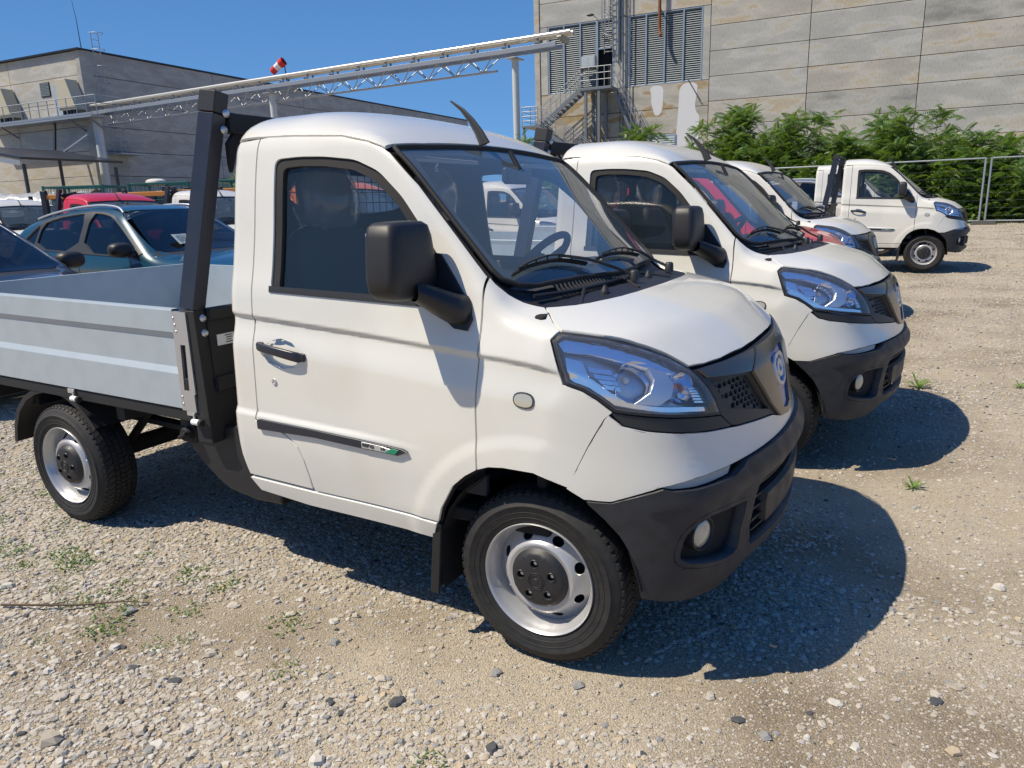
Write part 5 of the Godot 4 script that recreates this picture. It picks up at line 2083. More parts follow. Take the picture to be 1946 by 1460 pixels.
func stores() -> void:
	mk("orange_paint", lin(0.62, 0.22, 0.04), 0.5)
	mk("timber_grey", lin(0.24, 0.22, 0.19), 0.85)
	mk("wrap_grey", lin(0.42, 0.42, 0.42), 0.35)
	mk("crate_green", lin(0.02, 0.13, 0.11), 0.5)
	mk("crate_load", lin(0.10, 0.14, 0.13), 0.6)
	mk("sack_white", lin(0.55, 0.53, 0.48), 0.8)
	# two steel bolster frames with orange rails
	for k in 2:
		var at: Vector3 = [Vector3(-15.6, 0.1, -9.3), Vector3(-13.1, 0.12, -10.6)][k]
		var t := thing("storage_rack", ["dark steel storage rack with a long orange rail, behind the red pickup roof", "dark steel storage rack with a short orange rail, beside the headboard post"][k], "rack", at, 0.47, "dark steel racks with orange rails")
		for x in [-1.5, 1.5]:
			for z in [-0.55, 0.55]:
				var pm := MB.new()
				pm.box(Vector3(x, 1.0, z), Vector3(0.12, 2.0, 0.12), 0.01)
				obj("post", pm, M.dark_metal, t)
		for y in [0.35, 1.25]:
			for z in [-0.55, 0.55]:
				var bm := MB.new()
				bm.box(Vector3(0, y, z), Vector3(2.9, 0.12, 0.08), 0.01)
				obj("beam", bm, M.dark_metal, t)
		var om := MB.new()
		om.box(Vector3(0, 1.86, 0.55), Vector3(2.88, 0.10, 0.08), 0.01)
		obj("orange_rail", om, M.orange_paint, t)
		om = MB.new()
		for x in [-1.5, 1.5]:
			om.box(Vector3(x, 1.86, 0), Vector3(0.08, 0.1, 1.0), 0.01)
		obj("cross_tie", om, M.dark_metal, t)
	# green wire crates, in stacks
	var first: Node3D = null
	var n := 0
	var where := [["lowest green crate of the left stack", -18.2, 0.0, -10.0], ["second green crate of the left stack", -18.2, 0.72, -10.0], ["topmost green crate of the left stack", -18.1, 1.44, -10.0], ["lowest green crate of the middle stack", -16.3, 0.0, -11.1], ["second green crate of the middle stack", -16.3, 0.72, -11.1], ["topmost green crate of the middle stack, highest of all", -16.3, 1.44, -11.1], ["lowest green crate of the right stack", -14.4, 0.0, -12.1], ["second green crate of the right stack", -14.4, 0.72, -12.1], ["topmost green crate of the right stack beside a white sack", -14.3, 1.44, -12.1], ["lowest green crate of the short stack near the cab", -12.6, 0.0, -12.6], ["topmost green crate of the short stack near the cab", -12.6, 0.72, -12.6]]
	for w in where:
		var c: Node3D
		if first == null:
			c = thing("wire_crate", "", "crate")
			var fm := MB.new()
			for x in [-0.75, 0.75]:
				for z in [-0.55, 0.55]:
					fm.box(Vector3(x, 0.36, z), Vector3(0.05, 0.70, 0.05), 0.006)
			for y in [0.05, 0.67]:
				for z in [-0.55, 0.55]:
					fm.box(Vector3(0, y, z), Vector3(1.45, 0.05, 0.045), 0.006)
				for x in [-0.75, 0.75]:
					fm.box(Vector3(x, y, 0), Vector3(0.045, 0.05, 1.05), 0.006)
			obj("frame", fm, M.crate_green, c)
			var wm := MB.new()
			for z in [-0.55, 0.55]:
				for k in 13:
					wm.rod(Vector3(-0.69 + k * 0.115, 0.06, z), Vector3(-0.69 + k * 0.115, 0.66, z), 0.006, 4)
				for k in 4:
					wm.rod(Vector3(-0.74, 0.15 + k * 0.12, z), Vector3(0.74, 0.15 + k * 0.12, z), 0.006, 4)
			for x in [-0.75, 0.75]:
				for k in 9:
					wm.rod(Vector3(x, 0.06, -0.46 + k * 0.115), Vector3(x, 0.66, -0.46 + k * 0.115), 0.006, 4)
			obj("wire_sides", wm, M.crate_green, c)
			var lm := MB.new()
			for k in 5:
				lm.box(Vector3(-0.55 + k * 0.27, 0.27, 0.02 * (k % 2)), Vector3(0.22, 0.38 + 0.04 * (k % 3), 0.95), 0.02)
			obj("load", lm, M.crate_load, c)
			first = c
		else:
			c = first.duplicate()
			c.name = numbered("wire_crate")
			add_child(c)
		c.position = Vector3(w[1], w[2] + gy(w[3]), w[3])
		c.rotation.y = 0.40 + 0.05 * (n % 3)
		tag(c, w[0], "crate", "green wire crates stacked behind the cars")
		n += 1
	# sacks lying on top
	for k in 3:
		var at: Vector3 = [Vector3(-16.9, 2.17, -11.2), Vector3(-14.0, 2.17, -12.0), Vector3(-13.75, 2.16, -12.3)][k]
		var sm := MB.new()
		sm.ellipsoid(Vector3.ZERO, [Vector3(0.28, 0.10, 0.22), Vector3(0.16, 0.14, 0.16), Vector3(0.42, 0.07, 0.2)][k], 12, 8, 0.8)
		var o := obj("sack", sm, M.sack_white, self)
		o.position = at + Vector3(0, gy(at.z) - 0.0, 0)
		tag(o, ["flat white sack lying on the middle stack of green crates", "small round white sack on the right stack of green crates", "long low white sack at the right end of the crate stacks"][k], "sack", "white sacks on the crates")
	# a wrapped pile of boards at the far left
	var p := thing("board_pile", "grey pile of boards under crumpled plastic wrap, at the left edge before the canopy", "pile of boards", Vector3(-20.6, 0.1, -9.6), 0.42)
	for k in 9:
		var bm := MB.new()
		bm.box(Vector3(0.03 * (k % 3), 0.5 + k * 0.16, 0.02 * (k % 2)), Vector3(4.6 - 0.07 * (k % 4), 0.15, 1.1), 0.01)
		obj("board", bm, M.timber_grey, p)
	var wm := MB.new()
	var rows := []
	for a in 7:
		var row := []
		for b in 30:
			var x := -2.4 + b * 0.165
			var ns := 0.06 * sin(b * 1.9 + a) + 0.05 * sin(b * 0.7 + a * 2.0)
			row.append([Vector3(x, 1.75 + ns * 0.5, 0.62 + ns * 0.4), Vector3(x, 1.90 + ns * 0.5, 0.60), Vector3(x, 2.0 + ns * 0.6, 0.45), Vector3(x, 2.02 + ns, 0.1), Vector3(x, 2.02 + ns, -0.2), Vector3(x, 2.0 + ns, -0.5), Vector3(x, 1.8, -0.62)][a])
		rows.append(row)
	wm.sheet(rows, Vector3(0, 1, 0))
	obj("plastic_wrap", wm, M.wrap_grey, p)


# ------------------------------------------------------------ the two concrete halls

func concrete(called: String, c: Color, lo: float, stain: Color, seed_: int) -> StandardMaterial3D:
	var m := mk(called, c, 0.88)
	m.albedo_texture = noise_tex(0.010, 5, [[0.0, Color(lo, lo, lo)], [0.42, Color(0.93, 0.93, 0.92)], [0.62, Color(1, 1, 1)], [0.74, stain], [1.0, Color(0.95, 0.94, 0.92)]], 512, seed_)
	m.uv1_triplanar = true
	m.uv1_world_triplanar = true
	m.uv1_scale = Vector3(0.055, 0.17, 0.055)
	m.detail_enabled = true
	m.detail_blend_mode = BaseMaterial3D.BLEND_MODE_MUL
	m.detail_albedo = noise_tex(0.05, 5, [[0.0, grey(0.78)], [0.35, grey(0.95)], [1.0, grey(1.0)]], 512, seed_ + 50)
	m.detail_uv_layer = BaseMaterial3D.DETAIL_UV_2
	m.uv2_triplanar = true
	m.uv2_world_triplanar = true
	m.uv2_scale = Vector3(0.55, 0.16, 0.55)
	m.detail_mask = null
	return m


func wall_panel(parent: Node, x0: float, x1: float, y0: float, y1: float, m: Material, depth := 0.25, z := 0.0) -> void:
	var mb := MB.new()
	mb.box(Vector3((x0 + x1) / 2, (y0 + y1) / 2, z - depth / 2), Vector3(absf(x1 - x0) - 0.03, y1 - y0 - 0.028, depth), 0.012)
	obj("panel", mb, m, parent)


func right_hall() -> void:
	var ca := concrete("concrete_grey", lin(0.50, 0.50, 0.47), 0.88, Color(0.98, 0.955, 0.90), 31)
	var cb := concrete("concrete_tan", lin(0.52, 0.495, 0.44), 0.86, Color(0.97, 0.92, 0.82), 32)
	var cc := concrete("concrete_stained", lin(0.46, 0.455, 0.425), 0.70, Color(0.96, 0.94, 0.90), 33)
	var cd := concrete("concrete_rusty", lin(0.50, 0.475, 0.42), 0.80, Color(0.88, 0.78, 0.60), 34)
	var h := thing("concrete_hall", "tall pale concrete hall on the right with two louvred bays high up", "building", Vector3(-15.07, 0, -39.65), 0.0646)
	var mb := MB.new()
	mb.box(Vector3(15.0, 7.6, -8.4), Vector3(39.2, 15.0, 16.0))
	obj("core", mb, mk("joint_dark", lin(0.16, 0.155, 0.14), 0.95), h)
	var lv := [0.0, 1.55, 2.80, 4.05, 5.30, 6.55, 7.80, 9.05, 10.30, 11.55, 12.80, 14.05, 15.30]
	var cols := [5.34, 10.25, 15.26, 20.22, 25.2, 30.1, 34.7]
	for c in cols.size() - 1:
		for k in lv.size() - 1:
			var m := ca
			if c == 1 and k == 5:
				m = cb
			elif c == 1 and k == 4:
				m = cc
			elif c == 2 and (k == 7 or k == 8):
				m = cc
			elif c == 2 and k == 6 or c == 1 and k == 8:
				m = cb
			elif (c * 7 + k * 5) % 4 == 0:
				m = cb
			wall_panel(h, cols[c], cols[c + 1], lv[k], lv[k + 1], m)
	# left part: wall strips round the two louvred openings
	var l2 := [0.0, 1.3, 2.55, 3.8, 5.05, 6.36, 7.66]
	for k in l2.size() - 1:
		wall_panel(h, -4.40, 0.42, l2[k], l2[k + 1], cd)
		wall_panel(h, 0.42, 5.34, l2[k], l2[k + 1], cd if k > 2 else cb)
	for sp in [[-4.40, -3.92], [0.05, 0.42], [0.42, 0.85], [4.94, 5.34]]:
		wall_panel(h, sp[0], sp[1], 7.66, 11.32, ca)
	for k in 3:
		var y := 11.32 + k * 1.25
		wall_panel(h, -4.40, 0.42, y, y + 1.25, ca)
		wall_panel(h, 0.42, 5.34, y, y + 1.25, ca if k else cb)
	mb = MB.new()
	mb.box(Vector3(-4.58, 7.6, -8.2), Vector3(0.33, 15.2, 16.5), 0.02)
	obj("corner_pillar", mb, cb, h)
	mk("louvre_grey", lin(0.36, 0.40, 0.41), 0.45, 0.3)
	mk("louvre_frame", lin(0.33, 0.40, 0.46), 0.4, 0.5)
	mk("void_dark", lin(0.012, 0.012, 0.013), 0.95)
	# louvres: bays of slanting slats
	for lo in [[-3.92, 0.05, 4, 3], [0.85, 4.94, 4, -1]]:
		var v := Node3D.new()
		v.name = "louvre"
		h.add_child(v, true)
		mb = MB.new()
		mb.box(Vector3((lo[0] + lo[1]) / 2, 9.49, -0.385), Vector3(lo[1] - lo[0], 3.66, 0.02))
		obj("dark_backing", mb, M.void_dark, v)
		var bw: float = (lo[1] - lo[0]) / lo[2]
		var sm := MB.new()
		sm.box(Vector3.ZERO, Vector3(bw - 0.08, 0.012, 0.105), 0.0, Basis(Vector3(1, 0, 0), 0.80))
		var slat := sm.mesh(M.louvre_grey)
		for b in int(lo[2]):
			for k in 33:
				var y := 7.76 + k * 0.109
				if b == lo[3] and y < 9.85:
					continue
				inst("slat", slat, v, Transform3D(Basis(), Vector3(lo[0] + bw * (b + 0.5), y, -0.10)))
		for b in int(lo[2]) + 1:
			var wd := 0.14 if (b == 3 and lo[3] == 3) else 0.085
			mb = MB.new()
			mb.box(Vector3(clampf(lo[0] + bw * b, lo[0] + 0.045, lo[1] - 0.045), 9.49, -0.06), Vector3(wd, 3.64, 0.10), 0.006)
			obj("mullion", mb, M.louvre_frame, v)
		for y in [7.69, 11.29]:
			mb = MB.new()
			mb.box(Vector3((lo[0] + lo[1]) / 2, y, -0.066), Vector3(lo[1] - lo[0] - 0.1, 0.06, 0.10), 0.006)
			obj("frame_rail", mb, M.louvre_frame, v)
		if lo[3] == 3:
			mb = MB.new()
			mb.box(Vector3(lo[0] + bw * 3.5, 9.84, -0.075), Vector3(bw - 0.1, 0.07, 0.09), 0.006)
			obj("door_lintel", mb, M.louvre_frame, v)
	# old white paint below the right bay, and rust streaks
	mk("old_paint", lin(0.62, 0.63, 0.64), 0.8)
	for poly in [[[2.10, 7.60], [2.90, 7.60], [2.88, 6.9], [2.84, 6.25], [2.62, 6.02], [2.42, 6.05], [2.34, 6.3], [2.20, 6.75], [2.22, 7.1]], [[3.78, 7.60], [4.76, 7.60], [4.72, 7.0], [4.62, 6.5], [4.70, 6.05], [4.90, 5.9], [4.84, 5.2], [4.9, 4.0], [3.5, 4.0], [3.62, 4.9], [3.70, 5.8], [3.74, 6.6]]]:
		mb = MB.new()
		mb.prism(pv(round2(poly, 2)), 0.006, Transform3D(Basis(), Vector3(0, 0, 0.004)))
		obj("paint_patch", mb, M.old_paint, h)
	mk("rust_stain", lin(0.24, 0.165, 0.085), 0.9)
	# small shuttered window low down
	mb = MB.new()
	mb.box(Vector3(2.9, 4.2, 0.02), Vector3(1.5, 1.62, 0.06), 0.01)
	var win := obj("window", mb, M.louvre_frame, h)
	for k in 13:
		mb = MB.new()
		mb.box(Vector3(2.9, 3.50 + k * 0.112, 0.065), Vector3(1.36, 0.085, 0.02), 0.004, Basis(Vector3(1, 0, 0), -0.25))
		obj("shutter_slat", mb, M.louvre_grey, win)
	mb = MB.new()
	mb.prism(pv([[-4.75, 14.95], [34.8, 14.95], [34.8, 15.25], [-4.75, 15.25]]), 16.6, Transform3D(Basis(), Vector3(0, 0.12, -8.2)), 0.02)
	obj("roof_edge", mb, ca, h)
	fire_stair()
	wall_fittings()


func local(o: Node3D, called: String, label: String, category: String, group := "") -> Node3D:
	var t := thing(called, label, category, o.position, o.rotation.y, group)
	return t


func fire_stair() -> void:
	mk("galvanised", lin(0.36, 0.38, 0.40), 0.45, 0.6)
	mk("stair_steel", lin(0.20, 0.225, 0.25), 0.5, 0.5)
	var t := thing("fire_stair", "grey steel fire stair with landings and railings on the hall's left corner", "stairs", Vector3(-15.07, 0, -39.65), 0.0646)
	var g: Material = M.stair_steel
	var mb := MB.new()
	mb.box(Vector3(-0.52, 7.56, 0.82), Vector3(1.82, 0.14, 1.5), 0.01)
	obj("landing", mb, g, t)
	for p in [[-1.11, 1.45], [-0.34, 1.45], [-1.11, 0.2], [-0.34, 0.2]]:
		mb = MB.new()
		mb.box(Vector3(p[0], 3.75, p[1]), Vector3(0.15, 7.5, 0.15), 0.01)
		obj("column", mb, g, t)
	mb = MB.new()
	mb.box(Vector3(-4.30, 5.80, 0.95), Vector3(1.1, 0.12, 1.9), 0.01)
	obj("landing", mb, g, t)
	for p in [[-4.75, 1.8], [-3.85, 1.8]]:
		mb = MB.new()
		mb.box(Vector3(p[0], 2.87, p[1]), Vector3(0.12, 5.74, 0.12), 0.01)
		obj("column", mb, g, t)
	# flights: [from, to, width along n, middle n]
	for fl in [[Vector3(-1.42, 7.56, 0), Vector3(-3.80, 5.84, 0), 0.85, 1.05], [Vector3(-3.80, 5.80, 0), Vector3(-0.25, 3.4, 0), 0.85, 1.95]]:
		var a: Vector3 = fl[0]
		var b: Vector3 = fl[1]
		for s in [-1.0, 1.0]:
			var z: float = fl[3] + s * fl[2] / 2
			mb = MB.new()
			mb.bar(Vector3(a.x, a.y, z), Vector3(b.x, b.y, z), 0.05, 0.22, 0.004)
			obj("stringer", mb, g, t)
			mb = MB.new()
			for y in [1.0, 0.72, 0.46, 0.22]:
				mb.rod(Vector3(a.x, a.y + y, z), Vector3(b.x, b.y + y, z), 0.022 if y == 1.0 else 0.013, 6)
			for k in 5:
				var q := a.lerp(b, k / 4.0)
				mb.rod(Vector3(q.x, q.y, z), Vector3(q.x, q.y + 1.0, z), 0.02, 6)
			obj("railing", mb, M.galvanised, t)
		for k in 10:
			var q := a.lerp(b, (k + 0.5) / 10.0)
			mb = MB.new()
			mb.box(Vector3(q.x, q.y + 0.04, fl[3]), Vector3(0.25, 0.03, fl[2]), 0.003)
			obj("tread", mb, g, t)
	# ladder stair down to the right, with side rails
	for z in [0.25, 0.95]:
		mb = MB.new()
		mb.bar(Vector3(0.30, 7.55, z), Vector3(1.65, 4.55, z), 0.05, 0.13, 0.004)
		obj("stringer", mb, g, t)
		mb = MB.new()
		mb.rod(Vector3(0.38, 8.45, z), Vector3(1.62, 5.78, z), 0.02, 6)
		mb.rod(Vector3(0.38, 8.0, z), Vector3(1.64, 5.2, z), 0.014, 6)
		for k in 5:
			var s := k / 4.0
			mb.rod(Vector3(0.38 + 1.24 * s, 8.45 - 2.67 * s, z), Vector3(0.34 + 1.3 * s, 7.55 - 2.95 * s, z), 0.015, 6)
		mb.rod(Vector3(1.62, 5.78, z), Vector3(1.65, 3.0, z), 0.02, 6)
		obj("railing", mb, M.galvanised, t)
	for k in 12:
		mb = MB.new()
		mb.box(Vector3(0.32 + 1.3 * k / 11.0, 7.5 - 2.9 * k / 11.0, 0.6), Vector3(0.16, 0.025, 0.66), 0.003)
		obj("tread", mb, g, t)
	# railings of the landings
	mb = MB.new()
	for y in [1.05, 0.72, 0.38]:
		mb.rod(Vector3(-0.42, 7.62 + y, 1.55), Vector3(0.38, 7.62 + y, 1.55), 0.022, 6)
		mb.rod(Vector3(0.38, 7.62 + y, 1.55), Vector3(0.38, 7.62 + y, 1.0), 0.022, 6)
		mb.rod(Vector3(-1.4, 7.62 + y, 1.55), Vector3(-0.42, 7.62 + y, 1.55), 0.022, 6)
	for x in [-1.4, -0.9, -0.42, 0.0, 0.38]:
		mb.rod(Vector3(x, 7.6, 1.55), Vector3(x, 8.67, 1.55), 0.025, 6)
	for y in [1.0, 0.75, 0.5, 0.25]:
		mb.rod(Vector3(-4.83, 5.86 + y, 0.1), Vector3(-4.83, 5.86 + y, 1.88), 0.02, 6)
		mb.rod(Vector3(-4.83, 5.86 + y, 1.88), Vector3(-3.85, 5.86 + y, 1.88), 0.02, 6)
	for x in [-4.83, -4.3, -3.85]:
		mb.rod(Vector3(x, 5.86, 1.88), Vector3(x, 6.86, 1.88), 0.022, 6)
	obj("railing", mb, M.galvanised, t)


func wall_fittings() -> void:
	var at := Vector3(-15.07, 0, -39.65)
	var turn := 0.0646
	# caged ladder
	var t := thing("wall_ladder", "caged steel ladder climbing the hall above the dark doorway", "ladder", at, turn)
	for x in [-0.42, 0.05]:
		var mb := MB.new()
		mb.box(Vector3(x, 12.0, 0.22), Vector3(0.05, 5.0, 0.05), 0.004)
		obj("rail", mb, M.stair_steel, t)
	for k in 17:
		var mb := MB.new()
		mb.rod(Vector3(-0.42, 9.6 + k * 0.29, 0.22), Vector3(0.05, 9.6 + k * 0.29, 0.22), 0.016, 6)
		obj("rung", mb, M.galvanised, t)
	for k in 5:
		var mb := MB.new()
		var ring := []
		for j in 13:
			var a := PI * j / 12.0
			ring.append(Vector3(-0.185 - cos(a) * 0.36, 10.4 + k * 0.95, 0.22 + sin(a) * 0.62))
		mb.tube(ring, 0.02, 5)
		obj("hoop", mb, M.galvanised, t)
	for j in 5:
		var mb := MB.new()
		var a := PI * (j + 1) / 6.0
		mb.rod(Vector3(-0.185 - cos(a) * 0.36, 10.3, 0.22 + sin(a) * 0.62), Vector3(-0.185 - cos(a) * 0.36, 14.4, 0.22 + sin(a) * 0.62), 0.014, 5)
		obj("cage_bar", mb, M.galvanised, t)
	# second vertical ladder rails, right of the doorway
	t = thing("pipe_run", "pair of thin grey conduits running down the wall between the louvres", "pipe", at, turn)
	for p in [[0.62, 4.5, 15.0, 0.05], [1.02, 6.6, 15.0, 0.03], [0.34, 9.4, 15.0, 0.085]]:
		var mb := MB.new()
		mb.rod(Vector3(p[0], p[1], 0.12), Vector3(p[0], p[2], 0.12), p[3], 8, true)
		obj("conduit", mb, M.stair_steel if p[3] < 0.06 else M.galvanised, t)
	# rusty down pipe with a bent foot
	var rm := mk("rust", lin(0.22, 0.085, 0.035), 0.85)
	rm.albedo_texture = noise_tex(0.05, 4, [[0.0, Color(0.45, 0.4, 0.4)], [0.5, Color(1, 1, 1)], [1.0, Color(1.0, 0.9, 0.8)]], 256, 41)
	tri(rm, 0.8)
	t = thing("down_pipe", "rusty brown pipe hanging in front of the right louvred bay", "pipe", at, turn)
	var mb := MB.new()
	mb.tube([Vector3(2.68, 15.0, 0.32), Vector3(2.68, 12.0, 0.32), Vector3(2.69, 10.45, 0.32), Vector3(2.73, 10.22, 0.36), Vector3(2.80, 10.05, 0.48)], 0.085, 10, false, true)
	obj("pipe", mb, M.rust, t)
	for y in [11.4, 13.2]:
		mb = MB.new()
		mb.box(Vector3(2.68, y, 0.16), Vector3(0.06, 0.06, 0.34), 0.005)
		obj("bracket", mb, M.stair_steel, t)
	# air conditioner on a bracket
	t = thing("air_conditioner", "white air conditioner box on a bracket left of the doorway", "air conditioner", at, turn)
	mb = MB.new()
	mb.box(Vector3(-1.27, 9.12, 0.42), Vector3(0.80, 0.62, 0.34), 0.015)
	obj("casing", mb, mk("ac_white", lin(0.42, 0.44, 0.44), 0.5), t)
	mb = MB.new()
	mb.box(Vector3(-1.45, 9.12, 0.596), Vector3(0.36, 0.5, 0.012), 0.004)
	obj("fan_grille", mb, mk("ac_glass", lin(0.42, 0.48, 0.50), 0.2), t)
	mb = MB.new()
	mb.box(Vector3(-1.08, 9.12, 0.596), Vector3(0.30, 0.5, 0.012), 0.004)
	obj("fan_grille", mb, M.ac_glass, t)
	mb = MB.new()
	mb.box(Vector3(-1.27, 8.77, 0.35), Vector3(0.86, 0.05, 0.6), 0.005)
	obj("bracket", mb, M.trim_black, t)
	# lamp on an arm
	t = thing("wall_lamp", "small dark lamp on an arm above the left louvred bay", "lamp", at, turn)
	mb = MB.new()
	mb.rod(Vector3(-0.95, 11.45, 0.0), Vector3(-1.0, 11.5, 0.7), 0.02, 6)
	obj("arm", mb, M.stair_steel, t)
	mb = MB.new()
	mb.ellipsoid(Vector3(-1.05, 11.46, 0.78), Vector3(0.22, 0.07, 0.12), 12, 8)
	obj("head", mb, M.trim_black, t)
	# thin stay under the right bay
	t = thing("wall_stay", "thin dark rod sloping below the right louvred bay", "rod", at, turn)
	mb = MB.new()
	mb.rod(Vector3(4.3, 7.72, 0.5), Vector3(4.95, 6.6, 0.06), 0.025, 6)
	mb.rod(Vector3(4.3, 7.72, 0.5), Vector3(4.25, 7.75, 0.02), 0.03, 6)
	obj("rod", mb, M.stair_steel, t)


func left_hall() -> void:
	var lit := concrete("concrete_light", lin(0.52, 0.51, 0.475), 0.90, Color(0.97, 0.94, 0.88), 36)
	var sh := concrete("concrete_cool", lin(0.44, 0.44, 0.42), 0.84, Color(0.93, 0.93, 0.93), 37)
	var at := Vector3(-50.63, 0, -31.43)
	var turn := 0.0646
	var h := thing("concrete_hall", "low wide grey concrete hall on the left, its long side in shade", "building", at, turn)
	var mb := MB.new()
	mb.box(Vector3(-15.2, 6.3, -28.2), Vector3(29.6, 12.5, 55.6))
	obj("core", mb, M.joint_dark, h)
	var lv := [0.0, 1.02, 2.70, 4.37, 6.08, 7.74, 9.42, 11.10, 12.66]
	for k in lv.size() - 1:
		# lit end wall
		for c in 4:
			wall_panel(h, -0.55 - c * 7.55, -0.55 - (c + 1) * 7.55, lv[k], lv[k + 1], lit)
		# shaded long wall, facing +x
		var shift := 0.0 if k < 7 else 0.0
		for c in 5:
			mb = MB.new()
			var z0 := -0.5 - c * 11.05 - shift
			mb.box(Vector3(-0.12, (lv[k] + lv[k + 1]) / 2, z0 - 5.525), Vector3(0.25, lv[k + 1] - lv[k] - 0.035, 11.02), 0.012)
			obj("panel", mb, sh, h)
	mb = MB.new()
	mb.prism(pv([[0.02, 0.0], [-0.14, 0.30], [-0.54, 0.30], [-0.54, -0.5], [0.02, -0.5]]), 12.66, Transform3D(Basis(Vector3(1, 0, 0), Vector3(0, 0, 1), Vector3(0, -1, 0)), Vector3(0, 6.33, -0.27)), 0.01)
	obj("corner_pillar", mb, sh, h)
	mb = MB.new()
	mb.box(Vector3(-15.0, 12.72, -27.9), Vector3(30.2, 0.10, 56.3), 0.01)
	obj("roof_edge", mb, M.dark_metal, h)
	# slatted window and door on the walkway
	mb = MB.new()
	mb.box(Vector3(-4.25, 10.45, 0.02), Vector3(1.05, 0.95, 0.05), 0.01)
	var w := obj("window", mb, M.void_dark, h)
	for k in 9:
		mb = MB.new()
		mb.box(Vector3(-4.25, 10.06 + k * 0.098, 0.06), Vector3(0.98, 0.07, 0.02), 0.003, Basis(Vector3(1, 0, 0), 0.6))
		obj("slat", mb, M.louvre_frame, w)
	mb = MB.new()
	mb.box(Vector3(-2.75, 9.55, 0.03), Vector3(1.3, 2.3, 0.06), 0.01)
	obj("door", mb, M.alu_panel, h)
	# slanting hoods over the vents
	var hood_label := ["cream sheet metal hood left of the walkway door, cut off by the picture's edge", "cream sheet metal hood above the walkway beside the hall's corner"]
	for k in 2:
		var x: float = [-8.9, -1.75][k]
		var t := thing("vent_hood", hood_label[k], "vent hood", at, turn, "cream vent hoods on the lit end wall")
		mb = MB.new()
		mb.prism(pv([[0.0, 10.75], [1.05, 10.75], [1.75, 8.75], [0.0, 8.75]]), 0.9, Transform3D(Basis(), Vector3(x, 0, 0.5)), 0.02)
		obj("hood", mb, mk("hood_cream_%s" % ["left", "right"][k], lin(0.48, 0.44, 0.33), 0.6), t)
		mb = MB.new()
		for j in 4:
			mb.box(Vector3(x + 0.2 + j * 0.35, 8.55 + 0.12 * (j % 2), 0.65), Vector3(0.22, 0.4, 0.3), 0.03)
		obj("machinery", mb, M.dark_metal, t)
	# walkway with its railing along the end wall
	var t := thing("walkway", "galvanised steel walkway with railing along the left hall's end wall", "walkway", at, turn)
	mb = MB.new()
	mb.box(Vector3(-4.5, 8.18, 0.62), Vector3(12.6, 0.16, 1.2), 0.01)
	obj("deck", mb, M.galvanised, t)
	for k in 14:
		mb = MB.new()
		mb.rod(Vector3(-10.6 + k * 1.0, 8.2, 1.2), Vector3(-10.6 + k * 1.0, 9.45, 1.2), 0.035, 6)
		obj("post", mb, M.galvanised, t)
	for y in [9.45, 8.95]:
		mb = MB.new()
		mb.rod(Vector3(-10.6, y, 1.2), Vector3(2.4, y, 1.2), 0.03, 6)
		mb.rod(Vector3(2.4, y, 1.2), Vector3(2.4, y, -0.8), 0.03, 6)
		obj("rail", mb, M.galvanised, t)
	mb = MB.new()
	mb.box(Vector3(-4.5, 8.33, 1.22), Vector3(12.6, 0.14, 0.02))
	obj("toe_board", mb, M.galvanised, t)
	for x in [-8.2, -0.6, 1.4]:
		mb = MB.new()
		mb.bar(Vector3(x, 8.08, 1.15), Vector3(x, 7.4, 0.03), 0.08, 0.1, 0.005)
		obj("bracket", mb, M.stair_steel, t)
	# canopy roof in front
	t = thing("canopy", "dark corrugated canopy roof before the left hall", "canopy", at, turn)
	for k in 46:
		mb = MB.new()
		var x := -10.2 + k * 0.19
		mb.box(Vector3(x, 6.04, 4.6), Vector3(0.12, 0.09, 6.6), 0.02)
		obj("sheet_rib", mb, M.stair_steel, t)
	mb = MB.new()
	mb.box(Vector3(-6.0, 5.93, 4.6), Vector3(8.8, 0.12, 6.8), 0.01)
	obj("roof_sheet", mb, M.dark_metal, t)
	mb = MB.new()
	mb.bar(Vector3(-1.62, 5.98, 4.6), Vector3(4.15, 5.02, 4.6), 6.8, 0.14, 0.01, Vector3(0, 1, 0))
	obj("roof_sheet", mb, M.dark_metal, t)
	mb = MB.new()
	mb.bar(Vector3(-1.62, 5.66, 7.9), Vector3(4.0, 4.74, 7.9), 0.12, 0.28, 0.01)
	mb.box(Vector3(-6.0, 5.70, 7.9), Vector3(8.8, 0.30, 0.12), 0.01)
	obj("fascia_beam", mb, M.galvanised, t)
	for p in [[-9.5, 7.7], [-1.7, 7.7], [3.9, 7.7], [-9.5, 1.6], [-1.7, 1.6], [3.9, 1.6]]:
		mb = MB.new()
		var top := 5.6 if p[0] < 0 else 4.7
		mb.box(Vector3(p[0], top / 2, p[1]), Vector3(0.16, top, 0.16), 0.01)
		obj("column", mb, M.dark_metal, t)
	# ladders on the shaded side
	for ld in [["caged ladder rising above the left hall's roof edge", 0.75, 1.30, 9.0, 13.9], ["lower caged ladder on the left hall's shaded side", 1.25, 2.2, 3.4, 7.7]]:
		t = thing("wall_ladder", ld[0], "ladder", at, turn, "ladders on the left hall")
		for z in [ld[1], ld[2]]:
			mb = MB.new()
			mb.rod(Vector3(0.35, ld[3], -z), Vector3(0.35, ld[4], -z), 0.03, 6)
			obj("rail", mb, M.galvanised, t)
		var y: float = ld[3] + 0.2
		while y < ld[4]:
			mb = MB.new()
			mb.rod(Vector3(0.35, y, -ld[1]), Vector3(0.35, y, -ld[2]), 0.016, 5)
			obj("rung", mb, M.galvanised, t)
			y += 0.42
		for k in 4:
			mb = MB.new()
			var ring := []
			for j in 9:
				var a := PI * j / 8.0
				ring.append(Vector3(0.35 + sin(a) * 0.7, lerpf(ld[3] + 1.6, ld[4] - 0.1, k / 3.0), -(ld[1] + ld[2]) / 2 + cos(a) * 0.42))
			mb.tube(ring, 0.022, 5)
			obj("hoop", mb, M.galvanised, t)
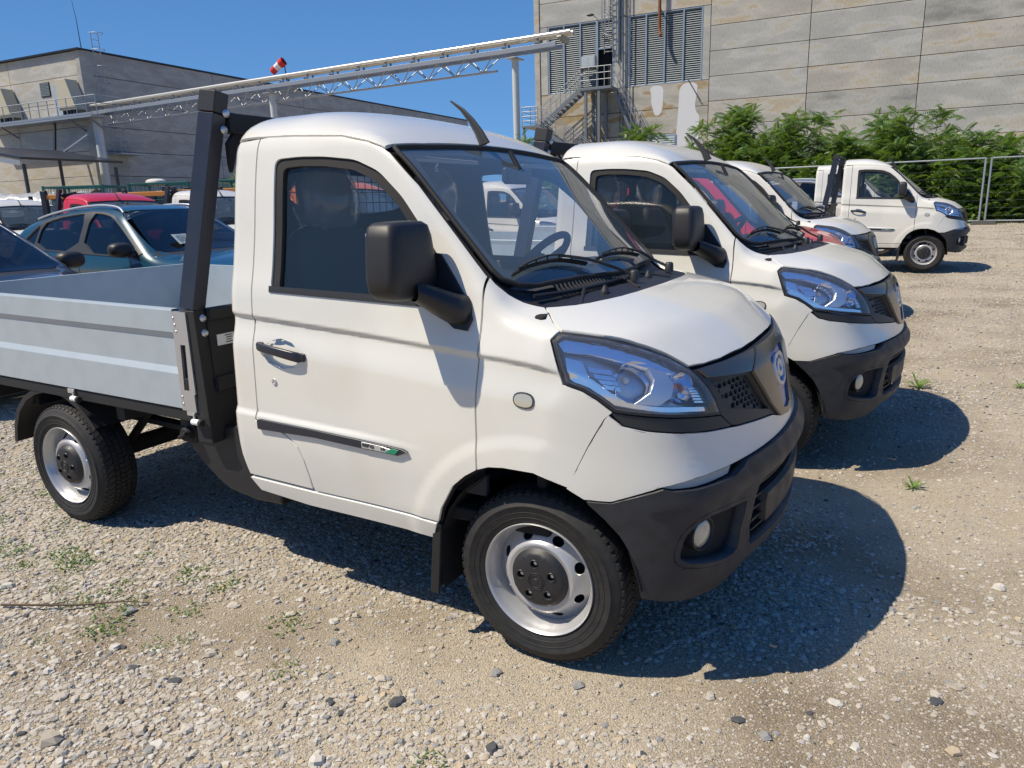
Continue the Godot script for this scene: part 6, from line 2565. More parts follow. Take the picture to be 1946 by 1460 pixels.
	t = thing("rest_platform", "small steel platform between the two ladders on the shaded wall", "platform", at, turn)
	mb = MB.new()
	mb.box(Vector3(0.75, 5.85, -1.9), Vector3(1.4, 0.10, 1.9), 0.01)
	obj("deck", mb, M.galvanised, t)
	mb = MB.new()
	for y in [6.4, 6.9]:
		mb.rod(Vector3(1.4, y, -1.0), Vector3(1.4, y, -2.8), 0.022, 6)
	for z in [-1.0, -1.9, -2.8]:
		mb.rod(Vector3(1.4, 5.9, z), Vector3(1.4, 6.9, z), 0.022, 6)
	obj("railing", mb, M.galvanised, t)
	# wall lamps on the shaded side, aerial
	t = thing("wall_lamp", "round bulkhead lamp on the shaded wall under the pipe bridge", "lamp", at, turn)
	mb = MB.new()
	mb.ellipsoid(Vector3(0.16, 8.55, -14.2), Vector3(0.2, 0.2, 0.26), 12, 8)
	obj("shade", mb, M.stair_steel, t)
	t = thing("aerial", "thin rod aerial on the roof corner of the left hall", "aerial", at, turn)
	mb = MB.new()
	mb.tube([Vector3(-0.2, 12.7, -0.3), Vector3(-0.25, 14.6, -0.3), Vector3(-0.45, 16.2, -0.3)], 0.035, 6, false, true, 0.008)
	obj("rod", mb, M.dark_metal, t)
	t = thing("brace", "diagonal steel brace standing between canopy and walkway", "brace", at, turn)
	mb = MB.new()
	mb.bar(Vector3(-1.6, 5.9, 1.4), Vector3(1.4, 6.95, 1.4), 0.12, 0.12, 0.005)
	obj("bar", mb, M.galvanised, t)
	mb = MB.new()
	mb.bar(Vector3(-2.4, 8.0, 1.0), Vector3(-2.35, 5.9, 1.4), 0.14, 0.14, 0.005)
	obj("post", mb, M.trim_black, t)


# ------------------------------------------------------------ pipe bridge between the halls

func pipe_bridge() -> void:
	mk("pipe_clad", lin(0.62, 0.60, 0.55), 0.3, 0.5)
	var a := Vector3(-50.6, 8.50, -31.75)
	var b := Vector3(-15.9, 9.19, -34.32)
	var d := (b - a).normalized()
	var side := d.cross(Vector3.UP).normalized()     # away from the camera
	var t := thing("pipe_bridge", "long steel truss bridge carrying a pale clad pipe between the halls", "pipe bridge")
	var mb := MB.new()
	var mid := a.lerp(b, 0.5) + Vector3(0, 0.52, 0)
	var pts := []
	for k in 13:
		pts.append(a.lerp(b, -0.05 + 1.07 * k / 12.0) + Vector3(0, 0.55, 0) - side * 0.25)
	mb.tube(pts, 0.145, 14, false, true)
	obj("pipe", mb, M.pipe_clad, t)
	mb = MB.new()
	for k in pts.size():
		pts[k] += side * 0.5 + Vector3(0, -0.03, 0)
	mb.tube(pts, 0.11, 12, false, true)
	obj("pipe", mb, M.pipe_clad, t)
	for s in [-0.45, 0.45]:
		mb = MB.new()
		mb.bar(a + side * s, b + side * s, 0.12, 0.22, 0.01)
		obj("top_chord", mb, M.galvanised, t)
	mb = MB.new()
	mb.rod(a.lerp(b, 0.04) + Vector3(0, -0.80, 0), a.lerp(b, 0.90) + Vector3(0, -0.80, 0), 0.06, 8)
	obj("lower_chord", mb, M.galvanised, t)
	var n := 18
	for k in n:
		var p := a.lerp(b, 0.03 + 0.87 * (k + 0.5) / n) + Vector3(0, -0.80, 0)
		for e in [k, k + 1]:
			for s in [-0.45, 0.45]:
				var q = a.lerp(b, 0.03 + 0.87 * float(e) / n) + side * s + Vector3(0, -0.08, 0)
				mb = MB.new()
				mb.rod(p, q, 0.032, 6)
				obj("diagonal", mb, M.galvanised, t)
	for k in 19:
		var p := a.lerp(b, 0.02 + 0.95 * k / 18.0)
		mb = MB.new()
		mb.box(p + Vector3(0, 0.16, 0), Vector3(0.08, 0.10, 1.0), 0.0, Basis(Vector3.UP, -0.07))
		mb.box(p + Vector3(0, 0.30, 0) - side * 0.25, Vector3(0.10, 0.20, 0.08))
		mb.box(p + Vector3(0, 0.30, 0) + side * 0.25, Vector3(0.10, 0.20, 0.08))
		obj("pipe_saddle", mb, M.stair_steel, t)
	# sloping duct at the right end, down to the louvres
	mb = MB.new()
	mb.bar(b + Vector3(0.0, 0.52, 0.0), Vector3(-15.75, 9.45, -35.0), 0.30, 0.26, 0.03)
	obj("end_duct", mb, M.galvanised, t)
	for c in [[Vector3(-18.3, 8.92, -34.08), "pale round steel column at the right end of the pipe bridge", 0.18], [Vector3(-34.5, 8.60, -32.85), "pale round steel column at the middle of the pipe bridge, seen above the cab roof", 0.20], [Vector3(-49.7, 8.35, -31.27), "pale round steel column at the left end of the pipe bridge, by the hall corner", 0.28]]:
		var o := thing("bridge_column", c[1], "column", Vector3(c[0].x, 0, c[0].z), 0.0, "round columns under the pipe bridge")
		mb = MB.new()
		mb.rod(Vector3(0, 0, 0), Vector3(0, c[0].y - 0.15, 0), c[2], 18, true)
		obj("shaft", mb, mk("column_paint_%d" % used["bridge_column"], lin(0.50, 0.53, 0.54), 0.5), o)
		mb = MB.new()
		mb.box(Vector3(0, c[0].y - 0.13, 0), Vector3(0.55, 0.05, 1.0), 0.01)
		obj("head_plate", mb, M.galvanised, o)
	# windsock
	t = thing("windsock", "red and white windsock on a thin pole on the pipe bridge", "windsock", Vector3(-33.45, 8.85, -33.15))
	mb = MB.new()
	mb.rod(Vector3(0, 0, 0), Vector3(-0.12, 1.55, 0), 0.03, 6)
	obj("pole", mb, M.dark_metal, t)
	mk("sock_red", lin(0.55, 0.02, 0.02), 0.8)
	mk("sock_white", lin(0.7, 0.7, 0.68), 0.8)
	var dir := Vector3(-0.80, -0.48, 0.2).normalized()
	for k in 3:
		mb = MB.new()
		var o := Vector3(-0.12, 1.42, 0)
		var rows := []
		for j in 4:
			var s := (k + j / 3.0) / 3.0
			var c := o + dir * s * 0.98 + Vector3(0, -0.06 * s * s, 0)
			var r := lerpf(0.25, 0.19, s)
			var u := dir.cross(Vector3.UP).normalized()
			var v := u.cross(dir).normalized()
			var row := []
			for i in 14:
				var an := TAU * i / 14
				row.append(c + u * cos(an) * r + v * sin(an) * r * (1.0 + 0.1 * sin(s * 9.0)))
			rows.append(row)
		mb.sheet(rows, Vector3.ZERO, true)
		obj("sock_band", mb, M.sock_white if k == 1 else M.sock_red, t)


# ------------------------------------------------------------ hedge, fence, weeds

func leaf_mesh(n: int, length: float, m: Material) -> ArrayMesh:
	# a feathered leaf: pairs of pointed leaflets along a drooping rib
	var mb := MB.new()
	var rib := []
	for k in 6:
		var s := k / 5.0
		rib.append(Vector3(0, 0.10 * length * sin(s * 2.4) - 0.20 * length * s * s, length * s))
	mb.tube(rib, 0.004, 3, false, false, 0.0015)
	for k in n:
		var s := 0.18 + 0.80 * k / (n - 1.0)
		var c := Vector3(0, 0.10 * length * sin(s * 2.4) - 0.20 * length * s * s, length * s)
		for sd in [-1.0, 1.0]:
			var dir := Vector3(sd, -0.30, 0.55).normalized()
			var ll := length * 0.34 * (1.0 - 0.35 * absf(s - 0.5) * 2.0)
			var acr := Vector3(-0.4 * sd, 0.25, 0.85).normalized() * ll * 0.17
			var up := Vector3(0.1 * sd, 1, 0.1)
			var p0 := c
			var pm := c + dir * ll * 0.45
			var p1 := c + dir * ll + Vector3(0, -0.14 * ll, 0)
			mb.flat([p0, pm + acr, p1], up + Vector3(0, 0, 0.3))
			mb.flat([p0, p1, pm - acr], up - Vector3(0, 0, 0.3))
	return mb.mesh(m)


func shrub(label: String, at: Vector3, height: float, width: float, depth: float, seed_: int, leaves: int, meshes: Array) -> void:
	var r := RandomNumberGenerator.new()
	r.seed = seed_
	var t := thing("shrub", label, "shrub", at, 0.0, "green shrubs along the fence")
	var mb := MB.new()
	var tips := []
	var stems := int(5 + width * 3)
	for k in stems:
		var a := r.randf() * TAU
		var rr := sqrt(r.randf())
		var foot := Vector3(cos(a) * width * 0.35 * rr, 0, sin(a) * depth * 0.3 * rr)
		var h := height * (0.55 + 0.45 * r.randf()) if k > 1 else height * 0.97
		var lean := Vector3(cos(a) * width * 0.22, 0, sin(a) * depth * 0.2) * rr
		var pts := []
		for j in 6:
			var s := j / 5.0
			pts.append(foot + lean * s * s + Vector3(0.05 * sin(s * 5 + k), h * s, 0.05 * cos(s * 4 + k)))
		mb.tube(pts, 0.035, 5, false, false, 0.008)
		for j in range(1, 6):
			var s := j / 5.0
			tips.append([pts[j], s])
			for q in 3:
				var e := Vector3(r.randf_range(-1, 1), r.randf_range(-0.2, 0.6), r.randf_range(-1, 1)).normalized() * r.randf_range(0.25, 0.75) * (1.15 - 0.65 * s)
				var end: Vector3 = pts[j] + e
				mb.tube([pts[j], end], 0.014, 4, false, false, 0.005)
				tips.append([end, s])
	obj("stems", mb, M.stem, t)
	var sets := []
	for k in meshes.size():
		sets.append([])
	for k in leaves:
		var tip: Array = tips[r.randi() % tips.size()]
		var p: Vector3 = tip[0] + Vector3(r.randfn(0, 0.16), r.randfn(0, 0.13), r.randfn(0, 0.16))
		if p.y < 0.05:
			p.y = 0.05 + r.randf() * 0.3
		var yaw := r.randf() * TAU
		var pitch := r.randf_range(-0.9, 0.45)
		var sc := r.randf_range(0.65, 1.25)
		var bs := Basis(Vector3.UP, yaw) * Basis(Vector3.RIGHT, pitch) * Basis(Vector3(0, 0, 1), r.randf_range(-0.7, 0.7))
		sets[r.randi() % meshes.size()].append(Transform3D(bs.scaled(Vector3(sc, sc, sc)), p))
	for k in meshes.size():
		var mm := MultiMesh.new()
		mm.transform_format = MultiMesh.TRANSFORM_3D
		mm.mesh = meshes[k]
		mm.instance_count = sets[k].size()
		for j in sets[k].size():
			mm.set_instance_transform(j, sets[k][j])
		var o := MultiMeshInstance3D.new()
		o.name = "foliage"
		o.multimesh = mm
		t.add_child(o, true)
		tag(o, "", "", "", "stuff")


func plants() -> void:
	mk("stem", lin(0.10, 0.085, 0.05), 0.9)
	var leafy := []
	var k := 0
	for c in [lin(0.060, 0.125, 0.022), lin(0.090, 0.165, 0.028), lin(0.042, 0.095, 0.018), lin(0.12, 0.19, 0.04)]:
		var m := mk("leaf_%s" % ["mid", "light", "deep", "fresh"][k], c, 0.42)
		m.backlight_enabled = true
		m.backlight = Color(0.45, 0.55, 0.15)
		leafy.append(m)
		k += 1
	var feather := [leaf_mesh(8, 0.46, leafy[0]), leaf_mesh(7, 0.40, leafy[1]), leaf_mesh(8, 0.44, leafy[2]), leaf_mesh(6, 0.34, leafy[3])]
	# [x, z, height, width, depth, leaves, label]
	var list := [
		[-16.6, -33.5, 4.6, 2.0, 1.6, 260, "slim shrub at the hall corner, left of the second truck's post"],
		[-10.1, -29.4, 4.35, 1.3, 1.2, 190, "slender upright shrub just right of the second truck's antenna"],
		[-8.4, -28.8, 2.9, 2.4, 1.6, 300, "low shrub behind the second truck's roof, left of the tallest one"],
		[-6.5, -28.7, 4.6, 2.3, 1.8, 430, "tall twin-peaked shrub above the third white truck"],
		[-4.9, -28.3, 3.8, 2.0, 1.8, 360, "rounded shrub right of the twin-peaked one"],
		[-3.2, -28.2, 4.2, 2.0, 1.8, 380, "pointed shrub above the half hidden white truck"],
		[-1.5, -27.6, 3.5, 2.4, 1.8, 400, "broad shrub above the side-on truck's cab"],
		[0.2, -27.8, 3.9, 2.2, 1.8, 400, "spiky topped shrub right of the side-on truck's roof"],
		[1.8, -27.5, 3.3, 2.3, 1.8, 420, "dense shrub left of the fence's double post"],
		[3.3, -27.6, 3.2, 2.2, 1.8, 400, "dense shrub right of the fence's double post"],
		[4.8, -27.4, 4.0, 2.4, 1.8, 420, "tall shrub cut off by the right edge"],
		[-20.5, -18.0, 2.9, 1.6, 1.4, 160, "small leafy shrub behind the headboard post of the nearest truck"]]
	k = 0
	for s in list:
		shrub(s[6], Vector3(s[0], gy(s[1]), s[1]), s[2] - 0.6, s[3], s[4], 100 + k, int(s[5] * 6.0), feather)
		k += 1
	for s in [[-13.0, -30.0, 2.6, 3.0], [-6.0, -30.2, 2.6, 3.4], [-2.5, -29.8, 2.5, 3.4], [1.0, -29.5, 2.5, 3.4], [4.5, -29.2, 2.5, 3.4], [7.8, -28.5, 3.4, 3.0]]:
		shrub(["bushy undergrowth behind the second truck's cab", "low undergrowth filling the hedge behind the twin-peaked shrub", "low undergrowth filling the hedge behind the pointed shrub", "low undergrowth in the hedge behind the spiky topped shrub", "low undergrowth in the hedge behind the fence's double post", "hedge shrub beyond the right edge"][k - 12], Vector3(s[0], gy(s[1]), s[1]), s[2], s[3], 2.0, 100 + k, 3000, feather)
		k += 1
	bramble()
	fence()
	weeds()


func bramble() -> void:
	# a thicket of small leaves below and behind the fence
	var r := RandomNumberGenerator.new()
	r.seed = 44
	var lm := MB.new()
	lm.flat([Vector3(0, 0, 0), Vector3(0.035, 0.01, 0.05), Vector3(0, 0.0, 0.11)], Vector3.UP)
	lm.flat([Vector3(0, 0, 0), Vector3(0, 0.0, 0.11), Vector3(-0.035, 0.01, 0.05)], Vector3.UP)
	var t := Node3D.new()
	t.name = "thicket"
	add_child(t)
	tag(t, "low green thicket of small leaves filling the ground behind the fence", "thicket", "", "stuff")
	for c in 3:
		var mm := MultiMesh.new()
		mm.transform_format = MultiMesh.TRANSFORM_3D
		mm.mesh = lm.mesh([M.leaf_mid, M.leaf_deep, M.leaf_fresh][c])
		var n := 9000 if c < 2 else 5000
		mm.instance_count = n
		for k in n:
			var x := r.randf_range(-12.0, 9.0)
			var top := 1.35 + 0.5 * sin(x * 1.7) + 0.35 * sin(x * 4.3 + 1.0)
			var y := top * pow(r.randf(), 0.7)
			var z := -26.75 - r.randf() * 1.2 + 0.25 * sin(x * 3.0 + y * 2.5)
			var bs := Basis(Vector3.UP, r.randf() * TAU) * Basis(Vector3.RIGHT, r.randf_range(-0.6, 1.2))
			mm.set_instance_transform(k, Transform3D(bs.scaled(Vector3.ONE * r.randf_range(0.8, 1.7)), Vector3(x, gy(z) + y, z)))
		var o := MultiMeshInstance3D.new()
		o.name = "leaves"
		o.multimesh = mm
		t.add_child(o, true)
		tag(o, "", "", "", "stuff")


func fence() -> void:
	mk("fence_zinc", lin(0.40, 0.44, 0.46), 0.4, 0.6)
	mk("block_dark", lin(0.10, 0.098, 0.09), 0.9)
	var bc := mk("block_pale", lin(0.36, 0.34, 0.30), 0.9)
	bc.albedo_texture = noise_tex(0.02, 4, [[0.0, grey(0.75)], [1.0, grey(1.0)]], 256, 61)
	tri(bc, 0.8)
	var z := -25.9
	var first: Node3D = null
	var xs := [2.62, -0.96, -4.54, -8.12]
	var says := ["site fence panel at the right edge, right of the double post", "site fence panel left of the double post, behind the side-on truck", "site fence panel behind the half hidden white truck", "site fence panel behind the third white truck"]
	for k in 4:
		var t: Node3D
		if first == null:
			t = thing("site_fence", "", "fence panel")
			for x in [0.04, 3.46]:
				var mb := MB.new()
				mb.rod(Vector3(x, 0.1, 0), Vector3(x, 2.05, 0), 0.030, 8, true)
				obj("post", mb, M.fence_zinc, t)
			for y in [0.14, 2.03]:
				var mb := MB.new()
				mb.rod(Vector3(0.04, y, 0), Vector3(3.46, y, 0), 0.024, 8)
				obj("rail", mb, M.fence_zinc, t)
			var mb := MB.new()
			for j in 8:
				mb.rod(Vector3(0.04, 0.3 + j * 0.23, 0.004), Vector3(3.46, 0.3 + j * 0.23, 0.004), 0.0015, 3)
			obj("wire_mesh", mb, M.fence_zinc, t)
			first = t
		else:
			t = first.duplicate()
			t.name = numbered("site_fence")
			add_child(t)
		t.position = Vector3(xs[k], gy(z) - 0.02, z + 0.05 * (k % 2))
		t.rotation.y = 0.02 * (k - 1)
		tag(t, says[k], "fence panel", "steel site fence panels before the hedge")
		var mb := MB.new()
		mb.prism(pv([[-0.35, 0.0], [0.35, 0.0], [0.30, 0.13], [-0.30, 0.13]]), 0.24, Transform3D(), 0.015)
		var o := obj("foot", mb, M.block_dark, t)
		o.position = Vector3(0.02, 0.02, 0)
	var mb := MB.new()
	mb.box(Vector3.ZERO, Vector3(0.9, 0.85, 0.6), 0.04)
	var o := obj("concrete_block", mb, M.block_pale, self)
	o.position = Vector3(4.32, gy(-25.2) + 0.42, -25.2)
	tag(o, "pale concrete block standing by the fence at the right edge", "concrete block")


func weeds() -> void:
	# small tufts on the stony ground; each a plant of its own
	var r := RandomNumberGenerator.new()
	r.seed = 21
	var blade := func(mb: MB, a: float, len_: float, lift: float, wd: float) -> void:
		var d := Vector3(cos(a), 0, sin(a))
		var s := Vector3(-d.z, 0, d.x) * wd
		var p1 := d * len_ * 0.5 + Vector3(0, lift * len_ * 0.8, 0)
		var p2 := d * len_ + Vector3(0, lift * len_ * 0.75, 0)
		mb.flat([s * 0.3, p1 + s, p1 - s, -s * 0.3], Vector3.UP)
		mb.flat([p1 + s, p2, p1 - s], Vector3.UP)
	var make := func(kind: int) -> ArrayMesh:
		var mb := MB.new()
		if kind == 0:      # rosette with long toothed leaves
			for k in 16:
				blade.call(mb, TAU * k / 16 + r.randf() * 0.3, r.randf_range(0.07, 0.15), r.randf_range(0.25, 0.9), 0.010)
		else:      # creeping small-leaved weed
			for k in 34:
				var a := r.randf() * TAU
				var rr := sqrt(r.randf()) * 0.11
				var sub := MB.new()
				blade.call(sub, r.randf() * TAU, r.randf_range(0.014, 0.030), r.randf_range(0.1, 0.8), 0.006)
				mb.add(sub, Transform3D(Basis(), Vector3(cos(a) * rr, 0.004 + r.randf() * 0.018, sin(a) * rr)))
		return mb.mesh(M.leaf_fresh if kind == 0 else M.leaf_mid)
	var m0: ArrayMesh = make.call(0)
	var shapes := [make.call(1), make.call(1), make.call(1)]
	for s in [[Vector3(1.057, 0, -2.175), 0.55, "small green weed on bare ground between the two truck shadows"], [Vector3(1.06, 0, -4.30), 1.0, "spiky green weed at the tip of the second truck's shadow"], [Vector3(1.72, 0, -4.55), 0.55, "tiny green tuft right of the second truck's bumper"]]:
		var o := inst("weed", m0, self, Transform3D(Basis().scaled(Vector3.ONE * s[1]), s[0] + Vector3(0, gy(s[0].z), 0)))
		o.name = numbered("weed_plant")
		tag(o, s[2], "weed")
	var spots := []
	for k in 75:
		var p := Vector3(-2.0 + r.randfn(0, 0.75), 0, 0.38 + r.randfn(0, 0.22))
		if r.randf() < 0.35:
			p = Vector3(-3.3 + r.randfn(0, 0.5), 0, 0.0 + r.randfn(0, 0.25))
		if p.z < 0.02 and p.x > -2.3:
			continue
		spots.append(p)
	var mms := []
	for k in 3:
		mms.append([])
	for p in spots:
		var sc := r.randf_range(0.3, 0.8)
		mms[r.randi() % 3].append(Transform3D(Basis(Vector3.UP, r.randf() * TAU).scaled(Vector3(sc, sc, sc)), p))
	var t := Node3D.new()
	t.name = "ground_weeds"
	add_child(t)
	tag(t, "scattered low green weeds among the stones by the rear wheel", "weeds", "", "stuff")
	for k in 3:
		var mm := MultiMesh.new()
		mm.transform_format = MultiMesh.TRANSFORM_3D
		mm.mesh = shapes[k]
		mm.instance_count = mms[k].size()
		for j in mms[k].size():
			mm.set_instance_transform(j, mms[k][j])
		var o := MultiMeshInstance3D.new()
		o.name = "weeds"
		o.multimesh = mm
		t.add_child(o, true)
		tag(o, "", "", "", "stuff")


# ------------------------------------------------------------ the gravel yard

func stoniness(x: float, z: float, n: FastNoiseLite) -> float:
	# 1 where chips of stone lie thick, 0 on the trodden sandy track
	var v := 0.55 * n.get_noise_2d(x * 1.0, z * 1.0)
	# track: a band along the side of the trucks, and the sandy patch in front
	var line := z - (0.10 - 0.23 * (x + 0.3))
	var track := exp(-pow((line - 0.02) / 0.30, 2.0)) * Body.ss(-2.1, -1.2, x)
	var far := Body.ss(-3.5, -6.0, z)
	var right := Body.ss(0.2, 0.9, x) * Body.ss(-3.4, -2.0, z)
	var s := 0.95 - 1.05 * track - 0.62 * right - 0.25 * far * 0.0 + v
	return clampf(s, 0.0, 1.2)


func swell(x: float, z: float, n: FastNoiseLite, n2: FastNoiseLite) -> float:
	return 0.010 * n.get_noise_2d(x * 0.8, z * 0.8) + 0.0045 * n2.get_noise_2d(x, z)


func ground() -> void:
	var n := FastNoiseLite.new()
	n.seed = 3
	n.frequency = 0.9
	n.fractal_octaves = 3
	var n2 := FastNoiseLite.new()
	n2.seed = 4
	n2.frequency = 5.0
	n2.fractal_octaves = 4
	# surface colour: grains of sand and grit
	var m := mk("gravel", lin(0.50, 0.45, 0.365), 0.92)
	var g := FastNoiseLite.new()
	g.seed = 8
	g.noise_type = FastNoiseLite.TYPE_CELLULAR
	g.cellular_return_type = FastNoiseLite.RETURN_CELL_VALUE
	g.frequency = 0.085
	g.cellular_jitter = 1.0
	var t := NoiseTexture2D.new()
	t.width = 2048
	t.height = 2048
	t.seamless = true
	t.seamless_blend_skirt = 0.05
	t.noise = g
	t.normalize = true
	var gr := Gradient.new()
	gr.offsets = PackedFloat32Array([0.0, 0.08, 0.25, 0.5, 0.7, 0.85, 0.95, 1.0])
	gr.colors = PackedColorArray([grey(0.50), Color(0.66, 0.63, 0.60), Color(0.84, 0.82, 0.79), Color(0.92, 0.91, 0.88), Color(0.95, 0.93, 0.89), Color(1, 0.97, 0.92), Color(1, 0.93, 0.80), Color(1, 1, 1)])
	t.color_ramp = gr
	m.albedo_texture = t
	m.uv1_triplanar = true
	m.uv1_world_triplanar = true
	m.uv1_scale = Vector3(0.9, 0.9, 0.9)
	m.detail_enabled = true
	m.detail_blend_mode = BaseMaterial3D.BLEND_MODE_MUL
	m.detail_albedo = noise_tex(0.006, 6, [[0.0, Color(0.74, 0.71, 0.68)], [0.4, Color(0.92, 0.91, 0.90)], [0.65, Color(1, 1, 1)], [1.0, Color(1.0, 0.985, 0.95)]], 1024, 71)
	m.detail_uv_layer = BaseMaterial3D.DETAIL_UV_2
	m.uv2_triplanar = true
	m.uv2_world_triplanar = true
	m.uv2_scale = Vector3(0.13, 0.13, 0.13)
	var hb := FastNoiseLite.new()
	hb.seed = 8
	hb.noise_type = FastNoiseLite.TYPE_CELLULAR
	hb.cellular_return_type = FastNoiseLite.RETURN_DISTANCE
	hb.frequency = 0.085
	hb.cellular_jitter = 1.0
	var th := NoiseTexture2D.new()
	th.width = 2048
	th.height = 2048
	th.seamless = true
	th.seamless_blend_skirt = 0.05
	th.noise = hb
	th.normalize = true
	m.heightmap_enabled = true
	m.heightmap_texture = th
	m.heightmap_scale = -0.55
	m.heightmap_flip_texture = false
	# one sheet: fine near the camera, coarse towards the horizon
	var xs := []
	var x := -3.6
	while x <= 2.4:
		xs.append(x)
		x += 0.035
	var step := 0.06
	var lo := -3.6
	var hi := 2.4
	while hi < 140.0:
		hi += step
		lo -= step
		xs.append(hi)
		xs.push_front(lo)
		step *= 1.16
	var zs := []
	var z := 1.6
	while z >= -3.0:
		zs.append(z)
		z -= 0.035
	step = 0.06
	var zl := zs[-1] as float
	while zl > -140.0:
		zl -= step
		zs.append(zl)
		step *= 1.12
	step = 0.1
	var zh := 1.6
	while zh < 60.0:
		zh += step
		zs.push_front(zh)
		step *= 1.3
	var mb := MB.new()
	var nx := xs.size()
	for zz in zs:
		for xx in xs:
			var near := Body.ss(8.0, 3.0, absf(xx) + absf(zz))
			var y: float = gy(zz) + swell(xx, zz, n, n2) * (0.3 + 0.7 * near) * (1.0 if absf(xx) < 60 else 0.0)
			mb.v.append(Vector3(xx, y, zz))
			mb.n.append(Vector3.UP)
			mb.t.append(Vector2(xx, zz))
			mb.c.append(Color.WHITE)
	for r in zs.size():
		for c in nx:
			var a: Vector3 = mb.v[r * nx + mini(c + 1, nx - 1)] - mb.v[r * nx + maxi(c - 1, 0)]
			var b: Vector3 = mb.v[mini(r + 1, zs.size() - 1) * nx + c] - mb.v[maxi(r - 1, 0) * nx + c]
			var nn := a.cross(b).normalized()
			mb.n[r * nx + c] = nn if nn.y > 0 else -nn
	for r in zs.size() - 1:
		for c in nx - 1:
			mb.quad_i(r * nx + c, r * nx + c + 1, (r + 1) * nx + c + 1, (r + 1) * nx + c)
	var gd := obj("ground", mb, m, self)
	tag(gd, "", "", "", "structure")
	stones(gd, n, n2)


func stone_mesh(r: RandomNumberGenerator, flat_: float, m: Material) -> ArrayMesh:
	# an angular chip: a lumpy convex shape with flat faces
	var mb := MB.new()
	var k1 := r.randi_range(5, 7)
	var top := []
	var mid := []
	var bot := []
	for k in k1:
		var a := TAU * (k + r.randf_range(-0.3, 0.3)) / k1
		var rr := r.randf_range(0.40, 0.56)
		var e := Vector3(cos(a), 0, sin(a) * r.randf_range(0.6, 0.9))
		mid.append(e * rr + Vector3(0, r.randf_range(-0.05, 0.06) * flat_, 0))
		top.append(e * rr * r.randf_range(0.55, 0.85) + Vector3(0, flat_ * r.randf_range(0.22, 0.42), 0))
		bot.append(e * rr * 0.6 + Vector3(0, -flat_ * 0.35, 0))
	for k in k1:
		var j := (k + 1) % k1
		var o: Vector3 = mid[k] + mid[j]
		mb.flat([mid[k], mid[j], top[j]], o + Vector3(0, 0.3, 0))
		mb.flat([mid[k], top[j], top[k]], o + Vector3(0, 0.3, 0))
		mb.flat([mid[k], mid[j], bot[j], bot[k]], o - Vector3(0, 0.3, 0))
	var c := Vector3.ZERO
	for p in top:
		c += p
	c /= k1
	c.y += 0.03 * flat_
	for k in k1:
		mb.flat([c, top[k], top[(k + 1) % k1]], Vector3.UP)
	return mb.mesh(m)


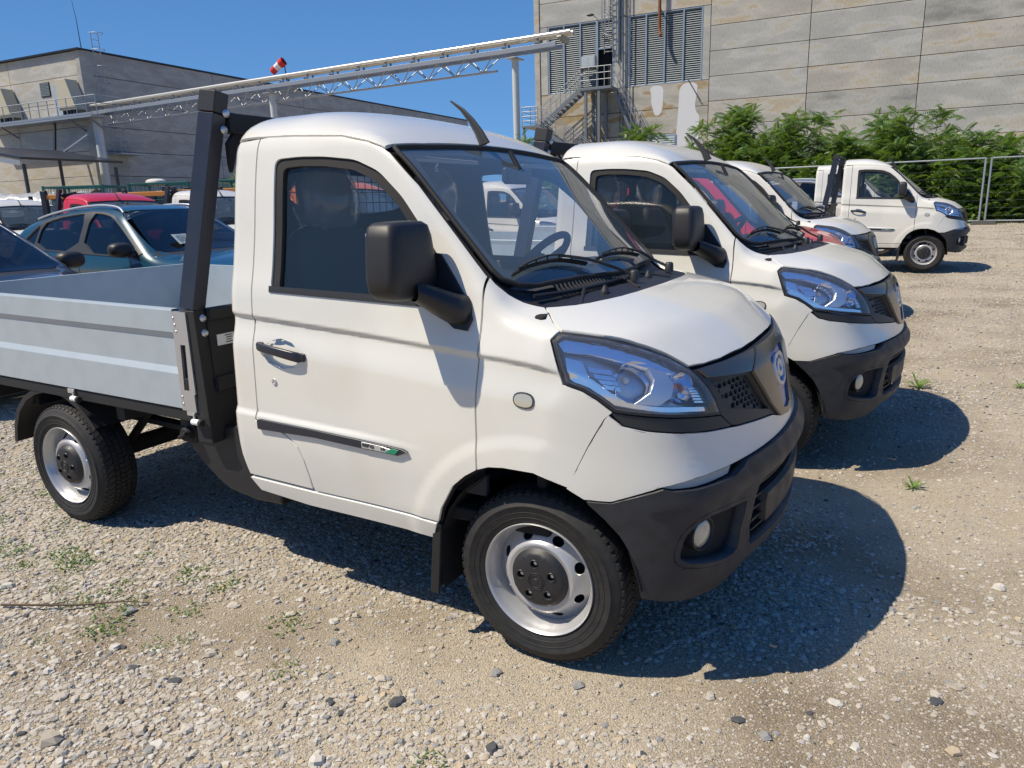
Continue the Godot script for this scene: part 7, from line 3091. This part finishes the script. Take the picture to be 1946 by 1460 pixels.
func stones(gd: Node, n: FastNoiseLite, n2: FastNoiseLite) -> void:
	var r := RandomNumberGenerator.new()
	r.seed = 15
	var cols := [lin(0.47, 0.425, 0.355), lin(0.53, 0.485, 0.41), lin(0.40, 0.355, 0.285), lin(0.58, 0.55, 0.49), lin(0.49, 0.40, 0.28), lin(0.27, 0.27, 0.26), lin(0.43, 0.40, 0.385), lin(0.075, 0.08, 0.085)]
	var names := ["stone_buff", "stone_pale", "stone_brown", "stone_white", "stone_ochre", "stone_grey", "stone_mauve", "stone_black"]
	var share := [0.27, 0.22, 0.16, 0.12, 0.09, 0.06, 0.06, 0.02]
	var meshes := []
	for k in cols.size():
		var m := mk(names[k], cols[k], 0.85)
		m.albedo_texture = noise_tex(0.03, 4, [[0.0, grey(0.72)], [0.5, grey(0.95)], [1.0, grey(1.0)]], 256, 80 + k)
		tri(m, 9.0, false)
		var set_ := []
		for j in 3:
			set_.append(stone_mesh(r, [0.55, 0.8, 0.4][j], m))
		meshes.append(set_)
	var pick := func() -> int:
		var q := r.randf()
		for k in share.size():
			q -= share[k]
			if q < 0:
				return k
		return 0
	var eye := Vector2(0.984, 1.8788)
	# the largest stones near the camera lie there one by one
	var big := []
	var fixed := [[-0.30, 0.36, 0.060, 7], [0.06, 0.40, 0.052, 7], [-1.02, 0.60, 0.050, 7], [-1.20, 0.62, 0.045, 7], [1.144, -0.363, 0.050, 7], [0.95, -0.05, 0.045, 3], [0.72, 0.02, 0.05, 5], [0.64, -0.02, 0.045, 7], [-1.1, 0.95, 0.085, 2], [-0.70, 0.20, 0.055, 5], [-1.55, 0.40, 0.075, 5], [-2.2, 0.50, 0.07, 3], [-0.75, 0.55, 0.065, 3], [1.36, -1.2, 0.06, 3], [-0.35, 0.66, 0.06, 3], [-1.95, 0.62, 0.065, 0], [-0.10, 0.10, 0.055, 5], [0.16, 0.04, 0.05, 5], [0.88, -0.22, 0.05, 3]]
	for f in fixed:
		big.append(f)
	while big.size() < 290:
		var p := Vector2(r.randf_range(-2.8, 1.5), r.randf_range(-1.0, 1.1))
		if p.y < -0.1 and p.x < 0.75:
			continue
		if r.randf() < 0.15 + 0.85 * minf(1.0, stoniness(p.x, p.y, n)) * (1.0 if p.x < 0.4 else 0.4):
			big.append([p.x, p.y, r.randf_range(0.026, 0.055), pick.call()])
	for f in big:
		var y: float = gy(f[1]) + swell(f[0], f[1], n, n2)
		var s: float = f[2]
		var bs := Basis(Vector3.UP, r.randf() * TAU) * Basis(Vector3(1, 0, 0), r.randf_range(-0.18, 0.18))
		inst("stone", meshes[f[3]][r.randi() % 3], gd, Transform3D(bs.scaled(Vector3(s, s * r.randf_range(0.5, 0.9), s)), Vector3(f[0], y + s * 0.06, f[1])))
	# the rest of the gravel, thinner with distance
	var sets := []
	for k in meshes.size():
		sets.append([[], [], []])
	var scatter := func(count: int, x0: float, x1: float, z0: float, z1: float, s0: float, s1: float, bias: float, low: float) -> void:
		for k in count:
			var px := r.randf_range(x0, x1)
			var pz := r.randf_range(z0, z1)
			var st := stoniness(px, pz, n)
			if r.randf() > low + (1.0 - low) * st:
				continue
			var s := s0 + (s1 - s0) * pow(r.randf(), bias)
			var near := Body.ss(8.0, 3.0, absf(px) + absf(pz))
			var y := gy(pz) + swell(px, pz, n, n2) * (0.3 + 0.7 * near)
			var bs := Basis(Vector3.UP, r.randf() * TAU) * Basis(Vector3(1, 0, 0), r.randf_range(-0.35, 0.35))
			sets[pick.call()][r.randi() % 3].append(Transform3D(bs.scaled(Vector3(s, s * r.randf_range(0.45, 1.0), s)), Vector3(px, y + s * 0.05, pz)))
	# [count, x range, z range, sizes, bias, share on the track]
	scatter.call(130000, -3.2, 1.6, -0.7, 1.25, 0.004, 0.012, 2.0, 0.45)
	scatter.call(60000, -3.6, 1.6, -1.0, 1.25, 0.011, 0.034, 1.9, 0.05)
	scatter.call(30000, 0.2, 2.8, -4.5, -0.3, 0.005, 0.016, 2.0, 0.5)
	scatter.call(9000, 0.2, 2.8, -4.5, -0.3, 0.012, 0.030, 2.2, 0.2)
	scatter.call(26000, -5.5, -2.4, -1.5, 1.2, 0.010, 0.038, 1.6, 0.3)
	scatter.call(9000, -2.6, 0.8, -1.8, -0.2, 0.008, 0.03, 1.8, 0.3)
	scatter.call(45000, 0.3, 5.5, -13.0, -3.6, 0.010, 0.034, 1.6, 0.75)
	scatter.call(40000, -2.5, 8.0, -27.0, -12.0, 0.016, 0.05, 1.5, 0.8)
	var t := Node3D.new()
	t.name = "loose_gravel"
	gd.add_child(t)
	tag(t, "", "", "", "stuff")
	for k in meshes.size():
		for j in 3:
			var mm := MultiMesh.new()
			mm.transform_format = MultiMesh.TRANSFORM_3D
			mm.mesh = meshes[k][j]
			mm.instance_count = sets[k][j].size()
			for q in sets[k][j].size():
				mm.set_instance_transform(q, sets[k][j][q])
			var o := MultiMeshInstance3D.new()
			o.name = "gravel"
			o.multimesh = mm
			t.add_child(o, true)
			tag(o, "", "", "", "stuff")
	# a dry twig
	var mb := MB.new()
	mb.tube(smooth([Vector3(-2.05, 0.012, 0.60), Vector3(-1.9, 0.02, 0.545), Vector3(-1.75, 0.015, 0.46), Vector3(-1.62, 0.022, 0.385), Vector3(-1.52, 0.014, 0.33)], 4), 0.005, 6, false, true, 0.002)
	mb.tube([Vector3(-1.85, 0.018, 0.52), Vector3(-1.80, 0.026, 0.45)], 0.003, 5, false, true, 0.001)
	tag(obj("dry_twig", mb, mk("twig", lin(0.10, 0.065, 0.04), 0.9), self), "thin brown dry twig lying on the stones at the lower left", "twig")


func build_all() -> void:
	var t := Time.get_ticks_msec()
	ground()
	print("ground ", Time.get_ticks_msec() - t)
	right_hall()
	left_hall()
	pipe_bridge()
	plants()
	print("plants ", Time.get_ticks_msec() - t)
	trucks()
	cars()
	stores()
	print("all ", Time.get_ticks_msec() - t)


func trucks() -> void:
	var t1 := make_truck()
	place_truck(t1, Vector3.ZERO, 0.0, "white pickup truck nearest the camera with grey drop-side bed", "white pickup trucks parked in a row")
	for s in [[Vector3(0.266, 0.003, -2.186), -0.0593, "second white pickup truck in the row, directly behind the nearest one", "white pickup trucks parked in a row"],
			[Vector3(-0.106, 0.057, -6.67), -0.067, "third white pickup truck, just beyond the red bonnet", "white pickup trucks parked in a row"],
			[Vector3(1.03, 0.207, -11.956), 0.015, "white pickup truck farthest right, seen side on before the green hedge", "white pickup trucks parked in a row"],
			[Vector3(0.247, 0.236, -14.9), 0.027, "white pickup truck half hidden behind the side-on one by the hedge", "white pickup trucks parked in a row"],
			[Vector3(-4.96, 0.07, -9.82), -0.053, "white pickup truck seen only through the nearest truck's windscreen", "white pickup trucks in the back row"],
			[Vector3(-16.55, 0.09, -7.1), 0.0, "white pickup truck at the far left edge, its dark windscreen turned to us", "white pickup trucks in the back row"],
			[Vector3(-10.6, 0.10, -7.7), 0.0, "white pickup truck glimpsed between the headboard post and the nearest cab", "white pickup trucks in the back row"]]:
		var c := copy(t1)
		place_truck(c, s[0], s[1], s[2], s[3])
		if s[0].z < -14.0:      # this one carries no headboard
			for k in c.get_children():
				if k.name == "headboard":
					c.remove_child(k)
					k.free()
	for s in [[Vector3(-0.10, 0.03, -4.3), 0.0, "red pickup truck between the second and third white ones, its bonnet showing", M.paint_red],
			[Vector3(-11.15, 0.06, -5.9), 0.0, "red pickup truck behind the teal car, only its roof showing", M.paint_red],
			[Vector3(-5.8, 0.07, -6.0), 0.0, "orange pickup truck seen through the nearest truck's side window", M.paint_orange]]:
		var o := copy(t1)
		place_truck(o, s[0], s[1], s[2])
		repaint(o, M.paint_white, s[3])
